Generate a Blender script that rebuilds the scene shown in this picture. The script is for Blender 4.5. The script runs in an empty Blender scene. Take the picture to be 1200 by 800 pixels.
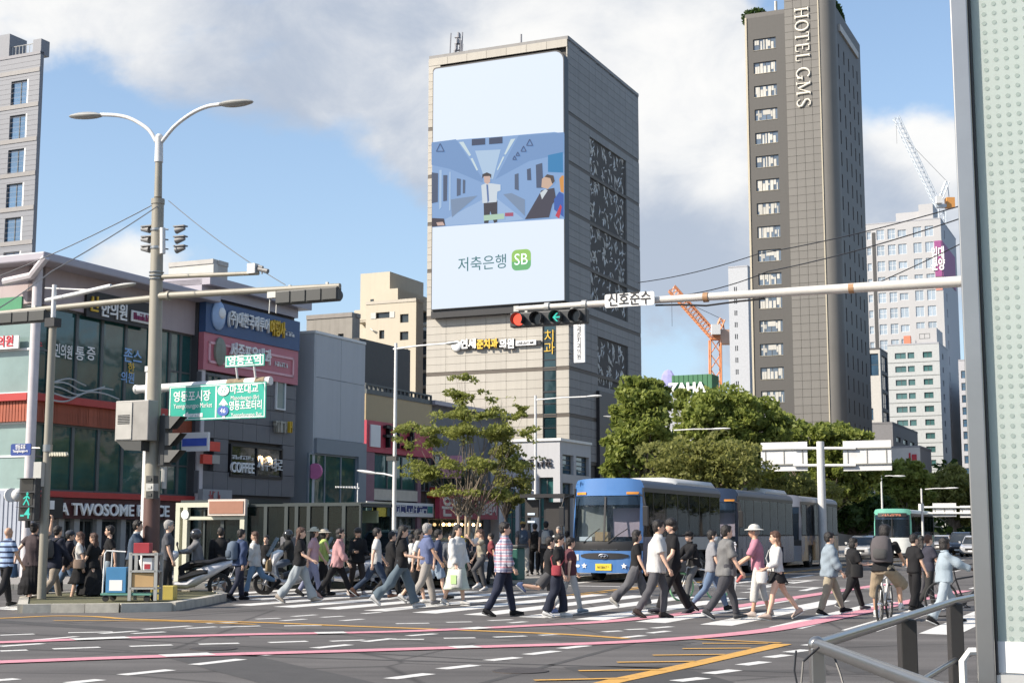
import bpy, bmesh, math, random
import numpy as np
from math import sin, cos, pi, radians, atan, atan2, sqrt
from mathutils import Vector, Matrix, noise
random.seed(7); np.random.seed(7)
SC = bpy.context.scene
COL = SC.collection
# ------------------------------------------------------------ camera
F = 1700.0                      # focal length in units of a 1200 px wide frame
TH = atan(225.0 / F)            # upward pitch
CAMZ = 1.6
cam_d = bpy.data.cameras.new('camera'); cam = bpy.data.objects.new('camera', cam_d); COL.objects.link(cam)
cam.location = (0, 0, CAMZ); cam.rotation_euler = (pi/2 + TH, 0, 0)
cam_d.sensor_width = 36.0; cam_d.lens = 36.0 * F / 1200.0
cam_d.clip_start = 0.1; cam_d.clip_end = 9000
SC.camera = cam
# ------------------------------------------------------------ exposure
SC.view_settings.view_transform = 'Standard'; SC.view_settings.look = 'None'
SC.view_settings.exposure = 0.66; SC.view_settings.gamma = 1.0
SC.view_settings.use_curve_mapping = False
# ------------------------------------------------------------ sun and sky
SUN_EL = radians(35); SUN_DIR_XY = Vector((-0.93, -0.38)).normalized()     # towards the sun
sd = bpy.data.lights.new('sun', 'SUN'); sd.energy = 4.7; sd.angle = radians(0.53); sd.color = (1.0, 0.90, 0.77)
sun = bpy.data.objects.new('sun', sd); COL.objects.link(sun)
tos = Vector((SUN_DIR_XY.x*cos(SUN_EL), SUN_DIR_XY.y*cos(SUN_EL), sin(SUN_EL)))
sun.rotation_euler = tos.to_track_quat('Z', 'Y').to_euler(); sun.location = (-40, -20, 60)
W = bpy.data.worlds.new('World'); SC.world = W; W.use_nodes = True
def ray(px, py):
    u = (px-600)/F; v = (400-py)/F
    return Vector((u, cos(TH)-v*sin(TH), sin(TH)+v*cos(TH)))
def build_sky():
    nt = W.node_tree; N = nt.nodes; L = nt.links; N.clear()
    out = N.new('ShaderNodeOutputWorld'); bg = N.new('ShaderNodeBackground'); L.new(bg.outputs[0], out.inputs[0])
    sky = N.new('ShaderNodeTexSky'); sky.sky_type = 'NISHITA'; sky.sun_disc = False
    sky.sun_elevation = SUN_EL; sky.sun_rotation = atan2(SUN_DIR_XY.x, SUN_DIR_XY.y)
    sky.air_density = 1.1; sky.dust_density = 1.0; sky.ozone_density = 2.5; sky.altitude = 50
    bg.inputs[1].default_value = 0.12
    tc = N.new('ShaderNodeTexCoord')
    def math_(op, a, b=None, clamp=False):
        m = N.new('ShaderNodeMath'); m.operation = op; m.use_clamp = clamp
        for i, x in enumerate((a, b)):
            if x is None: continue
            if isinstance(x, (int, float)): m.inputs[i].default_value = x
            else: L.new(x, m.inputs[i])
        return m.outputs[0]
    # stretch: clouds flatten towards the horizon
    mp = N.new('ShaderNodeMapping'); L.new(tc.outputs['Generated'], mp.inputs[0]); mp.inputs['Scale'].default_value = (1, 1, 1.5)
    def fbm(scale, detail, rough, loc=(0, 0, 0), dist=0.0):
        m2 = N.new('ShaderNodeMapping'); L.new(mp.outputs[0], m2.inputs[0]); m2.inputs['Location'].default_value = loc
        n = N.new('ShaderNodeTexNoise'); L.new(m2.outputs[0], n.inputs['Vector'])
        n.inputs['Scale'].default_value = scale; n.inputs['Detail'].default_value = detail
        n.inputs['Roughness'].default_value = rough; n.inputs['Distortion'].default_value = dist
        return n.outputs[0]
    n1 = fbm(7.0, 9, 0.55, (3.1, 0.7, 0.2), 0.25)
    cov = math_('MULTIPLY', math_('SUBTRACT', n1, 0.50), 3.0)
    # where the banks of cloud and the clear patches stand: (px, py, radius px, weight)
    blobs = [(330, 40, 200, .50), (60, 30, 160, .45), (560, -40, 260, .6), (760, 60, 170, .85), (820, 260, 130, .75), (780, 150, 120, .6),
             (450, 190, 120, .30), (180, 290, 70, .75), (110, 310, 50, .5), (320, 300, 50, .45), (1060, 170, 85, .95), (1110, 230, 80, .8), (1040, 260, 70, .7),
             (130, 190, 110, -1.0), (60, 200, 90, -.8), (280, 240, 100, -.7), (430, 290, 90, -.9), (1030, 50, 95, -1.1), (900, -20, 60, -.5), (800, 395, 60, -.5), (1100, 60, 70, -.6)]
    for (px, py, r, w) in blobs:
        d = ray(px, py).normalized(); ang = r/F
        dp = N.new('ShaderNodeVectorMath'); dp.operation = 'DOT_PRODUCT'; L.new(tc.outputs['Generated'], dp.inputs[0]); dp.inputs[1].default_value = d
        # exp(-(1-dot)/(ang^2/2)) : a soft round falloff
        e = math_('POWER', 2.718, math_('MULTIPLY', math_('SUBTRACT', dp.outputs['Value'], 1.0), 2.0/(ang*ang)))
        cov = math_('ADD', cov, math_('MULTIPLY', e, w))
    mask = N.new('ShaderNodeMapRange'); mask.interpolation_type = 'SMOOTHSTEP'; L.new(cov, mask.inputs[0])
    mask.inputs[1].default_value = 0.02; mask.inputs[2].default_value = 0.62
    # shade of the cloud: thick, low parts are blue grey; sunlit billows white
    n2 = fbm(11.0, 8, 0.62, (0.3, 5.0, 1.2), 0.3); n3 = fbm(4.0, 5, 0.5, (7.3, 2.0, 4.2), 0.1)
    lit = math_('ADD', math_('MULTIPLY', math_('SUBTRACT', n2, 0.5), 1.6), math_('MULTIPLY', math_('SUBTRACT', n3, 0.5), 1.6))
    for (px, py, r, w) in [(740, 110, 140, .55), (860, 160, 90, .4), (1070, 130, 60, .8), (1100, 190, 50, .3), (600, 60, 90, .2), (180, 280, 60, .8), (330, 295, 45, .3), (60, 20, 120, .3), (640, 10, 120, .25), (840, 220, 50, .45), (580, 90, 60, .3),
                           (300, 110, 170, -.35), (450, 200, 140, -.5), (700, 40, 60, -.4), (800, 290, 90, -.6), (810, 380, 80, -.3), (1050, 235, 60, -.55), (500, 30, 80, -.15)]:
        d = ray(px, py).normalized(); ang = r/F
        dp = N.new('ShaderNodeVectorMath'); dp.operation = 'DOT_PRODUCT'; L.new(tc.outputs['Generated'], dp.inputs[0]); dp.inputs[1].default_value = d
        e = math_('POWER', 2.718, math_('MULTIPLY', math_('SUBTRACT', dp.outputs['Value'], 1.0), 2.0/(ang*ang)))
        lit = math_('ADD', lit, math_('MULTIPLY', e, w))
    lr = N.new('ShaderNodeMapRange'); lr.interpolation_type = 'SMOOTHSTEP'; L.new(lit, lr.inputs[0]); lr.inputs[1].default_value = -0.6; lr.inputs[2].default_value = 0.65
    cm = N.new('ShaderNodeMix'); cm.data_type = 'RGBA'; L.new(lr.outputs[0], cm.inputs['Factor'])
    K = 1/0.12
    cm.inputs['A'].default_value = (0.31*K, 0.35*K, 0.42*K, 1); cm.inputs['B'].default_value = (0.66*K, 0.65*K, 0.63*K, 1)
    # clear sky a little whiter near the horizon, as on a humid day
    hz = N.new('ShaderNodeSeparateXYZ'); L.new(tc.outputs['Generated'], hz.inputs[0])
    hr = N.new('ShaderNodeMapRange'); L.new(hz.outputs[2], hr.inputs[0]); hr.inputs[1].default_value = 0.0; hr.inputs[2].default_value = 0.42; hr.inputs[3].default_value = 0.60; hr.inputs[4].default_value = 0.12
    hm = N.new('ShaderNodeMix'); hm.data_type = 'RGBA'; L.new(hr.outputs[0], hm.inputs['Factor']); L.new(sky.outputs[0], hm.inputs['A']); hm.inputs['B'].default_value = (0.34*K, 0.46*K, 0.62*K, 1)
    fm = N.new('ShaderNodeMix'); fm.data_type = 'RGBA'; L.new(math_('MULTIPLY', mask.outputs[0], 0.93), fm.inputs['Factor'])
    L.new(hm.outputs['Result'], fm.inputs['A']); L.new(cm.outputs['Result'], fm.inputs['B'])
    L.new(fm.outputs['Result'], bg.inputs[0])
build_sky()
SC.cycles.max_bounces = 6; SC.cycles.transparent_max_bounces = 16; SC.cycles.caustics_reflective = False; SC.cycles.caustics_refractive = False
W.cycles.sampling_method = 'MANUAL'; W.cycles.sample_map_resolution = 512

# ------------------------------------------------------------ placing: pixel rays meet real planes
AL = atan((1370-600)/(F/cos(TH)))                       # the street's bearing, right of straight ahead
SD = Vector((sin(AL), cos(AL), 0)); TD = Vector((cos(AL), -sin(AL), 0))
def P(px, py, Y):
    d = ray(px, py); k = Y/d.y
    return Vector((d.x*k, Y, CAMZ + d.z*k))
def G(px, py, z=0.0):
    d = ray(px, py); k = (z-CAMZ)/d.z
    return Vector((d.x*k, d.y*k, z))
def ST(s, t, z=0.0): return SD*s + TD*t + Vector((0, 0, z))
class Plane:
    """vertical plane through o running along unit direction d"""
    def __init__(self, o, d): self.o = Vector((o[0], o[1], 0)); self.d = Vector((d[0], d[1], 0)).normalized(); self.n = Vector((self.d.y, -self.d.x, 0))
    def uz(self, px, py):
        r = ray(px, py); c = Vector((0, 0, CAMZ))
        k = (self.o-c).dot(self.n)/r.dot(self.n); q = c + r*k
        return (q-self.o).dot(self.d), q.z
    def u(self, px): return self.uz(px, 500)[0]
    def z(self, px, py): return self.uz(px, py)[1]
# ------------------------------------------------------------ materials
MATS = {}
def mat(name, col, rough=0.6, metal=0.0, var=0.12, scale=3.0, bump=0.0, bscale=60.0, spec=0.5, coat=0.0, dirt=0.0, streak=0.0):
    if name in MATS: return MATS[name]
    m = bpy.data.materials.new(name); m.use_nodes = True; nt = m.node_tree; N = nt.nodes; L = nt.links
    b = N['Principled BSDF']; b.inputs['Roughness'].default_value = rough; b.inputs['Metallic'].default_value = metal
    b.inputs['Specular IOR Level'].default_value = spec; b.inputs['Coat Weight'].default_value = coat
    tc = N.new('ShaderNodeTexCoord')
    n = N.new('ShaderNodeTexNoise'); n.inputs['Scale'].default_value = scale; n.inputs['Detail'].default_value = 5; n.inputs['Roughness'].default_value = 0.6
    L.new(tc.outputs['Object'], n.inputs['Vector'])
    c = Vector(col[:3])
    mx = N.new('ShaderNodeMix'); mx.data_type = 'RGBA'; L.new(n.outputs[0], mx.inputs['Factor'])
    lo = c*(1-var*1.6); hi = c*(1+var*1.6)
    mx.inputs['A'].default_value = (*lo, 1); mx.inputs['B'].default_value = (*[min(1, x) for x in hi], 1)
    res = mx.outputs['Result']
    if dirt or streak:
        mp = N.new('ShaderNodeMapping'); L.new(tc.outputs['Object'], mp.inputs[0]); mp.inputs['Scale'].default_value = (2.2, 2.2, 0.12) if streak else (1, 1, 1)
        n2 = N.new('ShaderNodeTexNoise'); n2.inputs['Scale'].default_value = 1.6; n2.inputs['Detail'].default_value = 6; n2.inputs['Roughness'].default_value = 0.65; L.new(mp.outputs[0], n2.inputs['Vector'])
        r = N.new('ShaderNodeMapRange'); L.new(n2.outputs[0], r.inputs[0]); r.inputs[1].default_value = 0.5; r.inputs[2].default_value = 0.75; r.inputs[3].default_value = 0; r.inputs[4].default_value = max(dirt, streak)
        m3 = N.new('ShaderNodeMix'); m3.data_type = 'RGBA'; L.new(r.outputs[0], m3.inputs['Factor']); L.new(res, m3.inputs['A']); m3.inputs['B'].default_value = (*(c*0.35 + Vector((.02, .017, .013))), 1)
        res = m3.outputs['Result']
    # every object differs a little from its neighbour
    oi = N.new('ShaderNodeObjectInfo'); hs = N.new('ShaderNodeHueSaturation'); mr = N.new('ShaderNodeMapRange'); L.new(oi.outputs['Random'], mr.inputs[0])
    mr.inputs[3].default_value = 1-var*0.6; mr.inputs[4].default_value = 1+var*0.6; L.new(mr.outputs[0], hs.inputs['Value']); L.new(res, hs.inputs['Color'])
    L.new(hs.outputs[0], b.inputs['Base Color'])
    if bump:
        n4 = N.new('ShaderNodeTexNoise'); n4.inputs['Scale'].default_value = bscale; n4.inputs['Detail'].default_value = 4; L.new(tc.outputs['Object'], n4.inputs['Vector'])
        bp = N.new('ShaderNodeBump'); bp.inputs['Strength'].default_value = bump; bp.inputs['Distance'].default_value = 0.02; L.new(n4.outputs[0], bp.inputs['Height']); L.new(bp.outputs[0], b.inputs['Normal'])
    MATS[name] = m; return m
def emit(name, col, strength, base=(0.02, 0.02, 0.02)):
    if name in MATS: return MATS[name]
    m = bpy.data.materials.new(name); m.use_nodes = True; b = m.node_tree.nodes['Principled BSDF']
    b.inputs['Base Color'].default_value = (*base, 1); b.inputs['Emission Color'].default_value = (*col, 1); b.inputs['Emission Strength'].default_value = strength
    b.inputs['Roughness'].default_value = 0.4; b.inputs['Specular IOR Level'].default_value = 0.08
    MATS[name] = m; return m
def glass(name, tint=(0.5, 0.6, 0.6), opacity=0.35, rough=0.03, body=(0.02, 0.03, 0.03)):
    """see-through pane: part clear, part tinted body, with mirror reflections"""
    if name in MATS: return MATS[name]
    m = bpy.data.materials.new(name); m.use_nodes = True; nt = m.node_tree; N = nt.nodes; L = nt.links
    b = N['Principled BSDF']; b.inputs['Base Color'].default_value = (*body, 1); b.inputs['Roughness'].default_value = rough; b.inputs['Specular IOR Level'].default_value = 0.9
    t = N.new('ShaderNodeBsdfTransparent'); t.inputs[0].default_value = (*tint, 1)
    lw = N.new('ShaderNodeLayerWeight'); lw.inputs[0].default_value = 0.12
    mr = N.new('ShaderNodeMapRange'); L.new(lw.outputs['Fresnel'], mr.inputs[0]); mr.inputs[3].default_value = opacity; mr.inputs[4].default_value = .85
    mx = N.new('ShaderNodeMixShader'); L.new(mr.outputs[0], mx.inputs[0]); L.new(t.outputs[0], mx.inputs[1]); L.new(b.outputs[0], mx.inputs[2])
    L.new(mx.outputs[0], N['Material Output'].inputs[0]); MATS[name] = m; return m
def darkglass(name, col=(0.03, 0.045, 0.05), rough=0.06, var=0.5, metal=0.0, spec=0.8, wav=0.04):
    """window pane with a dim room behind it: dark, uneven, mirror-like"""
    if name in MATS: return MATS[name]
    m = mat(name, col, rough, metal, var, 0.7, 0.0, 1.0, spec)
    nt = m.node_tree; N = nt.nodes; L = nt.links
    tc = N.new('ShaderNodeTexCoord'); n = N.new('ShaderNodeTexNoise'); n.inputs['Scale'].default_value = 0.8; L.new(tc.outputs['Object'], n.inputs['Vector'])
    bp = N.new('ShaderNodeBump'); bp.inputs['Strength'].default_value = wav; bp.inputs['Distance'].default_value = 0.3; L.new(n.outputs[0], bp.inputs['Height']); L.new(bp.outputs[0], N['Principled BSDF'].inputs['Normal'])
    return m
def coltex(name, build, rough=0.7, bump=0.15, bscale=90):
    """material whose colour comes from build(nodes, links, texcoord) -> socket"""
    if name in MATS: return MATS[name]
    m = bpy.data.materials.new(name); m.use_nodes = True; nt = m.node_tree; N = nt.nodes; L = nt.links
    b = N['Principled BSDF']; b.inputs['Roughness'].default_value = rough
    tc = N.new('ShaderNodeTexCoord'); L.new(build(N, L, tc), b.inputs['Base Color'])
    if bump:
        n4 = N.new('ShaderNodeTexNoise'); n4.inputs['Scale'].default_value = bscale; n4.inputs['Detail'].default_value = 4; L.new(tc.outputs['Object'], n4.inputs['Vector'])
        bp = N.new('ShaderNodeBump'); bp.inputs['Strength'].default_value = bump; bp.inputs['Distance'].default_value = 0.02; L.new(n4.outputs[0], bp.inputs['Height']); L.new(bp.outputs[0], b.inputs['Normal'])
    MATS[name] = m; return m
# ------------------------------------------------------------ mesh builder
class MB:
    def __init__(s): s.v = []; s.f = []; s.m = []; s.cur = 0
    def add(s, vs, fs):
        o = len(s.v); s.v += [tuple(x) for x in vs]; s.f += [tuple(i+o for i in f) for f in fs]; s.m += [s.cur]*len(fs); return s
    def box(s, x0, x1, y0, y1, z0, z1):
        return s.add([(x0, y0, z0), (x1, y0, z0), (x1, y1, z0), (x0, y1, z0), (x0, y0, z1), (x1, y0, z1), (x1, y1, z1), (x0, y1, z1)],
                     [(0, 3, 2, 1), (4, 5, 6, 7), (0, 1, 5, 4), (1, 2, 6, 5), (2, 3, 7, 6), (3, 0, 4, 7)])
    def cbox(s, c, d): return s.box(c[0]-d[0]/2, c[0]+d[0]/2, c[1]-d[1]/2, c[1]+d[1]/2, c[2]-d[2]/2, c[2]+d[2]/2)
    def side(s, u0, u1, z0, z1, o0, o1): return s.box(o0, o1, u0, u1, z0, z1)        # on a wall facing local +x, u runs along +y
    def front(s, u0, u1, z0, z1, o0, o1): return s.box(u0, u1, -o1, -o0, z0, z1)      # on a wall facing local -y, u runs along +x
    def ring(s, c, r1, r2, ax1, ax2, n): return [tuple(Vector(c)+Vector(ax1)*(r1*cos(2*pi*i/n))+Vector(ax2)*(r2*sin(2*pi*i/n))) for i in range(n)]
    def loft(s, rings, cap=True, closed=False):
        n = len(rings[0]); vs = [p for r in rings for p in r]; fs = []
        m = len(rings)
        for k in range(m-1 if not closed else m):
            a = k*n; b = ((k+1) % m)*n
            for i in range(n): j = (i+1) % n; fs.append((a+i, a+j, b+j, b+i))
        if cap and not closed: fs.append(tuple(reversed(range(n)))); fs.append(tuple(range((m-1)*n, m*n)))
        return s.add(vs, fs)
    def tube(s, pts, r, n=8, cap=True):
        pts = [Vector(p) for p in pts]; m = len(pts); rr = r if isinstance(r, (list, tuple)) else [r]*m
        rings = []; prev = None
        for i in range(m):
            t = (pts[min(i+1, m-1)]-pts[max(i-1, 0)]).normalized()
            if prev is None:
                a = Vector((0, 0, 1)) if abs(t.z) < 0.9 else Vector((0, 1, 0)); a1 = t.cross(a).normalized()
            else: a1 = (prev - t*prev.dot(t)).normalized()
            a2 = t.cross(a1); prev = a1; rings.append(s.ring(pts[i], rr[i], rr[i], a1, a2, n))
        return s.loft(rings, cap)
    def cyl(s, p0, p1, r, n=12, r1=None): return s.tube([p0, p1], [r, r if r1 is None else r1], n)
    def prism(s, pts, z0, z1):
        n = len(pts); return s.add([(p[0], p[1], z0) for p in pts]+[(p[0], p[1], z1) for p in pts],
                                   [tuple(reversed(range(n))), tuple(range(n, 2*n))]+[(i, (i+1) % n, n+(i+1) % n, n+i) for i in range(n)])
    def prism_ax(s, pts, a0, a1, ax='y'):
        """outline pts (p,q) extruded along an axis: ax y -> (p, a, q); ax x -> (a, p, q)"""
        n = len(pts); f = (lambda p, a: (p[0], a, p[1])) if ax == 'y' else (lambda p, a: (a, p[0], p[1]))
        return s.add([f(p, a0) for p in pts]+[f(p, a1) for p in pts], [tuple(range(n)), tuple(reversed(range(n, 2*n)))]+[((i+1) % n, i, n+i, n+(i+1) % n) for i in range(n)])
    def sphere(s, c, r, nu=10, nv=7, sc=(1, 1, 1)):
        rings = []
        for k in range(1, nv):
            a = pi*k/nv; rings.append([(c[0]+r*sc[0]*sin(a)*cos(2*pi*i/nu), c[1]+r*sc[1]*sin(a)*sin(2*pi*i/nu), c[2]-r*sc[2]*cos(a)) for i in range(nu)])
        o = len(s.v); s.loft(rings, False); t = len(s.v)
        s.v += [(c[0], c[1], c[2]-r*sc[2]), (c[0], c[1], c[2]+r*sc[2])]
        e = o+(nv-2)*nu
        for i in range(nu):
            j = (i+1) % nu; s.f.append((o+j, o+i, t)); s.f.append((e+i, e+j, t+1)); s.m += [s.cur]*2
        return s
    def quad(s, a, b, c, d): return s.add([a, b, c, d], [(0, 1, 2, 3)])
    def xf(s, M, start=0):
        s.v[start:] = [tuple(M @ Vector(p)) for p in s.v[start:]]; return s
    def mesh(s, name, mats, smooth=False):
        me = bpy.data.meshes.new(name); me.from_pydata(s.v, [], s.f)
        for m in (mats if isinstance(mats, (list, tuple)) else [mats]): me.materials.append(m)
        if any(s.m): me.polygons.foreach_set('material_index', s.m)
        bm = bmesh.new(); bm.from_mesh(me); bmesh.ops.recalc_face_normals(bm, faces=bm.faces); bm.to_mesh(me); bm.free()
        if smooth:
            me.polygons.foreach_set('use_smooth', [True]*len(me.polygons))
            if smooth != 'all': me.set_sharp_from_angle(angle=radians(38))
        me.update(); return me
    def build(s, name, mats, parent=None, smooth=False, loc=(0, 0, 0), rz=0, bevel=0):
        me = s.mesh(name, mats, smooth); o = bpy.data.objects.new(name, me); COL.objects.link(o); o.location = loc; o.rotation_euler = (0, 0, rz)
        if parent: o.parent = parent
        if bevel:
            md = o.modifiers.new('bevel', 'BEVEL'); md.width = bevel; md.segments = 2; md.limit_method = 'ANGLE'; md.angle_limit = radians(40)
        return o
LABELS = set()
def tag(o, label=None, cat=None, group=None, kind=None):
    if label: o['label'] = label
    if cat: o['category'] = cat
    if group: o['group'] = group
    if kind: o['kind'] = kind
    return o
def thing(name, label, cat, loc=(0, 0, 0), rz=0.0, group=None):
    o = bpy.data.objects.new(name, None); COL.objects.link(o); o.location = loc; o.rotation_euler = (0, 0, rz); o.empty_display_size = 0.3
    return tag(o, label, cat, group)
def inst(me, name, parent, loc=(0, 0, 0), rot=(0, 0, 0), sc=(1, 1, 1)):
    o = bpy.data.objects.new(name, me); COL.objects.link(o); o.location = loc; o.rotation_euler = rot; o.scale = sc
    if parent: o.parent = parent
    return o
def copy_tree(o, parent=None, keep=None):
    c = o.copy(); COL.objects.link(c); c.parent = parent
    for ch in list(o.children): copy_tree(ch, c)
    return c
TMP = bpy.data.scenes.new('workbench')
def eval_mesh(o):
    vl = TMP.view_layers[0]; vl.update(); return bpy.data.meshes.new_from_object(o.evaluated_get(vl.depsgraph))
def text_mesh(s, size, ext=0.02, width=None, align='CENTER', bold=0.0, italic=0.0):
    cu = bpy.data.curves.new('lettering', 'FONT'); cu.body = s; cu.size = size; cu.extrude = ext/2; cu.align_x = align; cu.align_y = 'CENTER'; cu.offset = bold*size; cu.resolution_u = 3; cu.shear = italic
    cu.space_line = 0.9
    o = bpy.data.objects.new('lettering', cu); TMP.collection.objects.link(o)
    me = eval_mesh(o)
    bpy.data.objects.remove(o); bpy.data.curves.remove(cu)
    if width:
        xs = [v.co.x for v in me.vertices]
        if xs:
            w = max(xs)-min(xs); k = width/w; cx = (max(xs)+min(xs))/2
            for v in me.vertices: v.co.x = (v.co.x - cx)*k
    return me
def text(s, size, m, parent, loc, face='front', ext=0.02, width=None, name='lettering', bold=0.0, rx=0, align='CENTER', italic=0.0):
    """upright lettering on a wall: face front = readable from -y, side = readable from +x, back = from +y"""
    me = text_mesh(s, size, ext, width, align, bold, italic); me.materials.clear(); me.materials.append(m)
    o = bpy.data.objects.new(name, me); COL.objects.link(o); o.parent = parent; o.location = loc
    o.rotation_euler = {'front': (pi/2, 0, 0), 'side': (pi/2, 0, pi/2), 'back': (pi/2, 0, pi), 'left': (pi/2, 0, -pi/2), 'flat': (0, 0, 0)}[face]
    return o
RZ = -AL
def curvy(q, n=6):
    q = [Vector(p) for p in q]; out = []
    for i in range(len(q)-1):
        p0, p1, p2, p3 = q[max(i-1, 0)], q[i], q[i+1], q[min(i+2, len(q)-1)]
        for k in range(n): t = k/n; out.append(0.5*((2*p1)+(p2-p0)*t+(2*p0-5*p1+4*p2-p3)*t*t+(3*p1-p0-3*p2+p3)*t**3))
    return out+[q[-1]]
def glyphs(n, h, w, m, parent, loc, face='side', th=.03, name='lettering'):
    """small writing too blurred to read: each character a knot of short strokes"""
    q = MB(); rg = random.Random(n*7+int(w*10)); cw = w/n; t_ = h*.12
    for i in range(n):
        x = -w/2+cw*(i+.5); a = cw*.36
        for _ in range(4):
            if rg.random() < .5: z = rg.choice((-.4, 0, .4))*h; q.box(x-a, x+a*rg.choice((1, .3)), -th, 0, z-t_/2, z+t_/2)
            else: xx = x+rg.choice((-a, 0, a)); q.box(xx-t_/2, xx+t_/2, -th-.001, -.001, -h/2, h*rg.choice((.1, .5)))
    o = q.build(name, m, parent); o.location = loc; o.rotation_euler = (0, 0, {'front': 0, 'side': pi/2}[face]); return o
# common materials
M_white = mat('white_paint', (0.72, 0.72, 0.70), 0.5, var=0.04, dirt=0.15)
M_black = mat('black_plastic', (0.015, 0.015, 0.017), 0.45, var=0.2)
M_steel = mat('stainless', (0.36, 0.355, 0.345), 0.3, 0.9, var=0.08, scale=6)
M_galv = mat('galvanised', (0.42, 0.42, 0.40), 0.5, 0.4, var=0.08, dirt=0.2)
M_pole = mat('pole_beige_grey', (0.29, 0.27, 0.22), 0.5, var=0.06, dirt=0.2, streak=0.3)
M_rubber = mat('rubber', (0.02, 0.02, 0.02), 0.8)
# ============================================================ GROUND
def m_asphalt():
    m = bpy.data.materials.new('asphalt'); m.use_nodes = True; nt = m.node_tree; N = nt.nodes; L = nt.links; b = N['Principled BSDF']
    tc = N.new('ShaderNodeTexCoord'); b.inputs['Roughness'].default_value = 0.82; b.inputs['Specular IOR Level'].default_value = 0.35
    def noise_(s, d, r=0.6, sc=None):
        n = N.new('ShaderNodeTexNoise'); n.inputs['Scale'].default_value = s; n.inputs['Detail'].default_value = d; n.inputs['Roughness'].default_value = r
        if sc: mp = N.new('ShaderNodeMapping'); mp.inputs['Scale'].default_value = sc; mp.inputs['Rotation'].default_value = (0, 0, AL); L.new(tc.outputs['Object'], mp.inputs[0]); L.new(mp.outputs[0], n.inputs['Vector'])
        else: L.new(tc.outputs['Object'], n.inputs['Vector'])
        return n.outputs[0]
    r = N.new('ShaderNodeValToRGB'); L.new(noise_(0.35, 6, 0.62), r.inputs[0]); r.color_ramp.elements[0].position = 0.3; r.color_ramp.elements[1].position = 0.72
    r.color_ramp.elements[0].color = (0.092, 0.086, 0.082, 1); r.color_ramp.elements[1].color = (0.138, 0.129, 0.123, 1)
    # worn wheel tracks and streaks run with the traffic
    s = N.new('ShaderNodeMapRange'); L.new(noise_(1.0, 4, 0.6, (0.05, 1.1, 1)), s.inputs[0]); s.inputs[1].default_value = 0.3; s.inputs[2].default_value = 0.7; s.inputs[3].default_value = 0.72; s.inputs[4].default_value = 1.18
    sp = N.new('ShaderNodeMapRange'); L.new(noise_(55, 3, 0.7), sp.inputs[0]); sp.inputs[1].default_value = 0.3; sp.inputs[2].default_value = 0.7; sp.inputs[3].default_value = 0.75; sp.inputs[4].default_value = 1.3
    v = N.new('ShaderNodeTexVoronoi'); v.feature = 'DISTANCE_TO_EDGE'; v.inputs['Scale'].default_value = 0.22; L.new(tc.outputs['Object'], v.inputs['Vector'])
    cr = N.new('ShaderNodeMapRange'); L.new(v.outputs['Distance'], cr.inputs[0]); cr.inputs[1].default_value = 0.0; cr.inputs[2].default_value = 0.011; cr.inputs[3].default_value = 0.5; cr.inputs[4].default_value = 1.0
    cur = r.outputs[0]
    for x in (s, sp, cr):
        h = N.new('ShaderNodeHueSaturation'); L.new(x.outputs[0], h.inputs['Value']); L.new(cur, h.inputs['Color']); cur = h.outputs[0]
    L.new(cur, b.inputs['Base Color'])
    bp = N.new('ShaderNodeBump'); bp.inputs['Strength'].default_value = 0.35; bp.inputs['Distance'].default_value = 0.01; L.new(noise_(120, 3), bp.inputs['Height']); L.new(bp.outputs[0], b.inputs['Normal'])
    return m
M_asphalt = m_asphalt()
def m_paint(name, col, wear=0.45):
    m = bpy.data.materials.new(name); m.use_nodes = True; nt = m.node_tree; N = nt.nodes; L = nt.links; b = N['Principled BSDF']; b.inputs['Roughness'].default_value = 0.7
    tc = N.new('ShaderNodeTexCoord'); n = N.new('ShaderNodeTexNoise'); n.inputs['Scale'].default_value = 6; n.inputs['Detail'].default_value = 8; n.inputs['Roughness'].default_value = 0.75; L.new(tc.outputs['Object'], n.inputs['Vector'])
    r = N.new('ShaderNodeMapRange'); L.new(n.outputs[0], r.inputs[0]); r.inputs[1].default_value = 0.50; r.inputs[2].default_value = 0.70; r.inputs[3].default_value = 0; r.inputs[4].default_value = wear
    mx = N.new('ShaderNodeMix'); mx.data_type = 'RGBA'; L.new(r.outputs[0], mx.inputs['Factor']); mx.inputs['A'].default_value = (*col, 1); mx.inputs['B'].default_value = (0.10, 0.095, 0.09, 1)
    L.new(mx.outputs['Result'], b.inputs['Base Color']); return m
M_rw = m_paint('road_paint_white', (0.66, 0.65, 0.62)); M_ry = m_paint('road_paint_yellow', (0.60, 0.33, 0.07), 0.5); M_rp = m_paint('road_paint_pink', (0.62, 0.27, 0.32), 0.4)
M_pave = mat('paving', (0.27, 0.255, 0.235), 0.85, var=0.14, scale=1.2, bump=0.2, dirt=0.35)
M_kerb = mat('kerb_granite', (0.50, 0.47, 0.40), 0.8, var=0.12, scale=5, bump=0.2, dirt=0.5)
M_soil = mat('mossy_soil', (0.12, 0.115, 0.06), 0.95, var=0.35, scale=4, bump=0.4)
g = MB(); g.box(-1500, 1500, -600, 3500, -0.5, 0); tag(g.build('road', M_asphalt), 'grey asphalt of the road junction', None, None, 'structure')
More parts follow.
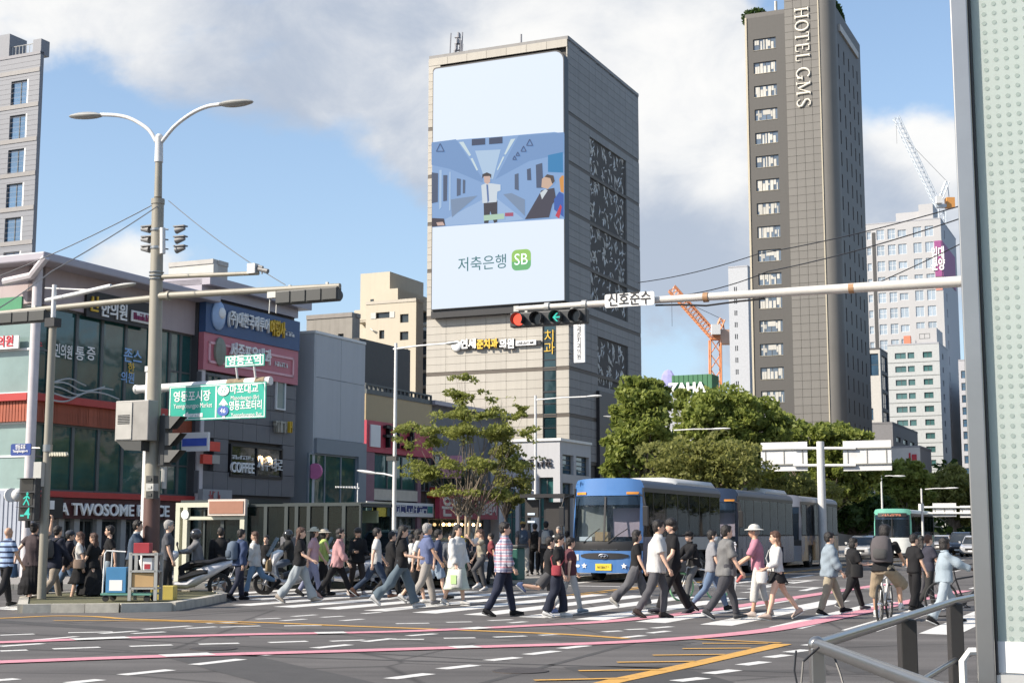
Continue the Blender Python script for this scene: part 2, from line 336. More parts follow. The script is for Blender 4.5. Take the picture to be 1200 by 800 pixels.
# the far pavement, its kerbstones and the near pavement
def poly_slab(name, pts, z0, z1, m, label):
    o = MB(); o.prism([(p.x, p.y) for p in pts], z0, z1); return tag(o.build(name, m), label, None, None, 'structure')
ka, kb, kc = G(-160, 692), G(430, 687), G(663, 681.5)
far = [ka, kb, kc, kc + SD*700, kc + SD*700 - TD*400, ka - TD*200 + SD*3]
poly_slab('pavement', far[::1], -0.2, 0.15, M_pave, 'grey paved sidewalk in front of the shops')
poly_slab('pavement', [ST(-8, 6.2), ST(9.6, 6.2), ST(9.6, 60), ST(-8, 60)], -0.2, 0.14, M_pave, 'paved corner under the handrail and shelter')
def kerb_run(name, pts, h, w, label, seg=1.0, parent=None, closed=False):
    """a line of kerbstones, each stone its own piece sharing one mesh"""
    root = thing(name, None, None); root['kind'] = 'structure'; root['label'] = label
    mb = MB(); mb.box(0.006, seg-0.006, -w/2, w/2, -0.1, h); me = mb.mesh('kerbstone', M_kerb)
    n = 0
    for a, b in zip(pts[:-1], pts[1:]):
        d = b-a; Ld = d.length; k = max(1, round(Ld/seg)); an = atan2(d.y, d.x)
        for i in range(k):
            if n >= 280: break
            p = a + d*(i/k); inst(me, 'kerbstone', root, (p.x, p.y, 0), (0, 0, an), (Ld/k/seg, 1, 1)); n += 1
    return root
off = -SD*0.08
kerb_run('kerb', [ka+off, kb+off, kc+off+TD*0.08, kc+TD*0.08+SD*90], 0.162, 0.18, 'pale stone kerb along the far sidewalk')
# traffic island with the big pole
isl = [G(26, 718), G(60, 717.5), G(140, 717), G(200, 715.5), G(236, 709), G(262, 703.5), G(252, 699.5), G(190, 699), G(110, 700), G(50, 703), G(28, 708)]
o = MB(); cx = sum((p.x for p in isl))/len(isl); cy = sum((p.y for p in isl))/len(isl)
inner = [((p.x-cx)*0.985+cx, (p.y-cy)*0.97+cy) for p in isl]
o.prism(inner, 0.0, 0.155); tag(o.build('traffic_island', M_soil), 'low mossy traffic island below the tall lamp pole', None, None, 'structure')
kerb_run('island_kerb', isl+[isl[0]], 0.18, 0.2, 'stained concrete kerb round the traffic island', 0.9)
# painted markings: ribbons laid on the road
mk = {}
def root_mark(key, name, label):
    if key not in mk: e = bpy.data.objects.new(name, None); COL.objects.link(e); tag(e, label, None, None, 'structure'); mk[key] = e
    return mk[key]
def ribbon(pts, w, z, m, name, parent):
    L_ = []; R_ = []
    for i, p in enumerate(pts):
        t = (pts[min(i+1, len(pts)-1)]-pts[max(i-1, 0)]).normalized(); nrm = Vector((-t.y, t.x, 0))*(w/2)
        L_.append(p+nrm); R_.append(p-nrm)
    vs = [(p.x, p.y, z) for q in zip(L_, R_) for p in q]; fs = [(2*i, 2*i+1, 2*i+3, 2*i+2) for i in range(len(pts)-1)]
    mb = MB(); mb.add(vs, fs); ob = mb.build(name, m); ob.parent = parent; return ob
def smooth_px(px, n=6):
    q = [G(*p) for p in px]; out = []
    for i in range(len(q)-1):
        p0, p1, p2, p3 = q[max(i-1, 0)], q[i], q[i+1], q[min(i+2, len(q)-1)]
        for k in range(n):
            t = k/n; out.append(0.5*((2*p1)+(p2-p0)*t+(2*p0-5*p1+4*p2-p3)*t*t+(3*p1-p0-3*p2+p3)*t**3))
    return out+[q[-1]]
cw = root_mark('cw', 'crosswalk', 'broad white zebra stripes of the pedestrian crossing')
n0, n1 = G(282, 709), G(920, 735.5); nd = (n1-n0)/10.0
def stripe(a, L0, L1, w=0.62, par=cw, z=0.004):
    wv = nd.normalized()*(w/2)/abs(nd.normalized().dot(TD))
    p = [a-wv+SD*L0, a+wv+SD*L0, a+wv+SD*L1, a-wv+SD*L1]; mb = MB(); mb.add([(q.x, q.y, z) for q in p], [(0, 1, 2, 3)]); mb.build('stripe', M_rw).parent = par
for i in range(-3, 18):
    a = n0 + nd*i
    if i < 0: stripe(a, 2.2, 9)
    else: stripe(a, 0, 9.6 + 0.1*i)
for px_, py_ in ((-60, 716), (5, 714)): stripe(G(px_, py_), 0, 6)
dm = root_mark('d', 'lane_dashes', 'white dashed guide lines curving through the junction')
D = [(80,741,132,740),(0,744,40,742.5),(118,742,160,739),(155,742,193,740),(168,737,223,733),(218,736,253,734),(258,734.5,305,733),(333,733,377,732.5),(242,730,277,728.7),(300,725,328,724),(330,727,358,725),
 (343,722,370,720),(377,723,402,721.5),(42,749.5,90,745.5),(0,757,50,753.7),(0,762.5,32,761.3),(62,760,117,758),(152,757,202,755.3),(233,754.5,280,753.3),(315,752.5,360,751),(368,759,410,755),(305,767.5,340,764),
 (143,790.5,200,784.5),(227,778.5,283,772),(80,800,118,796),(457,795,503,789),(517,783.5,557,779),(572,773.6,607,770),(618,766.6,652,762.5),(658,759.5,688,756),(729,746.8,754,744.2),(761,741.5,783,739),(707,740,728,738.8),
 (734,737.5,757,736.5),(765,735.6,787,733.8),(633,744,662,742.6),(579,746.2,616,744.8),(520,747.5,557,747),(387,751,427,749.5),(427,751.5,460,747.8),(460,748.7,497,748.8),(478,744.6,510,742.2),(464,730.4,503,729.8),
 (523,728.8,553,728.2),(573,726.8,600,725.6),(597,729.6,616,728),(792,797.7,825,794),(830,789,862,784.7),(869,779,897,775),(900,770,923,767),(924,764,945,761),(945,756,962,753.5),(1000,742,1016,739),
 (400,727,425,725),(425,718.6,446,717),(-60,766,-20,764),(-60,746,-20,745),(-40,800,20,795)]
for (x0, y0, x1, y1) in D: ribbon([G(x0, y0), G(x1, y1)], 0.17 if y0 < 752 else 0.2, 0.004, M_rw, 'dash', dm)
py = root_mark('y', 'yellow_lines', 'ochre yellow lane lines and hatching')
ribbon(smooth_px([(-120, 728), (0, 724.3), (60, 721.6), (110, 722.2), (160, 725.5), (300, 729), (400, 733), (520, 737.5), (650, 742.5), (735, 748)]), 0.2, 0.008, M_ry, 'yellow_line', py)
ribbon([G(63, 727), G(120, 727), G(200, 727.6), G(300, 731.5)], 0.13, 0.008, M_ry, 'yellow_line', py)
ribbon([G(700, 803), G(720, 798), G(800, 781), G(880, 763), G(918, 754.5)], 0.26, 0.008, M_ry, 'yellow_line', py)
for h in [(626,797.5,735,795),(678,786.3,780,785),(723,776.3,815,775.2),(765,768,850,767),(800,760.3,880,759.6),(823,754,900,754),(807,748.5,915,753.5),(560, 806, 690, 805)]: ribbon([G(h[0], h[1]), G(h[2], h[3])], 0.12, 0.012, M_ry, 'hatch', py)
for dt in (0, 0.34): ribbon([G(658, 697.8)+TD*dt, G(745, 688)+TD*dt+SD*0, G(745, 688)+TD*dt+SD*400], 0.15, 0.008, M_ry, 'yellow_line', py)
pk = root_mark('p', 'pink_guide_lines', 'pink guide lines sweeping across the junction')
ribbon(smooth_px([(-150, 758), (0, 752.8), (100, 749), (200, 746), (300, 743.3), (400, 741.6), (480, 739.6), (560, 736.3), (620, 733.2), (700, 729), (770, 722.5), (850, 712.5), (962, 695.5), (1040, 684)]), 0.42, 0.012, M_rp, 'pink_line', pk)
ribbon(smooth_px([(-150, 782), (0, 776.2), (200, 769), (400, 763.3), (560, 758.3), (700, 754), (800, 748.3), (880, 741), (925, 734.5), (990, 721.5), (1060, 706), (1130, 692)]), 0.42, 0.014, M_rp, 'pink_line', pk)
for (x0, y0, x1, y1) in [(85, 749.8, 150, 747.4), (190, 769.2, 248, 766.8), (545, 737.4, 570, 735.6), (530, 759.2, 560, 758.2), (370, 742.3, 405, 741.6)]: ribbon([G(x0, y0), G(x1, y1)], 0.4, 0.018, M_rw, 'white_joint', pk)
ms = root_mark('s', 'lane_lines', 'white stop lines, arrows and lane lines on the street')
ribbon([G(672, 683.0), G(738, 677)], 0.3, 0.004, M_rw, 'stop_line', ms)
ribbon([G(600, 684.5), G(745, 687.5)], 0.35, 0.006, M_rw, 'stop_line', ms)
ribbon([G(800, 684.5), G(1040, 690)], 0.3, 0.006, M_rw, 'stop_line', ms)
b0 = G(745, 688)
for k, t in enumerate((3.1, 6.2, 9.3, 12.4)):
    for j in range(26):
        a = b0 + TD*t + SD*(3+j*9); ribbon([a, a+SD*4.2], 0.14, 0.004, M_rw, 'dash', ms)
# worn word painted across the lane: broad bars
for (x0, y0, x1, y1, w) in [(852, 684, 905, 678, .3), (858, 679, 920, 676, .25), (880, 690, 925, 683, .3), (905, 686, 950, 680, .25), (925, 680, 960, 679, .3), (940, 692, 958, 688, .25), (870, 694, 900, 692, .2), (930, 676.5, 952, 673.5, .25)]: ribbon([G(x0, y0), G(x1, y1)], w, 0.004, M_rw, 'road_letter', ms)
# mended asphalt: thin darker patches with uneven edges
M_patch = mat('patched_asphalt', (.062, .059, .057), .85, var=.15, scale=3, bump=.3)
for k, (x, y, a_, w_, l_) in enumerate(((300, 782, .5, 1.1, 5), (760, 792, .2, 1.4, 2.6), (560, 745, 1.1, .7, 7), (80, 733, .9, .5, 9), (980, 775, .1, .5, 3), (420, 772, 1.25, .12, 14), (660, 775, -.35, .1, 9), (200, 752, 1.0, .1, 12))):
    c = G(x, y); rp = random.Random(k); pts = []
    for i in range(16):
        s_ = i/16*4; e_ = s_ % 1; X_, Y_ = ((-1+2*e_, -1), (1, -1+2*e_), (1-2*e_, 1), (-1, 1-2*e_))[int(s_)]; X_ *= w_/2*(1+rp.uniform(-.04, .04)); Y_ *= l_/2*(1+rp.uniform(-.03, .03)); pts.append((c.x+X_*cos(a_)-Y_*sin(a_)*-1*-1, c.y+X_*sin(a_)+Y_*cos(a_)))
    q = MB(); q.add([(p[0], p[1], .0025) for p in pts], [tuple(range(16))]); tag(q.build('asphalt_patch', M_patch), 'darker mended strip of asphalt', None, None, 'structure')
# manhole covers and a patch of newer asphalt
for (x, y) in ((610, 786), (250, 760), (880, 715)):
    c = G(x, y); mb = MB(); mb.prism([(c.x+0.33*cos(a*pi/10), c.y+0.33*sin(a*pi/10)) for a in range(20)], -0.01, 0.01); tag(mb.build('manhole_cover', mat('cast_iron', (0.07, 0.06, 0.055), 0.6, 0.3, bump=0.3)), 'round dark iron manhole cover set in the asphalt', None, None, 'structure')
# ============================================================ BUILDING HELPERS
def wall_holes(mb, face, U0, U1, Z0, Z1, holes, o0, o1):
    us = sorted({U0, U1, *[h[0] for h in holes], *[h[1] for h in holes]}); zs = sorted({Z0, Z1, *[h[2] for h in holes], *[h[3] for h in holes]})
    us = [u for u in us if U0 <= u <= U1]; zs = [z for z in zs if Z0 <= z <= Z1]
    for b, t in zip(zs[:-1], zs[1:]):
        st = None; zc = (b+t)/2
        for i, (l, r) in enumerate(zip(us[:-1], us[1:])):
            uc = (l+r)/2; solid = not any(h[0] < uc < h[1] and h[2] < zc < h[3] for h in holes)
            if solid and st is None: st = l
            if st is not None and (not solid or i == len(us)-2): getattr(mb, face)(st, r if solid else l, b, t, o0, o1); st = None
WC = {}
def window(parent, face, u, z, w, h, fm, pm, o=0.0, nx=1, ny=1, bar=0.06, depth=0.12, name='window', pane='pane'):
    """frame mesh + pane as its child; u,z is the centre; alike windows share meshes"""
    key = (round(w, 2), round(h, 2), fm.name, pm.name, nx, ny, bar, depth)
    if key not in WC:
        a = MB(); x0, x1, z0, z1 = -w/2, w/2, -h/2, h/2
        a.front(x0, x0+bar, z0, z1, -depth/2, depth/2); a.front(x1-bar, x1, z0, z1, -depth/2, depth/2)
        a.front(x0+bar, x1-bar, z0, z0+bar, -depth/2, depth/2); a.front(x0+bar, x1-bar, z1-bar, z1, -depth/2, depth/2)
        for i in range(1, nx): c = x0+w*i/nx; a.front(c-bar/2, c+bar/2, z0+bar, z1-bar, -depth/2, depth/2-0.01)
        for i in range(1, ny): c = z0+h*i/ny; a.front(x0+bar, x1-bar, c-bar/2, c+bar/2, -depth/2+0.01, depth/2-0.02)
        b = MB(); b.front(x0+bar*0.5, x1-bar*0.5, z0+bar*0.5, z1-bar*0.5, -0.02, 0.0)
        WC[key] = (a.mesh(name, fm), b.mesh(pane, pm))
    fo, po = WC[key]
    loc, rot = ((o, u, z), (0, 0, pi/2)) if face == 'side' else ((u, -o, z), (0, 0, 0))
    f = inst(fo, name, parent, loc, rot); inst(po, pane, f); return f
def panels(parent, face, us, zs, o, th, m, name='panel', skip=None, gap=0.02, budget=[0], limit=295):
    """cladding pieces in a grid; alike sizes share a mesh; past the limit the rest is one joined part"""
    cache = {}; rest = MB(); nrest = 0; n = 0
    for z0, z1 in zip(zs[:-1], zs[1:]):
        for u0, u1 in zip(us[:-1], us[1:]):
            uc, zc = (u0+u1)/2, (z0+z1)/2
            if skip and skip(uc, zc): continue
            w, h = u1-u0-gap, z1-z0-gap
            if n >= limit:
                getattr(rest, face)(u0+gap/2, u1-gap/2, z0+gap/2, z1-gap/2, o, o+th); nrest += 1; continue
            k = (round(w, 3), round(h, 3))
            if k not in cache: q = MB(); q.front(-w/2, w/2, -h/2, h/2, 0, th); cache[k] = q.mesh(name, m)
            loc, rot = ((o, uc, zc), (0, 0, pi/2)) if face == 'side' else ((uc, -o, zc), (0, 0, 0))
            inst(cache[k], name, parent, loc, rot); n += 1
    if nrest: tag(rest.build(name+'ling', m, parent), kind='stuff')
def lin(a, b, n): return [a+(b-a)*i/n for i in range(n+1)]
class Bld:
    """a building with its street-side near corner at pixel column px, depth Y; local x across the street, y along it"""
    def __init__(s, name, label, px, Y, cat='building', rz=None, group=None, ym=500):
        s.ym = ym; s.c = P(px, ym, Y); s.c.z = 0; s.root = thing(name, label, cat, s.c, RZ if rz is None else rz, group)
        a = AL if rz is None else -rz
        s.sp = Plane(s.c, (sin(a), cos(a))); s.fp = Plane(s.c, (cos(a), -sin(a)))
    def su(s, px): return s.sp.uz(px, s.ym)[0]
    def sz(s, px, py): return s.sp.z(px, py)
    def fu(s, px): return s.fp.uz(px, s.ym)[0]
    def fz(s, px, py): return s.fp.z(px, py)
M_glassgreen = darkglass('green_tinted_pane', (0.024, 0.085, 0.082), 0.05, 0.6)
M_glassdark = darkglass('dark_pane', (0.016, 0.022, 0.024), 0.06, 0.7)
M_glassteal = darkglass('pale_teal_pane', (0.20, 0.28, 0.27), 0.12, 0.25)
M_glassblue = darkglass('blue_pane', (0.05, 0.10, 0.16), 0.04, 0.5, spec=1.0)
M_mull = mat('mullion_grey', (0.09, 0.10, 0.10), 0.5)
M_pink = mat('pinkish_cladding', (0.40, 0.33, 0.33), 0.6, var=0.05, streak=0.15)
M_fascia = mat('lilac_grey_fascia', (0.36, 0.34, 0.38), 0.45, var=0.05)
M_red = mat('red_trim', (0.42, 0.04, 0.035), 0.45, var=0.08); M_slat = mat('rust_slat', (0.32, 0.075, 0.035), 0.55, var=0.15)
M_whitesign = mat('sign_white', (0.75, 0.75, 0.74), 0.5, var=0.03); M_darksign = mat('sign_black', (0.02, 0.018, 0.018), 0.5)
M_letter = mat('letter_white', (0.82, 0.82, 0.80), 0.5, var=0.02); M_letyellow = mat('letter_yellow', (0.70, 0.45, 0.04), 0.5, var=0.05)
M_redletter = mat('letter_red', (0.55, 0.04, 0.06), 0.5); M_blueletter = mat('letter_blue', (0.25, 0.45, 0.75), 0.5)
M_dgrey = mat('dark_grey_panel', (0.14, 0.14, 0.15), 0.5, var=0.08, streak=0.15); M_roof = mat('roof_grey', (0.2, 0.2, 0.2), 0.8, dirt=0.3)
# ------------------------------------------------------------ A: café building
A = Bld('cafe_building', 'glass fronted corner building with red bands and the coffee shop lettering', 36, 50)
r = A.root; U = A.su
zr = A.sz(42, 300); zb = A.sz(42, 310); zt3 = A.sz(58, 358); z3b = A.sz(58, 462.5); zrb = A.sz(58, 471); z2t = A.sz(58, 495); z2b = A.sz(58, 575); zfb = A.sz(58, 582); zsb = A.sz(58, 607)
UE = U(232)
MB().box(-12, -0.4, 0.4, UE-0.05, 0, zb-0.1).build('wall', M_dgrey, r)
MB().box(-12.3, 0.9, -0.7, UE+0.1, zb, zr).build('roof', M_fascia, r, bevel=0.05)
w = MB(); w.side(0, UE, zt3, zb, -0.4, 0.0); w.front(-12, 0, zt3, zb, -0.4, 0.0); w.build('upper_wall', M_pink, r)
gu = [U(x) for x in (42, 58, 90, 120, 148, 176, 200, 213, 226)]
for (a, b, nz) in ((z3b, zt3, 1), (z2b, z2t, 1)):
    for i in range(len(gu)-1):
        window(r, 'side', (gu[i]+gu[i+1])/2, (a+b)/2, gu[i+1]-gu[i], b-a, M_mull, M_glassgreen, -0.2, 1, 2 if i in (0, 6, 7) else 1, 0.07, 0.12)
    for i in range(4):
        x1 = -i*2.2-0.25; window(r, 'front', x1-1.1, (a+b)/2, 2.2, b-a, M_whitesign, M_glassteal, -0.2, 1, 2, 0.07, 0.12)
w = MB(); w.side(0, UE, z3b, zrb+0.0, -0.3, 0.16) ; w.front(-12, -0.1, zrb, z3b, -0.3, 0.16); w.build('red_band', M_red, r)
# rust slats below the red band: each slat a piece
q = MB(); q.front(-0.055, 0.055, z2t, zrb-0.004, 0, 0.05); sl = q.mesh('slat', M_slat); MB().box(-11.9, -0.06, 0.02, UE, z2t, zrb-0.01).build('slat_backing', mat('slat_back', (0.12, 0.035, 0.02)), r)
for i in range(110): inst(sl, 'slat', r, (-0.06+0.0, 0.1+i*(UE-0.2)/110, 0), (0, 0, pi/2))
for i in range(60): inst(sl, 'slat', r, (-0.2-i*0.14, 0.02, 0))
w = MB(); w.side(0, UE, zfb, z2b, -0.4, 0.2); w.build('lower_red_band', M_red, r)
w = MB(); w.side(0.3, UE, zsb, zfb-0.005, -0.4, 0.1); w.build('sign_band', mat('maroon_band', (0.055, 0.012, 0.014), 0.5), r)
w = MB(); w.front(-12, 0, 0, z2b, -0.35, 0.0); w.build('corrugated_wall', mat('corrugated_grey', (0.33, 0.36, 0.42), 0.5, streak=0.1), r)
q = MB(); q.front(-0.05, 0.05, 0.1, z2b-0.1, 0, 0.03); sl = q.mesh('rib', MATS['corrugated_grey'])
for i in range(40): inst(sl, 'rib', r, (-0.3-i*0.2, -0.001, 0))
# ground floor: shutters, glazed doors, piers
gx = [U(x) for x in (44, 78, 96, 122, 150, 176, 200, 228)]
for i in range(len(gx)-1):
    if i == 0:
        sh = MB(); n = 18
        sh.side(gx[i], gx[i+1], 0, zsb, -0.35, -0.2); so = sh.build('shutter', mat('shutter_grey', (0.24, 0.24, 0.25), 0.5, streak=0.2), r)
        q = MB(); q.front(-(gx[1]-gx[0])/2, (gx[1]-gx[0])/2, 0, zsb/n-0.03, 0, 0.04); slm = q.mesh('shutter_slat', MATS['shutter_grey'])
        for k in range(n): inst(slm, 'shutter_slat', so, (-0.2, (gx[0]+gx[1])/2, k*zsb/n), (0, 0, pi/2))
    else: window(r, 'side', (gx[i]+gx[i+1])/2, zsb/2, gx[i+1]-gx[i]-0.25, zsb-0.02, M_mull, M_glassdark, -0.3, 2 if i != 3 else 1, 1, 0.08, 0.12, 'shopfront')
w = MB()
for u in gx: w.side(u-0.14, u+0.14, 0, zsb-0.003, -0.38, -0.05)
w.build('pier', mat('pier_grey', (0.3, 0.3, 0.29), 0.7), r)
ua, ub = U(68), U(196); uc = (ua+ub)/2; zt = (A.sz(100, 589)+A.sz(100, 606))/2
text('A TWOSOME PLACE', 0.60, M_letter, r, (0.2, uc, zt), 'side', 0.08, ub-ua, bold=0.018)
sg = MB(); sg.side(U(52), U(70), zt-0.3, zt+0.4, 0.1, 0.3); sgo = sg.build('small_sign', M_darksign, r); MB().side(U(54), U(59), zt, zt+0.3, 0.3, 0.33).build('sign_face', M_whitesign, sgo)
# clinic sign under the eaves
ua, ub, uc2 = U(93), U(143), U(171); za = A.sz(120, 352); zc = A.sz(120, 372)
s_ = MB(); s_.side(ua, uc2, zc-0.1, za+0.25, 0.0, 0.12).build('clinic_sign', M_darksign, r)
text('신', 0.62, M_letyellow, r, (0.15, U(101), (za+zc)/2+.05), 'side', 0.05, bold=0.02); text('한의원', 0.66, M_letter, r, (0.15, U(125), (za+zc)/2-.05), 'side', 0.05, U(142)-U(111), bold=0.02)
MB().side(U(145), U(170), zc+0.05, za-0.15, 0.12, 0.2).build('phone_plate', M_whitesign, r, bevel=0.05)
glyphs(9, .26, U(168)-U(147), mat('letter_maroon', (0.25, 0.03, 0.10)), r, (0.215, U(157.5), (za+zc)/2-.05))
# writing stuck on the panes
for (s, x, y, sz, m, wd) in (('시민의원', 74, 412, .55, 'letter_white', (60, 88)), ('통', 97, 415, .55, 'letter_white', None), ('증', 110, 415, .55, 'letter_white', None), ('존스', 159, 418, .6, 'letter_blue', (151, 172)), ('한', 157, 432, .45, 'letter_yellow', None), ('의원', 153, 443, .45, 'letter_blue', None), ('수', 33+15, 404, .5, 'letter_red', None)):
    u, z = A.sp.uz(x, y); text(s, sz, MATS[m], r, (-0.13, u, z), 'side', 0.01, (U(wd[1])-U(wd[0])) if wd else None, bold=0.01)
u, z = A.fp.uz(8, 401); MB().front(A.fu(-30), A.fu(18.5), A.fz(8, 409), A.fz(8, 394), 0.0, 0.06).build('clinic_panel', M_whitesign, r); text('의원', 0.42, M_redletter, r, (u, -0.08, z), 'front', 0.02, bold=0.015)
MB().front(A.fu(-30), A.fu(20), A.fz(8, 364), A.fz(8, 349), 0.0, 0.05).build('green_panel', mat('sign_green', (0.05, 0.25, 0.12)), r)
p = MB(); p.cyl((0.28, -0.28, 0), (0.28, -0.28, zb), 0.17, 12).cyl((0.25, UE-0.2, 0), (0.25, UE-0.2, zb), 0.16, 12); p.build('downpipe', mat('pipe_lilac_white', (0.56, 0.52, 0.53), 0.5), r, True)
for k in range(5):       # cables sagging across the glass
    z0 = A.sz(70, 452+k*4); pts = [(0.25+0.1*sin(i), U(50+i*9), z0 + 0.16*sin(i*.75+k*.9)+.04*i) for i in range(6 + k)]; MB().tube(curvy(pts), 0.03, 5).build('cable', mat('cable_grey', (0.4, 0.42, 0.42)), r, True)
MB().box(-7, -4.5, 4, 7, zr, zr+0.7).build('roof_hut', M_white, r)
MB().tube([(-1, -0.5, zr-0.9), (0.3, -0.6, zr-0.8), (0.9, -0.6, zr-0.2)], 0.14, 8).build('gutter', mat('pipe_lilac_white', (0.6, 0.57, 0.57)), r, True)
# ------------------------------------------------------------ B: travel agency building
B = Bld('agency_building', 'dark panelled shop building with a blue sign above a pink sign', 233, 50*1.161, group=None); r = B.root; U = B.su; UE = U(348)
ztop = B.sz(240, 331); zroof = B.sz(240, 345)
MB().box(-12, -0.25, 0.1, UE, 0, ztop-0.5).build('wall', mat('dark_core', (0.06, 0.06, 0.065)), r)
w = MB(); w.box(-12, -0.05, 0.0, UE, ztop-0.5, ztop+0.15); w.box(-8, 0.35, 0.0, UE+0.5, ztop-0.1, ztop+0.25); w.build('roof', M_fascia, r)
zb0, zb1, zp1 = B.sz(240, 351), B.sz(240, 389), B.sz(240, 433)
us = lin(0.1, UE-0.05, 7)
skipf = lambda u, z: zp1 < z < zb0 or (U(270) < u < U(333) and B.sz(272, 562) < z < B.sz(272, 520)) or (U(240) < u < U(256) and B.sz(240, 560) < z < B.sz(240, 512))
panels(r, 'side', us, [B.sz(240, y) for y in (578, 551, 530, 512, 490, 470, 452, 435)], -0.25, 0.2, M_dgrey, 'panel', skipf)
MB().side(0.1, UE-0.1, zb1, zb0, -0.2, 0.12).build('blue_sign', mat('sign_navy', (0.035, 0.085, 0.20), 0.45, var=0.06), r)
zz = B.sp.z
def sline(s, x0, x1, y0, y1, m, size, b=0.015, o=0.2, par=None):
    u0, u1 = U(x0), U(x1); xc = (x0+x1)/2; z = zz(xc, (y0+y1)/2); text(s, size, m, par or r, (o, (u0+u1)/2, z), 'side', 0.1, u1-u0, bold=b)
sline('(주)대한국제투어', 259.5, 307.5, 377.5, 377.5, M_letter, 0.66, 0.015); sline('여행사', 309, 327, 386, 386.5, M_letyellow, 0.74, 0.02)
glyphs(7, .2, U(340)-U(329), M_letter, r, (.14, U(334), zz(334, 391)))
u, z = B.sp.uz(252.5, 370); q = MB(); q.sphere((0.15, u, z), 0.62, 14, 8, (0.25, 0.75, 1)); q.build('globe_emblem', mat('emblem_blue', (0.3, 0.42, 0.62), 0.3), r, True)
q = MB(); q.sphere((0.30, u+.05, z+.1), 0.24, 10, 6, (0.3, 1, 1)); q.build('emblem_core', M_letter, r, True)
M_pinksign = mat('sign_pink', (0.52, 0.16, 0.20), 0.45, var=0.05)
q = MB(); q.side(0.1, UE-0.1, zp1, zb1-0.004, -0.2, 0.06).build('pink_sign', M_pinksign, r)
q = MB()
for (a, b, c, d) in ((0.4, UE-0.5, zb1-0.45, zb1-0.35), (0.4, UE-0.5, zp1+0.3, zp1+0.4), (0.4, 0.5, zp1+0.3, zb1-0.35), (UE-0.6, UE-0.5, zp1+0.3, zb1-0.35)): q.side(a, b, c, d, 0.06, 0.11)
q.build('sign_rim', mat('rim_pink', (0.68, 0.38, 0.42), 0.4), r)
sline('서준포유내과', 263, 311, 415.5, 416, M_letter, 0.72, 0.02); glyphs(7, .2, U(334)-U(319), M_letter, r, (.08, U(326), zz(326, 427)))
u, z = B.sp.uz(255, 412); q = MB(); q.sphere((0.12, u, z), 0.6, 6, 6, (0.2, 0.7, 1)); q.build('leaf_emblem', mat('emblem_grey', (0.25, 0.27, 0.22)), r)
window(r, 'side', (U(240)+U(258))/2, zz(248, 462), U(258)-U(242), 1.6, M_mull, M_glassgreen, -0.02, 2, 1); window(r, 'side', U(328), zz(328, 460), U(334)-U(323), 1.5, M_whitesign, M_glassteal, -0.02)
u0, u1 = U(271), U(332); z0, z1 = zz(272, 558), zz(272, 519.5)
cof = window(r, 'side', (u0+u1)/2, (z0+z1)/2, u1-u0, z1-z0, M_black, M_glassdark, -0.05, 2, 1, 0.1, 0.14)
sline('COFFEE', 270.5, 297, 548, 549, M_letter, 0.6, 0.01, 0.06); sline('사주·타로', 302, 330, 544, 547, M_letter, 0.62, -0.005, 0.06); glyphs(10, .16, U(297)-U(272), M_letter, r, (.03, U(284), zz(284, 536)))
for x, y in ((305, 537), (315, 538)):
    u, z = B.sp.uz(x, y); MB().sphere((0.0, u, z), 0.12, 8, 6).build('lamp_globe', emit('warm_bulb', (1, .65, .3), 6), r, True)
for k, (x0, x1, y0, y1, m) in enumerate(((240, 253, 517, 528, 'a'), (233, 244, 532, 543, 'a'), (233, 240, 517, 528, 'b'), (244, 253, 533, 543, 'b'))):
    MB().side(U(x0), U(x1)-0.02, zz(x0, y1), zz(x0, y0), 0.1, 0.25).build('square_sign', mat('sign_orange_red', (0.72, 0.08, 0.05)) if m == 'a' else mat('sign_stone', (0.42, 0.40, 0.36)), r)
pj = MB(); pj.box(0.05, 1.3, U(212), U(214.5), zz(212, 529), zz(212, 507)); po_ = pj.build('projecting_sign', M_whitesign, r)
MB().box(0.1, 1.25, U(212)-0.03, U(212), zz(212, 523), zz(212, 514)).build('sign_face', mat('sign_blue', (0.05, 0.1, 0.45)), po_)
MB().side(U(234), U(268), zz(240, 590), zz(240, 573), 0.0, 0.25).build('flat_sign', mat('sign_grey', (0.34, 0.34, 0.35)), r); glyphs(3, .35, U(254)-U(240), mat('letter_dim_red', (0.4, .12, .12)), r, (.252, U(247), zz(247, 580.5)))
gx = lin(0.2, UE-0.2, 4); zg = zz(240, 592)
for i in range(4): window(r, 'side', (gx[i]+gx[i+1])/2, zg/2, gx[i+1]-gx[i]-0.2, zg, M_mull, M_glassdark, -0.1, 2, 1, 0.08, 0.12, 'shopfront')
glyphs(4, .5, U(335)-U(319), mat('letter_stone', (.4, .38, .32)), r, (.0, U(327), zz(327, 500)), th=.15); glyphs(1, .5, U(342)-U(337), M_letyellow, r, (.0, U(339), zz(339, 500.5)), th=.15)
# ------------------------------------------------------------ C: plain grey building
C_ = Bld('grey_building', 'plain light grey panelled building with one large window', 352, 50*1.161*1.14); 
C_.c += TD*0.75; C_.root.location = C_.c; C_.sp = Plane(C_.c, (sin(AL), cos(AL))); C_.fp = Plane(C_.c, (cos(AL), -sin(AL))); r = C_.root; U = C_.su; zz = C_.sp.z; UE = U(427)
zt = zz(352, 386); zm = zz(352, 511)
M_lg = mat('pale_grey_panel', (0.44, 0.455, 0.475), 0.5, var=0.03, streak=0.1); M_bg = mat('blue_grey_panel', (0.22, 0.25, 0.28), 0.45, var=0.04)
MB().box(-8, -0.12, 0.12, UE-0.05, 0, zt-0.1).build('wall', M_lg, r)
panels(r, 'side', lin(0, UE, 2), [zm, (zm+zt)/2+0.4, zt], -0.12, 0.12, M_lg, 'panel'); MB().box(-8, -0.01, -0.1, 0.11, 0, zt).build('end_wall', M_lg, r); MB().box(-8, 0.04, -0.12, UE, zt, zt+0.12).build('roof', M_white, r)
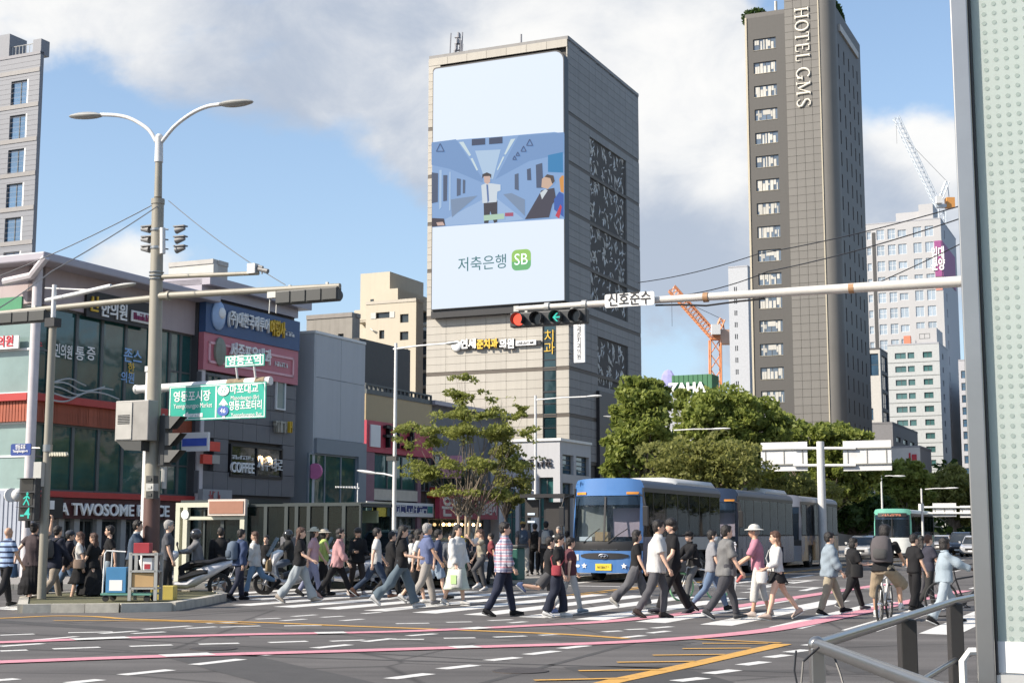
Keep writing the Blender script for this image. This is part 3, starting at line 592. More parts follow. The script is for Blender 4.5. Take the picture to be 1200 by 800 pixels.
u0, u1 = U(362), U(418); z1, z0 = zz(362, 530), 1.6
w = MB(); wall_holes(w, 'side', 0, UE, 0, zm-0.02, [(u0, u1, z0, z1)], -0.12, 0.14); w.build('lower_panel', M_bg, r)
window(r, 'side', (u0+u1)/2, (z0+z1)/2, u1-u0, z1-z0, M_bg, M_glassgreen, -0.02, 3, 1, 0.08, 0.1)
u, z = C_.sp.uz(350.5, 551); rs = MB(); rs.cyl((0.2, -0.25, z), (0.2, -0.13, z), 0.36, 20).cyl((0.2, -0.13, z), (0.2, -0.1, z), 0.03); tag(rs.build('round_sign', mat('sign_lilac_pink', (0.62, 0.18, 0.36)), r, True))
# ------------------------------------------------------------ D: red sign building
Dd = Bld('red_sign_building', 'shop building with gold fascia and a red sign with black letters', 427.5, 50*1.161*1.14*1.19); r = Dd.root; U = Dd.su; zz = Dd.sp.z; UE = U(505)
M_gold = mat('gold_fascia', (0.38, 0.29, 0.16), 0.5, var=0.05); M_maroon = mat('sign_maroon', (0.42, 0.045, 0.075), 0.45, var=0.06)
z0, z1, z2, z3, z4, z5, z6, z7 = [zz(430, y) for y in (452, 461, 492, 529, 572, 585, 587, 604)]
MB().box(-12, -0.3, 0.05, UE, 0, z1-0.05).build('wall', mat('dim_wall', (0.08, 0.065, 0.06)), r)
w = MB(); w.box(-11, 0.1, 0, UE, z1, z1+0.25); [w.box(-0.1, 0.02, i*UE/16, i*UE/16+0.08, z1+0.25, z0+0.1) for i in range(17)]; w.box(-0.1, 0.05, 0, UE, z0+0.05, z0+0.15); w.build('roof_rail', M_mull, r)
MB().box(-9, -1, 1, 7, z1+0.25, z0+2.8).build('roof_plant', mat('roof_steel_dark', (0.05, 0.05, 0.05)), r)
MB().side(0, UE, z2, z1, -0.3, 0.05).build('gold_fascia', M_gold, r); MB().side(0, UE, z3, z2-0.004, -0.3, 0.12).build('red_sign', M_maroon, r)
lp = MB(); lp.side(U(431), U(442.5), zz(431, 523), zz(431, 497), 0.12, 0.2).build('white_logo_panel', M_whitesign, r)
glyphs(4, 1.25, U(487)-U(445), M_darksign, r, (0.13, (U(445)+U(487))/2, zz(466, 513)), th=.25)
w = MB(); w.side(0, U(438), 0, z3-0.01, -0.25, 0.08); w.build('pilaster', mat('mauve_pilaster', (0.22, 0.12, 0.15), 0.6), r); MB().side(U(489), U(493), 0, z3-0.01, -0.3, 0.05).build('pilaster', MATS['mauve_pilaster'], r)
gx = lin(U(438), U(489), 3)
for i in range(3): window(r, 'side', (gx[i]+gx[i+1])/2, (z3+z4)/2-.02, gx[i+1]-gx[i], z3-z4-.05, M_mull, M_glassgreen, -0.12, 1, 1)
for i in range(2): window(r, 'side', U(493)+(i+0.5)*(UE-U(493))/2, (z3+z4)/2, (UE-U(493))/2, z3-z4-.05, M_mull, M_glassdark, -0.12, 1, 1)
MB().side(U(438), U(489), z5, z4, -0.3, 0.05).build('sill', mat('sill_cream', (0.5, 0.47, 0.4)), r)
MB().side(0, UE, z7, z6, 0.05, 0.2).build('shop_sign', M_whitesign, r); MB().side(U(455), U(498), zz(475, 600.5), zz(475, 592), .2, .215).build('name_band', mat('band_navy', (.03, .04, .14)), r); glyphs(8, .42, U(497)-U(456), M_letter, r, (.216, U(477), zz(477, 596.5))); MB().side(U(498.5), U(504), zz(475, 600.5), zz(475, 592), .2, .22).build('teal_square', mat('teal_mark', (.03, .25, .22)), r)
gx = lin(0.3, UE-0.1, 4)
for i in range(4): window(r, 'side', (gx[i]+gx[i+1])/2, z7/2, gx[i+1]-gx[i]-0.1, z7, M_mull, M_glassdark, -0.1, 2, 1, 0.08, 0.12, 'shopfront')
YD = 50*1.161*1.14*1.19
# ------------------------------------------------------------ E: restaurant
yE = Dd.c.y + UE*cos(AL)
E = Bld('restaurant_building', 'two storey restaurant with a red banner sign behind the thin tree', 506, yE); r = E.root; U = E.su; zz = E.sp.z; UE = U(600)
zt = zz(508, 474)
MB().box(-12, -0.3, 0, UE, 0, zt).build('wall', mat('slate_wall', (0.16, 0.165, 0.18), 0.6, streak=0.1), r); MB().box(-12, 0.25, -0.05, UE, zt, zt+0.25).build('roof', M_fascia, r)
z1, z2, z3 = zz(508, 577), zz(508, 583), zz(508, 607)
MB().side(0, U(576), z2, z1+0.3, -0.3, 0.5).build('canopy', M_red, r); MB().side(0.1, U(575), z3, z2-0.005, 0.2, 0.5).build('red_banner', M_maroon, r)
text('은행골', 1.25, mat('letter_cream', (0.75, 0.68, 0.6)), r, (0.52, (U(509)+U(546))/2, zz(527, 595.5)), 'side', 0.05, U(546)-U(510), bold=0.03); text('초밥&참치', 0.9, MATS['letter_cream'], r, (0.52, U(562), zz(562, 596.5)), 'side', 0.05, U(573)-U(551), bold=0.02)
for i, (a, b) in enumerate(((508, 521), (523, 537), (539, 553), (555, 569))): window(r, 'side', (U(a)+U(b))/2, (zz(508, 570)+zz(508, 532))/2, U(b)-U(a), zz(508, 532)-zz(508, 570), M_mull, M_glassdark, -0.25, 1, 1); window(r, 'side', (U(a)+U(b))/2, z3/2, U(b)-U(a)+.4, z3, M_mull, M_glassdark, -0.25, 1, 1, 0.08, 0.12, 'shopfront')
pj = MB(); pj.box(0.0, 1.3, U(516), U(516)+0.3, zz(516, 560), zz(516, 534)); pj.build('projecting_sign', mat('sign_rose_white', (0.7, 0.35, 0.45)), r)
for i in range(7): u = U(516+i*7); MB().sphere((0.25, u, z3-0.35), 0.1, 8, 6).build('lamp_bulb', emit('warm_bulb', (1, .65, .3), 6), r, True)
w = MB(); w.side(U(580), U(597), 0, zz(585, 512), -0.3, 0.3); w.build('white_pier', M_white, r)
# ------------------------------------------------------------ F: low grey-white building
Fb = Bld('low_white_building', 'low pale grey building with black lettering beside the stone tower', 656, 84); r = Fb.root; fu = Fb.fu; U = Fb.su; zt = Fb.sz(656, 516); UE = U(692)
M_pg = mat('pale_render', (0.44, 0.45, 0.47), 0.6, var=0.03, streak=0.15)
hf = [(fu(a), fu(b), 0.3, Fb.fz(640, 559)) for a, b in ((592, 604), (608, 622), (631, 648))]
w = MB(); wall_holes(w, 'front', fu(588), 0, 0, zt, hf, -0.4, 0); z_a, z_b = Fb.sz(660, 555), Fb.sz(660, 532)
hs = [(U(658.5), U(672), z_a, z_b), (U(675), U(690), z_a, z_b), (U(659), U(671), 0.5, z_a-0.5)]; wall_holes(w, 'side', 0.4, UE, 0, zt, hs, -0.4, 0); w.build('wall', M_pg, r)
for a in hf: window(r, 'front', (a[0]+a[1])/2, (a[2]+a[3])/2, a[1]-a[0], a[3]-a[2], M_mull, M_glassgreen, -0.25, 2, 2)
for a in hs: window(r, 'side', (a[0]+a[1])/2, (a[2]+a[3])/2, a[1]-a[0], a[3]-a[2], M_mull, M_glassblue, -0.25, 1, 4)
MB().box(fu(588)+.4, -0.41, 0.41, UE, zt-0.3, zt-0.05).build('roof', M_roof, r); glyphs(8, .45, fu(648)-fu(609), mat('letter_dark', (0.04, 0.035, 0.04)), r, ((fu(609)+fu(648))/2, 0.0, Fb.fz(629, 542)), 'front', .15)
w = MB(); w.box(fu(588)-.1, 0.1, -0.1, UE, zt, zt+0.15); w.build('coping', M_white, r)
# ------------------------------------------------------------ G: stone tower with the screen
T = Bld('stone_tower', 'stone clad office tower carrying the huge bright screen', 668, 100); r = T.root; fu = T.fu; U = T.su
FL = fu(500); UE = U(752.5); zt = T.sz(668, 48)
M_stone = mat('cream_stone', (0.42, 0.395, 0.345), 0.65, var=0.06, scale=0.8, bump=0.1, streak=0.22); M_stoneg = mat('grey_stone', (0.225, 0.22, 0.215), 0.6, var=0.10, scale=0.6, streak=0.3)
M_joint = mat('joint_dark', (0.08, 0.075, 0.07), 0.8)
MB().box(FL+0.02, -0.14, 0.14, UE-0.02, 0, zt-0.15).build('core_wall', M_joint, r)
bands = [T.sz(668, y) for y in (133, 190.5, 248, 305, 362, 431, 486, 540)]
zlist = []
edges = [zt]+bands
for hi, lo in zip(edges[:-1], edges[1:]):
    n = max(1, round((hi-lo-0.25)/0.56)); zlist.append(lin(hi-0.0 if hi == zt else hi-0.13, lo+0.13, n))
us_f = lin(FL, 0, 7)
SP = Plane(T.c - SD*0.95, TD); scx0, scx1, scz1, scz0 = SP.u(505), SP.u(662), SP.z(655, 60), SP.z(655, 352)
stx = (fu(637), fu(653))
for zl in zlist:
    zl = zl[::-1]
    if (zl[0]+zl[-1])/2 > scz0+1:     # beside the screen only a sliver of stone shows at each edge
        panels(r, 'front', [FL, scx0+0.15], zl, 0.0, 0.14, M_stone, 'stone_panel'); panels(r, 'front', [scx1-0.1, 0], zl, 0.0, 0.14, M_stone, 'stone_panel')
        if zl[-1] > zt-0.5: panels(r, 'front', us_f, zl[-2:], 0.002, 0.16, M_stone, 'stone_panel')
    else: panels(r, 'front', [u for u in us_f if u < stx[0]-0.6]+[stx[0]], zl, 0.0, 0.14, M_stone, 'stone_panel'); panels(r, 'front', [stx[1], 0], zl, 0.0, 0.14, M_stone, 'stone_panel')
art = (U(693.5), U(737), T.sz(693, 470), T.sz(693, 158))
art2 = (U(700), U(735), T.sz(700, 452), T.sz(700, 395))
us_s = lin(0, art[0], 2)+lin(art[0], art[1], 6)[1:]+lin(art[1], UE, 2)[1:]
for zl in zlist: panels(r, 'side', us_s, zl[::-1], -0.14, 0.14, M_stoneg, 'stone_panel', lambda u, z: art[0] < u < art[1] and art[2]+7 < z < art[3] or (art2[0]-.1 < u < art2[1] and art2[2] < z < art2[3]), limit=70)
w = MB()
for z in bands: w.front(FL, -0.0, z-0.12, z+0.12, -0.1, 0.11); w.side(0.1, UE, z-0.12, z+0.12, -0.1, -0.03)
w.build('floor_band', mat('band_brown_grey', (0.09, 0.075, 0.06), 0.6), r)
w = MB(); w.box(FL, 0, 0, UE, zt-0.15, zt); w.front(FL, 0, zt-0.0, zt+0.25, -0.4, 0.05); w.side(0, UE, zt, zt+0.25, -0.4, 0.04); w.build('parapet', M_stoneg, r)
# dark vertical window strip with the dental sign
M_strip = darkglass('strip_pane', (0.012, 0.035, 0.042), 0.08, 0.4)
zs = [T.sz(668, y) for y in (545, 515, 486, 458, 431, 410, 388, 366)]
for a, b in zip(zs[:-1], zs[1:]): window(r, 'front', (stx[0]+stx[1])/2, (a+b)/2, stx[1]-stx[0], b-a, M_black, M_strip, 0.05, 1, 2, 0.05, 0.14)
text('치\n과', 0.95, M_letyellow, r, ((stx[0]+stx[1])/2, -0.14, T.fz(645, 402)), 'front', 0.03, bold=-0.005)
# the art windows: dark glass broken up by pale brush strokes
z0, z1 = art[2]+7, art[3]; nz = 8
M_art = darkglass('art_pane', (0.028, 0.030, 0.032), 0.12, 0.5)
for (ua, ub, za, zb_, n) in ((art[0], art[1], z0, z1, 8), (art2[0], art2[1], art2[2], art2[3], 2)):
    for i in range(3):
        for k in range(n):
            w_, h_ = (ub-ua)/3, (zb_-za)/n; wn = window(r, 'side', ua+(i+.5)*w_, za+(k+.5)*h_, w_, h_, M_mull, M_art, -0.22, 1, 1, 0.05, 0.1)
            mb = MB()
            for q in range(13):
                x, z = random.uniform(-.4, .4)*w_, random.uniform(-.42, .42)*h_; a = random.uniform(-1.2, 1.2); l = random.uniform(.2, .65)
                pts = [(x+sin(a+.5*sin(t*2))*l*(t-1), -0.06, z+cos(a+.9*sin(t*1.5))*l*(t-1)) for t in (0, .5, 1, 1.5, 2)]
                pts = [(min(max(p_[0], -w_*.48), w_*.48), p_[1], min(max(p_[2], -h_*.48), h_*.48)) for p_ in pts]
                mb.tube(pts, [0.01, .05, .08, .045, .01], 4)
            mb.build('brush_stroke', mat('stroke_pale', (0.62, 0.64, 0.64), 0.4), wn)
MB().side(U(699), U(742), 0, T.sz(700, 458), -0.05, 0.25).build('dark_entrance', mat('entrance_dark', (0.035, 0.03, 0.032), 0.4), r)
# the screen: a panel a little proud of the stone, with rounded top corners
M_scr = emit('screen_pale', (0.78, 0.87, 1.0), 0.62)
rt = MB(); rd = 0.7
def rr(x0, x1, z0, z1, rtop=0.7, rbot=0.0, n=6):
    pts = [(x0, z0), (x1, z0)]
    pts += [(x1-rtop+rtop*cos(a), z1-rtop+rtop*sin(a)) for a in [i*pi/2/n for i in range(n+1)]]
    pts += [(x0+0.25+0.25*cos(a), z1-0.25+0.25*sin(a)) for a in [pi/2+i*pi/2/n for i in range(n+1)]]; return pts
rt.prism_ax(rr(scx0-0.06, scx1+0.06, scz0-0.06, scz1+0.1), -0.95, -0.15); scr = rt.build('screen', M_black, r)
def sp(name, pts, m, lay=1, par=None): q = MB(); q.prism_ax(pts, -0.95-0.012*lay, -0.95-0.012*(lay-1)-0.004); return q.build(name, m, par or scr)
sp('screen_face', rr(scx0, scx1, scz0, scz1), M_scr, 1)
MB().front(fu(510), fu(664), T.fz(655, 365), scz0-0.08, 0.14, 0.8).build('screen_ledge', M_black, scr)
def px(x, y): return SP.uz(x, y)
def pw(name, col, pts, lay, k=0.46): sp(name, [px(*p) for p in pts], emit('scr_%d_%d_%d' % tuple(int(c*99) for c in col), col, k), lay)
E0 = [(506.5, 167), (548, 163), (590, 160), (630, 156.5), (650, 155), (661.5, 157)]; E1 = [(661.5, 257), (655, 256.5), (600, 260), (506.5, 266.5)]
pw('picture', (0.30, 0.50, 0.86), E0+E1, 2)
def xy(zx, zy): return (500+zx/6.665, 150+zy/6.667)
for c, pts, lay in [((.42, .62, .95), [(40, 770), (440, 560), (480, 440), (500, 440), (560, 560), (760, 715), (600, 735)], 3), ((.22, .40, .74), [(40, 290), (180, 320), (440, 430), (440, 400), (230, 90), (40, 115)], 3), ((.22, .40, .74), [(540, 400), (720, 60), (1075, 35), (1075, 200), (800, 260)], 3),
    ((.55, .75, 1), [(380, 180), (580, 170), (520, 400), (455, 400)], 4), ((.75, .92, 1), [(255, 112), (290, 110), (350, 215), (335, 222)], 5), ((.75, .92, 1), [(345, 240), (362, 238), (405, 330), (392, 335)], 5), ((.75, .92, 1), [(660, 90), (695, 86), (620, 210), (608, 208)], 5),
    ((.75, .92, 1), [(598, 225), (610, 228), (560, 330), (550, 330)], 5), ((.05, .08, .17), [(355, 90), (460, 82), (460, 132), (355, 140)], 5), ((.05, .08, .17), [(490, 80), (595, 70), (595, 122), (490, 130)], 5),
    ((.08, .12, .22), [(42, 350), (92, 355), (90, 580), (42, 590)], 5), ((.08, .12, .22), [(132, 370), (165, 370), (162, 570), (132, 575)], 5), ((.10, .15, .26), [(238, 395), (270, 400), (268, 525), (238, 535)], 5), ((.10, .15, .26), [(285, 405), (305, 408), (303, 510), (285, 515)], 5),
    ((.10, .15, .26), [(690, 365), (720, 355), (722, 490), (690, 480)], 5), ((.08, .12, .22), [(785, 325), (815, 315), (820, 410), (788, 410)], 5), ((.08, .12, .22), [(855, 290), (905, 275), (915, 470), (860, 470)], 5), ((.03, .28, .62), [(950, 215), (1065, 190), (1068, 350), (950, 345)], 5),
    ((.25, .36, .55), [(190, 560), (290, 545), (400, 530), (200, 700)], 5), ((.25, .36, .55), [(600, 520), (665, 510), (770, 560), (770, 690)], 5), ((.50, .70, .98), [(102, 330), (120, 330), (118, 620), (100, 640)], 5), ((.50, .70, .98), [(180, 345), (190, 345), (188, 640), (178, 650)], 5),
    # figures in the advertisement
    ((.05, .05, .07), [(448, 580), (555, 570), (555, 735), (530, 745), (500, 650), (485, 745), (452, 745)], 6), ((.80, .90, 1), [(430, 450), (465, 435), (505, 435), (580, 445), (580, 490), (555, 500), (550, 580), (440, 590)], 7), ((.78, .55, .48), [(448, 370), (500, 368), (500, 425), (478, 442), (455, 428)], 8), ((.06, .05, .06), [(438, 400), (440, 365), (475, 350), (510, 365), (508, 400), (498, 378), (452, 380)], 9), ((.12, .22, .5), [(470, 445), (484, 445), (492, 570), (480, 590)], 8),
    ((.06, .06, .10), [(770, 715), (860, 560), (900, 490), (1000, 470), (1015, 560), (985, 600), (960, 700)], 7), ((.78, .55, .42), [(905, 400), (940, 375), (985, 385), (990, 440), (950, 480), (900, 465)], 8), ((.10, .07, .06), [(925, 385), (945, 365), (995, 375), (1005, 420), (985, 440), (970, 395)], 9), ((.80, .88, .95), [(890, 510), (930, 480), (950, 490), (905, 560)], 8), ((.85, .38, .08), [(1040, 400), (1060, 375), (1075, 375), (1075, 510), (1050, 500)], 8), ((.04, .14, .55), [(1000, 560), (1040, 500), (1075, 520), (1075, 700), (1000, 640)], 9), ((.7, .05, .1), [(1010, 690), (1050, 600), (1060, 620), (1040, 710)], 10), ((.5, .1, .2), [(615, 665), (680, 662), (680, 690), (615, 692)], 6), ((.55, .80, .62), [(450, 685), (610, 670), (612, 712), (452, 728)], 10), ((.06, .05, .08), [(45, 705), (140, 710), (150, 765), (45, 775)], 7), ((.78, .55, .48), [(80, 740), (130, 735), (145, 762), (90, 765)], 8)]:
    pw('picture_patch', c, [xy(*p) for p in pts], lay)
for (cx_, cy_, s_) in ((110, 155, 30), (760, 165, 20), (808, 115, 24), (715, 205, 14), (690, 235, 14)):
    a, b, c = [px(*xy(cx_+dx*s_, cy_+dy*s_)) for dx, dy in ((0, -1), (1, 1), (-1, 1))]
    q = MB()
    for m_, n_ in ((a, b), (b, c), (c, a)): q.cyl((m_[0], -1.03, m_[1]), (n_[0], -1.03, n_[1]), 0.04, 5)
    q.build('hand_strap', emit('scr_strap', (.1, .15, .3), .5), scr)
mt = emit('screen_letter', (0.03, 0.22, 0.24), 0.45)
u, z = px(565, 309.5); text('저축은행', 1.12, mt, scr, (u, -1.0, z), 'front', 0.01, px(593, 309)[0]-px(537, 309)[0], bold=0.0)
u, z = px(611, 304.5)
def rsq(w, h, rd, n=6): return [(sx*(w-rd)+rd*cos(a), sz*(h-rd)+rd*sin(a)) for sx, sz, a0 in ((1, 1, 0), (-1, 1, pi/2), (-1, -1, pi), (1, -1, 3*pi/2)) for a in [a0+i*pi/2/n for i in range(n+1)]]
pts = [(u+a, z+b) for a, b in rsq(0.74, 0.74, 0.38)]; sp('logo', pts, emit('logo_green', (0.16, 0.50, 0.20), 0.6), 2)
up = [(min(max(p[0], u-.735), u+.735), max(p[1], z-0.1)) for p in pts]; sp('logo_upper', up, emit('logo_lime', (0.33, 0.62, 0.14), 0.6), 3)
text('SB', 1.15, emit('screen_white', (0.9, 0.97, 1), .9), scr, (u, -1.015, z), 'front', 0.01, 1.0, bold=-0.004)
# clinic sign across the stone
sg = MB(); sg.front(fu(531), fu(636), T.fz(580, 407.5), T.fz(580, 402.5), 0.2, 0.32); so = sg.build('clinic_sign', M_black, r)
for s, a, b, m in (('연세', 542, 560, M_letter), ('준치과', 561, 586, M_letyellow), ('의원', 588, 605, M_letter)):
    text(s, .76, M_darksign, so, ((fu(a)+fu(b))/2+.05, -0.33, T.fz((a+b)/2, 404.6)-.05), 'front', 0.05, fu(b)-fu(a)+.1, bold=0.06); text(s, .72, m, so, ((fu(a)+fu(b))/2, -0.38, T.fz((a+b)/2, 404.3)), 'front', 0.08, fu(b)-fu(a), bold=0.04)
MB().front(fu(607), fu(631), T.fz(618, 405.3), T.fz(618, 399.5), 0.3, 0.4).build('phone_plate', M_whitesign, so); glyphs(10, .18, fu(629)-fu(609), M_darksign, so, (fu(619), -.40, T.fz(619, 402.3)), 'front', .02)
q = MB(); q.sphere((fu(537), -0.36, T.fz(537, 406)), 0.4, 10, 6, (1, .3, 1)); q.build('tooth_emblem', M_letter, so, True)
vs = MB(); vs.box(0.35, 1.15, -0.1, 0.1, T.sz(684, 430), T.sz(684, 381)); vo = vs.build('vertical_sign', M_whitesign, r); MB().box(0, 0.35, -0.03, 0.03, T.sz(684, 420), T.sz(684, 419)).box(0, 0.35, -0.03, 0.03, T.sz(684, 388), T.sz(684, 387)).build('bracket', M_black, vo)
text('연\n세\n준\n치\n과\n의\n원', 0.42, mat('letter_charcoal', (0.06, 0.06, 0.07)), vo, (0.75, -0.115, (T.sz(684, 430)+T.sz(684, 381))/2), 'front', 0.01)
an = MB()
for x, dy, h in ((517, 1, 2.2), (521, 2, 2.4), (526, 1.5, 1.7), (530, 1.2, 1.3), (522.5, 2.2, 2.6)): an.cyl((fu(x), dy, zt), (fu(x)+0.1, dy, zt+h), 0.05, 5)
for k in range(4): an.box(fu(519), fu(525), 1.5, 1.8, zt+0.5+k*0.5, zt+0.55+k*0.5); an.box(fu(519)+.1*k, fu(520.5)+.1*k, 1.4, 1.7, zt+0.6+k*0.45, zt+1.0+k*0.45)
an.build('antenna', mat('antenna_grey', (0.25, 0.25, 0.27)), r)
q = MB(); q.box(fu(541), fu(549), 0.8, 1.6, zt+0.2, zt+0.6); q.cyl((fu(609), 0.3, zt), (fu(609), 0.3, zt+1.0), 0.08, 6); q.build('roof_unit', MATS['antenna_grey'], r)
# ------------------------------------------------------------ H: hotel
H = Bld('hotel_tower', 'tall slim dark grey hotel tower with its name in upright letters', 983, 180, 'hotel', ym=250); r = H.root; fu = H.fu; U = H.su
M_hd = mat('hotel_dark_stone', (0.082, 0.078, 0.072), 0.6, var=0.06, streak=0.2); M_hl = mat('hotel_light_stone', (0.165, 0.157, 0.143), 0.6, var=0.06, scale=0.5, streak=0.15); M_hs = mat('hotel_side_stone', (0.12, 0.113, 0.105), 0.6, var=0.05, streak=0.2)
M_cream = mat('cream_trim', (0.46, 0.41, 0.31), 0.5, var=0.03); M_curt = mat('white_curtain', (0.50, 0.49, 0.45), 0.9, var=0.15, scale=1.5)
FL, F1, F2 = fu(878), fu(925), fu(966); UE = U(1014); RC = 1.75
zt = H.fz(878, 22); zt2 = zt + 3.6; z0 = 0
wins = []; wz = [H.fz(900, 51+27.6*k) for k in range(22)]; wz = [z for z in wz if z > 3]
wu0, wu1 = fu(887), fu(914)
holes = [(wu0, wu1, z-0.78, z+0.78) for z in wz]
w = MB(); wall_holes(w, 'front', FL, F1, 0, zt, holes, -0.45, 0); w.build('window_wall', M_hd, r)
MB().box(FL, -RC, 0.9, UE, 0, zt-0.3).build('core_wall', M_hd, r)
M_hotpane = darkglass('hotel_pane', (0.10, 0.13, 0.17), 0.05, 0.3, spec=1.0)

def curtain_mesh():
    cm = MB(); x = -1.42
    while x < 1.25:
        w_ = random.uniform(.12, .42); zl = random.choice((-.68, -.68, -.68, -.3, .0)); zh = random.choice((.64, .64, .64, .25, .45)); yy_ = random.uniform(.012, .03); cm.front(x, min(x+w_, 1.35), zl, zh, yy_, yy_+.015); x += w_+random.choice((.0, .03, .10, .18))
    return cm.mesh('curtain', M_curt)
cmes = [curtain_mesh() for _ in range(7)]
for z in wz:
    wn = window(r, 'front', (wu0+wu1)/2, z, wu1-wu0, 1.56, M_hd, M_hotpane, -0.2, 4, 1, 0.05, 0.1); inst(random.choice(cmes), 'curtain', wn, (0, 0, 0), (0, 0, 0), ((wu1-wu0)/3.2, 1, 1))
    MB().front(wu0, wu1, z-0.80, z-0.76, -0.4, 0.06).build('sill', M_cream, r)
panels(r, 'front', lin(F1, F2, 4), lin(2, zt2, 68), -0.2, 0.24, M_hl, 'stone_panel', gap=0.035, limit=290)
MB().box(F1+.01, F2, 0.19, 6, 0, zt2-0.02).build('lift_shaft', M_hl, r)
# rounded corner and the street side
pts = [(F2+0.0, 0.0)]+[(-RC+RC*sin(a), RC-RC*cos(a)) for a in [i*pi/2/10 for i in range(11)]]+[(0, RC+0.4), (-RC-0.2, RC+0.4), (F2, RC+.4)]
q = MB(); q.prism(pts, 0, zt2-0.02); q.build('rounded_corner', M_hl, r, True)
q = MB(); q.front(F2-0.12, F2+0.02, 0, zt2+0.02, 0.0, 0.12); q.front(FL-0.02, FL+0.22, 0, zt+0.1, -0.1, 0.12); q.build('trim_strip', M_cream, r)
cols = [U(988.5), U(994.5), U(1000), U(1005), U(1009.5)]; hs = []; rows = [z for z in [zt-5-2.9*k for k in range(21)]]
for i, c in enumerate(cols):
    for z in rows: hs.append((c-0.32, c+0.32, z-0.9, z+0.9))
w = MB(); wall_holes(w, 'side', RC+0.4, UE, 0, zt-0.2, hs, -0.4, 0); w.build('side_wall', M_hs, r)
for h in hs: window(r, 'side', (h[0]+h[1])/2, (h[2]+h[3])/2, 0.64, 1.8, M_black, M_glassdark, -0.25, 1, 1, 0.05, 0.08)
MB().side(U(989), U(1010), zt-2.2, zt-1.3, 0.0, 0.25).build('side_sign', mat('sign_stone_light', (0.5, 0.48, 0.44)), r)
w = MB(); w.box(FL, -RC, 0.2, UE-0.1, zt-0.3, zt); w.front(FL, F1, zt-0.02, zt+0.6, -0.2, 0.0); w.side(RC+.4, UE, zt-0.2, zt+0.6, -0.2, 0.0); w.build('parapet', M_hs, r)
# letters turned on their side, running down
M_hl_ = mat('letter_cream_bright', (0.80, 0.76, 0.66), 0.4, var=0.02); hr_ = thing('hotel_lettering', None, None); hr_.parent = r; hr_.name = 'name_sign'
def serif(ch, top, bot, xc, hw_):
    """one upright roman capital turned a quarter clockwise: its top faces right, it reads downward"""
    q = MB(); w = top-bot; X = lambda p: xc-hw_+2*hw_*p; Z = lambda p: top-w*p; t = .13
    def st(a, b, r0=t, r1=None): q.cyl((X(a[1]), 0, Z(a[0])), (X(b[1]), 0, Z(b[0])), r0, 6, r1 or r0)
    def sf(x, y, s=.16): q.box(X(y)-.05, X(y)+.05, -.1, .1, Z(x+s), Z(x-s))
    arc = lambda cx_, cy, rx, ry, a0, a1, r_=t: q.tube([(X(cy+ry*sin(a0+(a1-a0)*k/14)), 0, Z(cx_+rx*cos(a0+(a1-a0)*k/14))) for k in range(15)], [r_*(.6+.5*abs(cos(a0+(a1-a0)*k/14))) for k in range(15)], 6)
    if ch == 'H': st((.2, 0), (.2, 1)); st((.8, 0), (.8, 1)); st((.2, .5), (.8, .5), .07); [sf(x, y) for x in (.2, .8) for y in (0, 1)]
    if ch == 'O': arc(.5, .5, .42, .5, 0, 2*pi)
    if ch == 'T': st((.5, 0), (.5, 1)); st((.08, 1), (.92, 1), .07); sf(.5, 0); st((.08, 1), (.08, .8), .07); st((.92, 1), (.92, .8), .07)
    if ch == 'E': st((.25, 0), (.25, 1)); [st((.2, y), (x, y), .07) for y, x in ((0, .85), (.52, .7), (1, .8))]; st((.85, 0), (.88, .2), .07); st((.8, 1), (.82, .8), .07)
    if ch == 'L': st((.3, 0), (.3, 1)); st((.25, 0), (.85, 0), .07); st((.85, 0), (.88, .25), .07); sf(.3, 1)
    if ch == 'G': arc(.5, .5, .42, .5, .25*pi, 1.85*pi); st((.88, .05), (.88, .42), .12); sf(.85, .42)
    if ch == 'M': st((.12, 0), (.15, 1), .07); st((.88, 0), (.85, 1)); st((.15, 1), (.5, .1)); st((.5, .1), (.85, 1), .07); [sf(x, 0, .12) for x in (.12, .88)]; [sf(x, 1, .1) for x in (.12, .88)]
    if ch == 'S': q.tube([(X(.5+.5*p[1]), 0, Z(.5+.34*p[0])) for p in ((.9, .65), (.5, .98), (-.2, 1), (-.85, .7), (-.75, .3), (0, 0), (.8, -.3), (.95, -.7), (.3, -1), (-.5, -.98), (-.95, -.6))], [.07, .08, .1, .12, .14, .15, .14, .12, .1, .08, .07], 6)
    o = q.build('letter_'+ch.lower(), M_hl_, hr_); o.name = 'letter'
for ch, y0, y1 in (('H', 9, 23), ('O', 24.5, 37.5), ('T', 38.5, 49.5), ('E', 51, 62), ('L', 63, 73), ('G', 80, 94), ('M', 96.5, 112), ('S', 115, 127.5)):
    serif(ch, H.fz(940, y0), H.fz(940, y1), 0, .85)
hr_.location = (fu(946), -.17, 0)
def shrub_mesh(name, n, rx, ry, rz_, ls, m, seed=0):
    rng = np.random.RandomState(seed); d = rng.normal(size=(n, 3)); d /= np.linalg.norm(d, axis=1)[:, None]; rad = rng.uniform(0.4, 1, n)[:, None]**0.5
    return leaf_cloud(name, d*rad*np.array([rx, ry, rz_]), ls, m, rng)
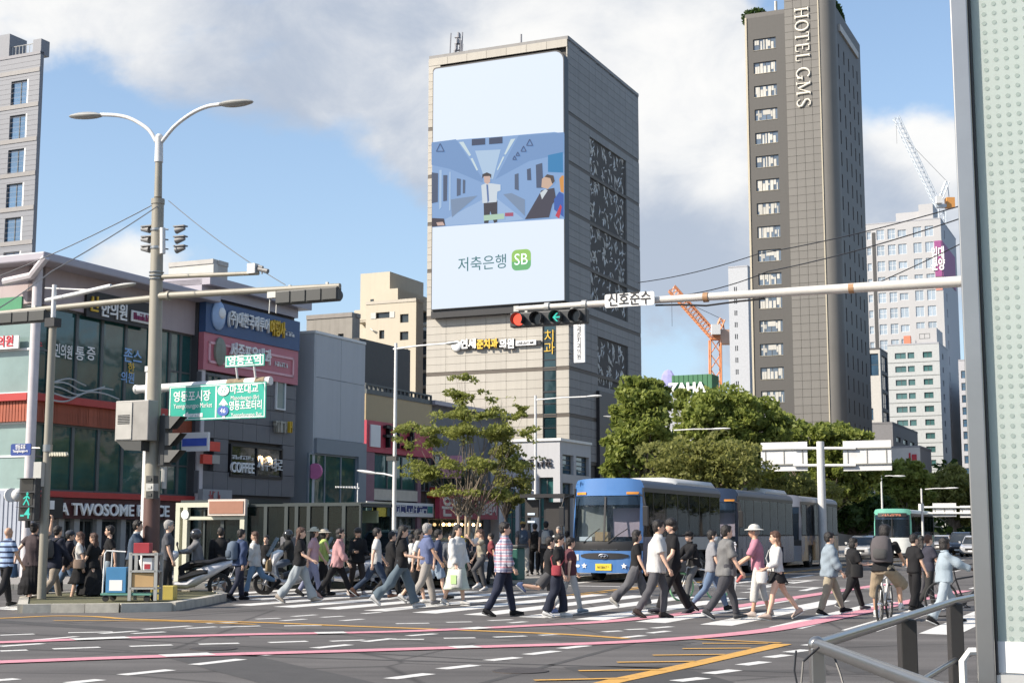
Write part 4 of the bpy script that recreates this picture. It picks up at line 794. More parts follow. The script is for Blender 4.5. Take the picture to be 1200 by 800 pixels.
def leaf_cloud(name, c, ls, m, rng, up=0.5):
    n = len(c); a = rng.normal(size=(n, 3)); a /= np.linalg.norm(a, axis=1)[:, None]
    nn = rng.normal(size=(n, 3)); nn[:, 2] += up; b = np.cross(a, nn); b /= np.linalg.norm(b, axis=1)[:, None]
    s = ls*rng.uniform(0.6, 1.3, n)[:, None]; a = a*s; b = b*s*0.62
    co = np.empty((n, 4, 3)); co[:, 0] = c-a; co[:, 1] = c-b*0.9+a*0.1; co[:, 2] = c+a; co[:, 3] = c+b*0.9+a*0.1
    me = bpy.data.meshes.new(name); me.vertices.add(n*4); me.vertices.foreach_set('co', co.reshape(-1)); me.loops.add(n*4); me.loops.foreach_set('vertex_index', np.arange(n*4, dtype=np.int32))
    me.polygons.add(n); me.polygons.foreach_set('loop_start', np.arange(0, n*4, 4, dtype=np.int32)); me.polygons.foreach_set('loop_total', np.full(n, 4, dtype=np.int32)); me.materials.append(m); me.update(); me.validate()
    return me
def m_leaf(name, c0, c1, trans=0.46, scale=1.6):
    m = bpy.data.materials.new(name); m.use_nodes = True; nt = m.node_tree; N = nt.nodes; L = nt.links; b = N['Principled BSDF']; b.inputs['Roughness'].default_value = 0.55; b.inputs['Specular IOR Level'].default_value = 0.3
    tc = N.new('ShaderNodeTexCoord'); n = N.new('ShaderNodeTexNoise'); n.inputs['Scale'].default_value = scale; n.inputs['Detail'].default_value = 6; n.inputs['Roughness'].default_value = 0.8; L.new(tc.outputs['Object'], n.inputs['Vector'])
    r = N.new('ShaderNodeValToRGB'); L.new(n.outputs[0], r.inputs[0]); r.color_ramp.elements[0].position = 0.32; r.color_ramp.elements[1].position = 0.68; r.color_ramp.elements[0].color = (*c0, 1); r.color_ramp.elements[1].color = (*c1, 1)
    L.new(r.outputs[0], b.inputs['Base Color']); t = N.new('ShaderNodeBsdfTranslucent'); h = N.new('ShaderNodeHueSaturation'); h.inputs['Value'].default_value = 1.5; L.new(r.outputs[0], h.inputs['Color']); L.new(h.outputs[0], t.inputs[0])
    mx = N.new('ShaderNodeMixShader'); mx.inputs[0].default_value = trans; L.new(b.outputs[0], mx.inputs[1]); L.new(t.outputs[0], mx.inputs[2]); L.new(mx.outputs[0], N['Material Output'].inputs[0]); MATS[name] = m; return m
M_leafA = m_leaf('leaf_bright_green', (0.07, 0.105, 0.022), (0.36, 0.40, 0.10)); M_leafB = m_leaf('leaf_olive', (0.10, 0.115, 0.03), (0.31, 0.31, 0.095)); M_leafD = m_leaf('leaf_deep', (0.02, 0.042, 0.012), (0.06, 0.105, 0.025))
M_bark = mat('bark', (0.20, 0.16, 0.12), 0.9, var=0.2, bump=0.5, bscale=12); M_barkd = mat('bark_dark', (0.07, 0.055, 0.045), 0.9, var=0.2)
for (x, dy, rx, h) in ((886, 1.5, 2.6, 1.3), (893, 3, 2.0, 1.1)):
    o = bpy.data.objects.new('roof_shrub', shrub_mesh('roof_shrub', 900, rx*.7, 1.0, h, 0.25, M_leafD, 5)); COL.objects.link(o); o.parent = r; o.location = (fu(x), dy, zt+0.6)
o = bpy.data.objects.new('roof_shrub', shrub_mesh('roof_shrub', 1600, 1.0, 5.0, 1.6, 0.28, M_leafD, 6)); COL.objects.link(o); o.parent = r; o.location = (-1.4, 8, zt+2.0)
q = MB(); q.cyl((fu(913), 1, zt), (fu(913), 1, zt+2.2), 0.2, 8); q.build('vent_pipe', M_galv, r); q = MB(); q.box(fu(902), fu(909), 1, 2, zt, zt+0.9); q.build('roof_unit', M_white, r)
# ------------------------------------------------------------ generic slab blocks with real openings
def block(name, label, px, Y, pxl, pxr, ytop, m_f, m_s, fwin, swin=None, frame=None, pane=None, cat='building', sill=None, extra=None, ym=500):
    b = Bld(name, label, px, Y, cat, ym=ym); r = b.root; FL = b.fu(pxl); UE = b.su(pxr) if pxr else 8; zt = b.fz(px, ytop)
    fh = [h for h in (fwin(b) if fwin else [])]; sh = [h for h in (swin(b) if swin else [])]
    w = MB(); wall_holes(w, 'front', FL, 0, 0, zt, fh, -0.4, 0); w.build('front_wall', m_f, r)
    w = MB(); wall_holes(w, 'side', 0.4, UE, 0, zt, sh, -0.4, 0); w.build('side_wall', m_s, r)
    w = MB(); w.box(FL+0.01, -0.41, 0.41, UE-0.01, 0, zt-0.4); w.build('core_wall', MATS['dark_core'], r)
    w = MB(); w.box(FL, -0.4, 0.4, UE, zt-0.4, zt-0.15); w.front(FL, 0, zt, zt+0.25, -0.4, 0.05); w.side(0.4, UE, zt, zt+0.25, -0.4, 0.05); w.build('roof', m_s, r)
    for f, hs in (('front', fh), ('side', sh)):
        for h in hs:
            ww, hh = h[1]-h[0], h[3]-h[2]; window(r, f, (h[0]+h[1])/2, (h[2]+h[3])/2, ww, hh, frame or M_whitesign, pane or M_glassblue, -0.2, 2 if ww > 1.4 else 1, 1 if hh < ww*1.3 else 2, 0.07, 0.1)
    if extra: extra(b, r, FL, UE, zt)
    return b
# J: white apartment block
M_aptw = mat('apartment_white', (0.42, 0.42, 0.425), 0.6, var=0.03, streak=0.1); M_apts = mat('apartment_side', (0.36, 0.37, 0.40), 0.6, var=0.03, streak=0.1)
def jf(b):
    out = []
    for k in range(17):
        y = 273+18.6*k
        for xc, w, h in ((1020, 5, 9), (1033.5, 9, 12), (1046.5, 9, 12), (1059, 10, 8), (1077, 10, 12), (1091, 10, 12)):
            if xc == 1059 and k % 2: h = 12
            sl = (xc-1105)*-0.011*0; out.append((b.fu(xc-w/2), b.fu(xc+w/2), b.fz(1060, y+h/2), b.fz(1060, y-h/2)))
    return [h for h in out if h[2] > 2]
def jx(b, r, FL, UE, zt):
    q = MB(); q.front(b.fu(1096.5), b.fu(1105)-0.1, b.fz(1100, 324), b.fz(1100, 282), 0, 0.15); q.side(0, UE*0.85, b.fz(1100, 324), b.fz(1100, 282), 0.0, 0.15); bo = q.build('banner', mat('banner_purple', (0.30, 0.07, 0.22), 0.6), r)
    text('임대\n분양', 3.0, M_letter, bo, ((b.fu(1098)+0)/2-0.2, -0.3, b.fz(1101, 304)), 'front', 0.05, 3.0, bold=0.03); MB().front(b.fu(1096.5), -0.1, b.fz(1100, 340), b.fz(1100, 325), 0, 0.15).build('banner_lower', mat('banner_orange', (0.55, 0.25, 0.2), 0.6), r)
    q = MB(); q.box(b.fu(1050), b.fu(1085), 3, 9, zt, zt+2.8); q.box(b.fu(1078), b.fu(1095), 2, 10, zt, zt+4.2); q.build('roof_house', M_aptw, r)
    q = MB(); q.front(b.fu(1023.5), b.fu(1027.5), 2, zt-2, 0.0, 0.08)
    q.build('service_shaft', mat('shaft_dark', (0.06, 0.06, 0.06)), r)
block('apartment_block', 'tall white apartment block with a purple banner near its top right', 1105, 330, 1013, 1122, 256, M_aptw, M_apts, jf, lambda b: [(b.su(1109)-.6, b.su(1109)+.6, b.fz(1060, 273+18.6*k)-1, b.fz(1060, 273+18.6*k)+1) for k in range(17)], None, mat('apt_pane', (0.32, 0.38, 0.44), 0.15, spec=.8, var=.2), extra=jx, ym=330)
def kf(b):
    out = []
    for k in range(12):
        y = 416+15.8*k
        for xc, w in ((1058, 13), (1070.5, 8), (1090, 11)): out.append((b.fu(xc-w/2), b.fu(xc+w/2), b.fz(1075, y+3.5), b.fz(1075, y-3.5)))
    return [h for h in out if h[2] > 1.5]
def kx(b, r, FL, UE, zt):
    q = MB(); q.box(b.fu(1075), -0.5, 1.5, 9, zt, zt+3.0); q.build('penthouse', M_aptw, r); window(r, 'front', b.fu(1086), zt+1.6, 1.8, 0.9, M_mull, M_glassblue, -1.53, 2, 1)
    q = MB(); q.box(b.fu(1062), b.fu(1070), 0.6, 1.6, zt+.3, zt+1.7); q.build('roof_tank', mat('tank_orange', (0.6, 0.2, 0.12)), r)
    q = MB(); [q.front(FL, 0, b.fz(1075, 424+15.8*k)-0.04, b.fz(1075, 424+15.8*k)+0.04, 0, 0.03) for k in range(12)]; q.build('joint', M_mull, r)
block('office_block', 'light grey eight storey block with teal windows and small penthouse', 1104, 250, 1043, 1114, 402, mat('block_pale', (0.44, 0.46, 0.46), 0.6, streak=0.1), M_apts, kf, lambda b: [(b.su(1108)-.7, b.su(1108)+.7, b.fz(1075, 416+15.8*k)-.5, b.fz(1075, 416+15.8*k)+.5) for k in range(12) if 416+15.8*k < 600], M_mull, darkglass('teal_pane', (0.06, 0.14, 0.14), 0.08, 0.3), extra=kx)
block('narrow_block', 'narrow cream and dark glass block behind the hotel', 1034, 225, 1016, 1043, 409, mat('block_cream', (0.5, 0.49, 0.46), 0.6), MATS['dark_core'], lambda b: [(b.fu(1022), b.fu(1032), b.fz(1026, 440), b.fz(1026, 414)), (b.fu(1020), b.fu(1024), b.fz(1026, 492), b.fz(1026, 478))], lambda b: [(b.su(1036), b.su(1042), b.fz(1026, y+9), b.fz(1026, y-9)) for y in (424, 446, 468, 490)], M_mull, M_glassblue)
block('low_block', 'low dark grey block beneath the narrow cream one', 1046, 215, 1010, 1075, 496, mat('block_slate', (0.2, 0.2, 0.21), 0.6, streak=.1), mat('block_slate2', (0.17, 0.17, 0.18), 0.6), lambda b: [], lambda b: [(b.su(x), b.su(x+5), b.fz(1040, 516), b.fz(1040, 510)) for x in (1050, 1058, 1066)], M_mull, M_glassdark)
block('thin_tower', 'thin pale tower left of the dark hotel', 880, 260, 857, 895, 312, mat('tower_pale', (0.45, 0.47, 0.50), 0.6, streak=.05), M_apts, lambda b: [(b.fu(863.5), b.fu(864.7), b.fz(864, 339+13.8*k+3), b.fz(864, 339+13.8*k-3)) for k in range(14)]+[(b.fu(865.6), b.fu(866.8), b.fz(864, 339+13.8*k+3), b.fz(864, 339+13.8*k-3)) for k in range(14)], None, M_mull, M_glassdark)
def sx(b, r, FL, UE, zt):
    q = MB(); x0 = b.fu(1064); q.front(x0, b.fu(1066), zt-2.4, zt-.7, 0.02, .2); q.front(b.fu(1067.5), b.fu(1073), zt-2.4, zt-.9, 0.02, .2); q.build('red_mark', M_redletter, r)
block('white_sign_block', 'small white rooftop block with red marks above the far trees', 1077, 190, 1043, 1090, 524, M_white, M_apts, lambda b: [], None, extra=sx)
# M: grey hotel far left
def mf(b): return [(b.fu(9.5), b.fu(30), b.fz(20, y+15), b.fz(20, y-15)) for y in [110+39.9*k for k in range(12)] if b.fz(20, y+15) > 1]
def mx_(b, r, FL, UE, zt):
    q = MB(); q.box(b.fu(33), 0, 0, 1.0, zt, zt+1.3); q.box(FL, b.fu(5), 0, 2, zt, zt+2.2); q.build('roof_pier', MATS['slate_lilac'], r)
    q = MB()
    for k in range(8): x = b.fu(6+k*4); q.cyl((x, 0.3, zt), (x, 0.3, zt+1.1), 0.03, 5)
    q.cyl((b.fu(5), 0.3, zt+1.1), (b.fu(34), 0.3, zt+1.1), 0.04, 5); q.build('roof_railing', M_galv, r)
    for k in range(14): z = b.fz(20, 87+39.9*k); MB().front(FL, 0, z-0.06, z+0.3, 0, 0.05).build('string_course', mat('course_beige', (0.25, 0.24, 0.235), 0.6), r) if z > 1 else None
    q = MB()
    for k in range(90): z = zt-0.5-k*0.42; q.front(FL, 0, z, z+0.02, 0, 0.012)
    q.build('cladding_joint', mat('joint_soft', (0.17, 0.17, 0.19)), r)
    for k in range(12):
        y = 110+39.9*k
        if b.fz(20, y+15) > 1: MB().front(b.fu(28.3), b.fu(30), b.fz(20, y+15), b.fz(20, y-15), -0.3, 0.01).build('white_reveal', M_white, r)
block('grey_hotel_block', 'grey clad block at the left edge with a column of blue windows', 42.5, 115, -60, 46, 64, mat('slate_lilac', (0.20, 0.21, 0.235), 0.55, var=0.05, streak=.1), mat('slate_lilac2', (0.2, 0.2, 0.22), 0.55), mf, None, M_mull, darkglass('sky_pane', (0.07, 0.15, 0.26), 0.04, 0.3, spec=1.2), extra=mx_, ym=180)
# N: pale stair head behind the pole
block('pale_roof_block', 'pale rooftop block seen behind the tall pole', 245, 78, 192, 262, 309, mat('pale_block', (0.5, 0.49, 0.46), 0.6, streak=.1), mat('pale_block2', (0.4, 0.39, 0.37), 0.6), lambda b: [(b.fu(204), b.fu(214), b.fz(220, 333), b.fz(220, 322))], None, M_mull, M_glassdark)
# O: cream block
M_cr = mat('cream_render', (0.50, 0.45, 0.355), 0.7, var=0.03, streak=0.12)
def of(b): return [(b.fu(467.5), b.fu(477.5), b.fz(472, y+5), b.fz(472, y-5)) for y in (373, 393.5, 414, 433, 453)]+[(b.fu(443), b.fu(449), b.fz(446, y+5), b.fz(446, y-5)) for y in (392, 412)]+[(b.fu(439), b.fu(455), b.fz(446, 373), b.fz(446, 366))]
def ox(b, r, FL, UE, zt):
    q = MB(); q.box(b.fu(398), b.fu(427)+0.5, 3, 9, zt, zt+3.2); q.box(b.fu(430), b.fu(456), 1.2, 7, zt+0.2, zt+1.4); q.build('penthouse', M_cr, r)
    q = MB(); q.box(b.fu(380), FL, 1.5, 9, 0, zt-0.8); q.build('rear_wing', M_cr, r)
    for k in range(5): z = b.fz(420, 375+22*k); q = MB(); q.box(b.fu(412), FL-0.02, 0.2, 1.5, z-0.15, z+0.0); q.box(b.fu(412), FL-0.02, 0.15, 0.3, z, z+0.85); q.build('balcony', M_cr, r); q = MB(); q.front(b.fu(421.5), b.fu(425.5), z, z+1.9, -1.49, -1.44); q.build('balcony_door', M_glassdark, r)
    for y in (387, 410): q = MB(); q.tube([(b.fu(433), -0.05, b.fz(435, y-2)), (b.fu(437), -0.2, b.fz(435, y+1)), (b.fu(440), -0.05, b.fz(435, y+2))], 0.05, 5); q.build('stain_pipe', M_galv, r)
    MB().front(b.fu(433), b.fu(439), b.fz(446, 373), b.fz(446, 366), 0, 0.04).build('louver', M_galv, r); MB().front(b.fu(455.3), b.fu(461), b.fz(446, 373), b.fz(446, 366), 0, 0.04).build('louver', M_galv, r)
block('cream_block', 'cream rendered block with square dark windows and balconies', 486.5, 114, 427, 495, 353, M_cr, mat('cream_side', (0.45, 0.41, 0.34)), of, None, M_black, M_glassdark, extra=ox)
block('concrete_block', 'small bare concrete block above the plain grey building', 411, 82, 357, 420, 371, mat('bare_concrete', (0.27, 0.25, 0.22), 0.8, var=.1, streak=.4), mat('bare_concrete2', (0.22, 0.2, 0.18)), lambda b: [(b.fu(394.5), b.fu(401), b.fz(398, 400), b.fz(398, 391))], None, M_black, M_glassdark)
block('glass_block', 'strip of blue glass and white frames between cream block and stone tower', 503, 121, 470, 512, 362, M_white, MATS['dark_core'], lambda b: [(b.fu(x), b.fu(x+13), b.fz(495, y+8), b.fz(495, y-8)) for x in (474, 488) for y in (372, 390, 408, 426, 444, 462)], None, M_white, M_glassblue)
# Q: green sign box over the trees
Q = Bld('green_sign_block', 'green rooftop billboard with broad white capitals above the trees', 835, 170, 'billboard'); r = Q.root; fu = Q.fu
MB().box(fu(779), 0, 0, 12, 0, Q.fz(810, 462)).build('wall', M_apts, r); bo = MB().front(fu(788), 0, Q.fz(810, 462), Q.fz(810, 439), -3, 0).build('billboard', mat('sign_green_deep', (0.05, 0.17, 0.08), 0.6), r)
q = MB(); [q.front(fu(790+5.6*k), fu(790+5.6*k)+0.06, Q.fz(810, 461), Q.fz(810, 439), 0, 0.06) for k in range(9)]; q.build('rib', MATS['sign_green_deep'], r)
text('ZAHA', 1.6, M_letter, r, ((fu(784)+fu(829))/2, -0.25, Q.fz(806, 455)), 'front', 0.2, fu(829)-fu(784), bold=0.05); q = MB(); q.sphere((fu(783), 0.2, Q.fz(783, 446)), 1.0, 8, 6, (.9, .2, 1.4)); q.build('purple_emblem', mat('emblem_lilac', (0.3, 0.3, 0.55)), r)
# more blocks down the street so that the skyline goes on out of frame
for (nm, lab, x, Y, xl, xr, yt, c) in (('far_block', 'pale block standing beyond the far trees at the right', 1180, 300, 1126, 1215, 420, (.4, .4, .42)), ('far_block', 'brown block to the right beyond the bus shelter', 1260, 160, 1195, 1300, 330, (.3, .25, .22))):
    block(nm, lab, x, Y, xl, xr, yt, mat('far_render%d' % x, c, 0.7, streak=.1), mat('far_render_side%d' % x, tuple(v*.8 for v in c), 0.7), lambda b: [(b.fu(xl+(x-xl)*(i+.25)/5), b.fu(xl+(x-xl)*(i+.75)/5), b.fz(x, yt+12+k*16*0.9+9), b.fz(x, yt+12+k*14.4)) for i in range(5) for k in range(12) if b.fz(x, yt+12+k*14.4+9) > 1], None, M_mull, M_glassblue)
# ------------------------------------------------------------ cranes
def lattice(mb, a, b, w, n, r=0.09):
    a, b = Vector(a), Vector(b); d = (b-a).normalized(); s1 = d.cross(Vector((0, 1, 0))).normalized()*w/2; s2 = d.cross(s1).normalized()*w/2
    cs = [s1+s2, s1-s2, -s1-s2, -s1+s2]
    for c in cs: mb.cyl(a+c, b+c, r*1.3, 4)
    for i in range(n):
        p, q = a+(b-a)*(i/n), a+(b-a)*((i+1)/n)
        for k in range(4): mb.cyl(p+cs[k], q+cs[(k+1) % 4], r, 3)
def crane(name, label, base, top, piv, tip, aframe, cw_, col, cabcol):
    t = thing(name, label, 'crane', base); L_ = lambda v: tuple(Vector(v)-base)
    m = mat('crane_'+col[0], col[1], 0.5, var=.05); q = MB(); lattice(q, L_(base), L_(top), 2.2, max(6, int((top-base).length/3)), 0.13); q.build('mast', m, t)
    q = MB(); lattice(q, L_(piv), L_(tip), 1.6, 18, 0.11); q.build('jib', m, t); q = MB(); lattice(q, L_(piv), L_(aframe), 1.0, 5, 0.12); q.cyl(L_(aframe), L_(cw_), 0.15, 5); q.build('a_frame', m, t)
    q = MB(); q.cyl(L_(aframe), L_(tip+(piv-tip)*0.25), 0.05, 4); q.cyl(L_(tip), L_(tip-Vector((0, 0, 8))), 0.04, 4); q.build('cable', M_black, t)
    c = L_(cw_); q = MB(); q.box(min(c[0], L_(piv)[0])-0.5, max(c[0], L_(piv)[0])+0.5, -1, 1, L_(piv)[2]-0.6, L_(piv)[2]+0.3); q.build('deck', m, t); q = MB(); q.box(c[0]-1.2, c[0]+1.2, -1.2, 1.2, c[2]-1.5, c[2]+1.5); q.build('counterweight', mat('crane_weight_'+col[0], cabcol, 0.6), t)
    q = MB(); q.box(L_(piv)[0]-1, L_(piv)[0]+0.8, -2.4, -1, L_(piv)[2]+0.3, L_(piv)[2]+2.4); q.build('cab', M_white, t)
    MB().box(-3, 3, -3, 3, -base.z+0.0, 0).build('footing', M_apts, t) if base.z > 5 else None
b = P(838, 500, 300); b.z = 0; crane('tower_crane', 'orange luffing tower crane rising over the trees', b, P(838, 398, 300), P(838, 395, 300), P(787, 338, 300), P(846.5, 374, 300), P(850, 395, 300), ('orange', (0.62, 0.24, 0.10)), (0.6, 0.4, 0.3))
b = P(1103, 500, 420); b.z = 0; crane('tower_crane', 'white and blue luffing crane on top of the white apartment block', b, P(1103, 246, 420), P(1099, 241, 420), P(1050, 138, 420), P(1110, 213, 420), P(1113, 238, 420), ('pale', (0.50, 0.56, 0.62)), (0.65, 0.3, 0.08))
# ============================================================ STREET FURNITURE
M_greensign = mat('sign_green_road', (0.02, 0.36, 0.27), 0.4, var=0.03); M_signback = mat('sign_back', (0.62, 0.62, 0.62), 0.5, var=0.04, dirt=0.25)
M_housing = mat('signal_housing', (0.03, 0.032, 0.034), 0.45); M_houseg = mat('signal_back_grey', (0.045, 0.047, 0.045), 0.5, dirt=0.2)
M_dead = mat('dead_lens', (0.03, 0.03, 0.03), 0.15); M_redl = emit('red_light', (1.0, 0.10, 0.06), 1.2, (.2, .01, .01)); M_grnl = emit('green_light', (0.10, 0.95, 0.75), .55); M_lens = mat('lamp_lens', (0.35, 0.35, 0.33), 0.2)
M_polew = mat('pole_white', (0.66, 0.66, 0.65), 0.45, var=0.03, dirt=0.3); M_brown = mat('pole_base_brown', (0.12, 0.065, 0.055), 0.5, var=0.1)
class Fr:
    """street-aligned frame at a ground point seen at pixel column px, depth Y"""
    def __init__(s, px, Y, z=0.0, py=690): s.o = P(px, py, Y); s.o.z = z; s.p = Plane(s.o, (TD.x, TD.y))
    def __call__(s, px, py, back=0.0): u, z = s.p.uz(px, py); return Vector((u, back, z-s.o.z))
    def u(s, px): return s.p.uz(px, 500)[0]
    def thing(s, name, label, cat, group=None): return thing(name, label, cat, s.o, RZ, group)
# --- the tall lamp and signal pole on the island
m = Fr(176, 36, 0.15); t = m.thing('lamp_pole', 'tall beige double lamp pole with a long signal arm on the traffic island', 'lamp pole'); r_ = t
def ax(f, px, py, z=None): v = f(px, py); return v
base = Vector((0, 0, 0)); top = m(184.5, 236); top2 = m(186.5, 168)
def on(py):  # axis of the pole at image height py
    z = m(180, py).z; return base + (top2-base)*(z/top2.z)
mid = on(236); q = MB(); q.tube([on(584), on(400), mid], [0.185, 0.165, 0.15], 18); q.build('pole', M_pole, t, True)
q = MB(); q.tube([base, on(583)], [0.215, 0.197], 18); q.cyl((0, 0, 0), (0, 0, 0.04), 0.36, 16); q.build('pole_base', M_brown, t, True)
q = MB(); q.tube([on(232), on(190)], [0.10, 0.09], 14); q.tube([on(240), on(234)], [0.17, 0.17], 16); q.build('upper_pole', M_pole, t, True)
q = MB(); q.tube([on(191), on(163)], [0.11, 0.10], 14); q.sphere(on(162), 0.1, 12, 6); q.build('pole_cap', M_polew, t, True)
for pts, hd in ((((183, 166), (174, 152), (155, 140), (138, 135.5), (118, 134.5)), ((121, 135), (81, 137))), (((190, 166), (205, 148), (225, 133), (243, 125), (258, 122.5)), ((256, 123), (297, 119)))):
    q = MB(); q.tube(curvy([m(*p) for p in pts]), 0.05, 10); arm = q.build('lamp_arm', M_polew, t, True)
    a, b = m(*hd[0]), m(*hd[1]); d = b-a; ln = d.length; c = (a+b)/2; q = MB(); q.sphere((0, 0, 0), 1, 16, 8, (ln/2, 0.17, 0.085)); q.xf(Matrix.Translation(c) @ Matrix.Rotation(-atan2(d.z, d.x), 4, 'Y')); hh = q.build('lamp_head', mat('lamp_head_grey', (0.33, 0.33, 0.31), 0.4), arm, True)
    q = MB(); q.sphere((0, 0, -0.05), 1, 14, 6, (ln*0.36, 0.12, 0.05)); q.xf(Matrix.Translation(c) @ Matrix.Rotation(-atan2(d.z, d.x), 4, 'Y')); q.build('lens', M_lens, arm, True)
for y in (270, 291): q = MB(); q.tube([on(y)-Vector((0, 0, .03)), on(y)+Vector((0, 0, .03))], 0.178, 16); q.build('steel_band', M_steel, t, True)
q = MB(); q.cyl(m(193.5, 298, -0.1), m(193.5, 268, -0.1), 0.07, 10); q.build('white_tube', M_polew, t, True)
for sx, xs in ((1, (197, 210)), (-1, (176, 172))):
    for y in (268, 280, 291):
        a = m(xs[0], y+1); b = m(xs[1], y); q = MB(); q.cyl(on(y), a, 0.02, 6); ang = 0.35*sx
        q.tube([b+Vector((-.09*sx, 0, -.04)), b+Vector((.16*sx, 0, 0.0))], [0.09, 0.05], 10); q.box(b.x-.13, b.x+.2, -.09, .09, b.z+.04, b.z+.07); q.build('detector', mat('detector_grey', (0.2, 0.2, 0.2), 0.5), t, True)
def armtube(px0, py0, px1, py1, r0, r1, name='arm', mt=M_pole, f=m, tt=None):
    q = MB(); a, b = f(px0, py0), f(px1, py1); q.tube([a, (a+b)/2, b], [r0, (r0+r1)/2, r1], 12); return q.build(name, mt, tt or t, True)
armtube(-140, 381, 178, 349.5, 0.06, 0.085); armtube(186, 347, 398.5, 335, 0.09, 0.065); q = MB(); q.cyl(m(196, 346.6), m(199, 346.4), 0.12, 14); q.cyl(m(183, 347.5), m(197, 346.6), 0.10, 14); q.build('arm_collar', M_pole, t, True)
armtube(190, 324.5, 303, 320, 0.06, 0.05); q = MB(); 
for y in (320, 324, 328): q.tube([on(y), on(y)+Vector((0, 0, .02))], 0.19, 14)
q.build('clamp', M_steel, t, True)
c = m(297, 314); q = MB(); q.box(c.x-.12, c.x+.1, -.1, .1, c.z-.14, c.z+.1); q.build('camera_box', M_white, t); q = MB(); a = m(302, 315); q.cyl(a, m(314, 318), 0.05, 8, 0.06); q.cyl(m(302, 312), m(308, 313.5), 0.04, 8); q.cyl(m(307, 316), m(307, 321), 0.02, 6); q.build('camera', mat('detector_grey', (0.2, 0.2, 0.2)), t, True)
# cabinets strapped to the pole
cb = MB(); a, b = m(150, 522, -.32), m(170, 471, -.32); cb.box(a.x, m(189, 500, -.32).x, -.52, -.14, a.z+.08, b.z); co = cb.build('control_cabinet', mat('cabinet_grey', (0.30, 0.29, 0.27), 0.5, dirt=.3), t, bevel=0.02)
x0, x1, z0, z1 = a.x, m(172, 500, -.32).x, a.z+.08, b.z
q = MB(); q.box(x0+.04, x1-.04, -.545, -.522, z0+.04, z1-.05); dd = q.build('cabinet_door', mat('cabinet_door', (0.42, 0.41, 0.38), 0.5, dirt=.3), co); q = MB(); [q.box(x0+.1, x1-.1, -.555, -.546, z0+.42+k*.04, z0+.44+k*.04) for k in range(6)]; q.build('vent', M_black, dd)
q = MB(); q.prism_ax([(x0+.04, z0), (x0+.3, z0-.22), (x0+.8, z0-.25), (x0+.8, z0)], -.5, -.16); q.build('cabinet_foot', M_houseg, co)
for i, y in enumerate((562, 571, 580)): q = MB(); c = m(187, y, -.25); q.box(c.x-.1, c.x+.12, -.4, -.2, c.z-.09, c.z+.09); q.box(c.x-.05, c.x+.07, -.42, -.4, c.z-.03, c.z+.03); q.build('button_box', M_houseg if i != 1 else M_galv, t)
# guy wires
def wire(name, label, pts, r=0.012, sag=0.0, mt=None):
    q = MB(); P0 = [Vector(p) for p in pts]; out = []
    for a, b in zip(P0[:-1], P0[1:]):
        for k in range(10): s = k/10; out.append(a.lerp(b, s)-Vector((0, 0, sag*4*s*(1-s))))
    q.tube(out+[P0[-1]], r, 4); o = q.build(name, mt or M_black); return tag(o, label, 'wire')
W_ = lambda f, px, py: f.o + TD*f.u(px) + Vector((0, 0, f(px, py).z))
wire('overhead_wire', 'upper of the two wires running left from the tall lamp pole', [W_(m, 180, 236), P(-60, 345, 40)], 0.014, 0.15, mat('wire_grey', (0.2, 0.2, 0.2)))
wire('overhead_wire', 'lower wire slanting down left from the tall lamp pole', [W_(m, 180, 240), P(60, 318, 33), P(-20, 372, 31)], 0.014, 0.05, MATS['wire_grey'])
wire('overhead_wire', 'thin wire slanting down right from the tall lamp pole to the signal arm', [W_(m, 189, 236), W_(m, 331, 334)], 0.01, 0.1, MATS['wire_grey'])
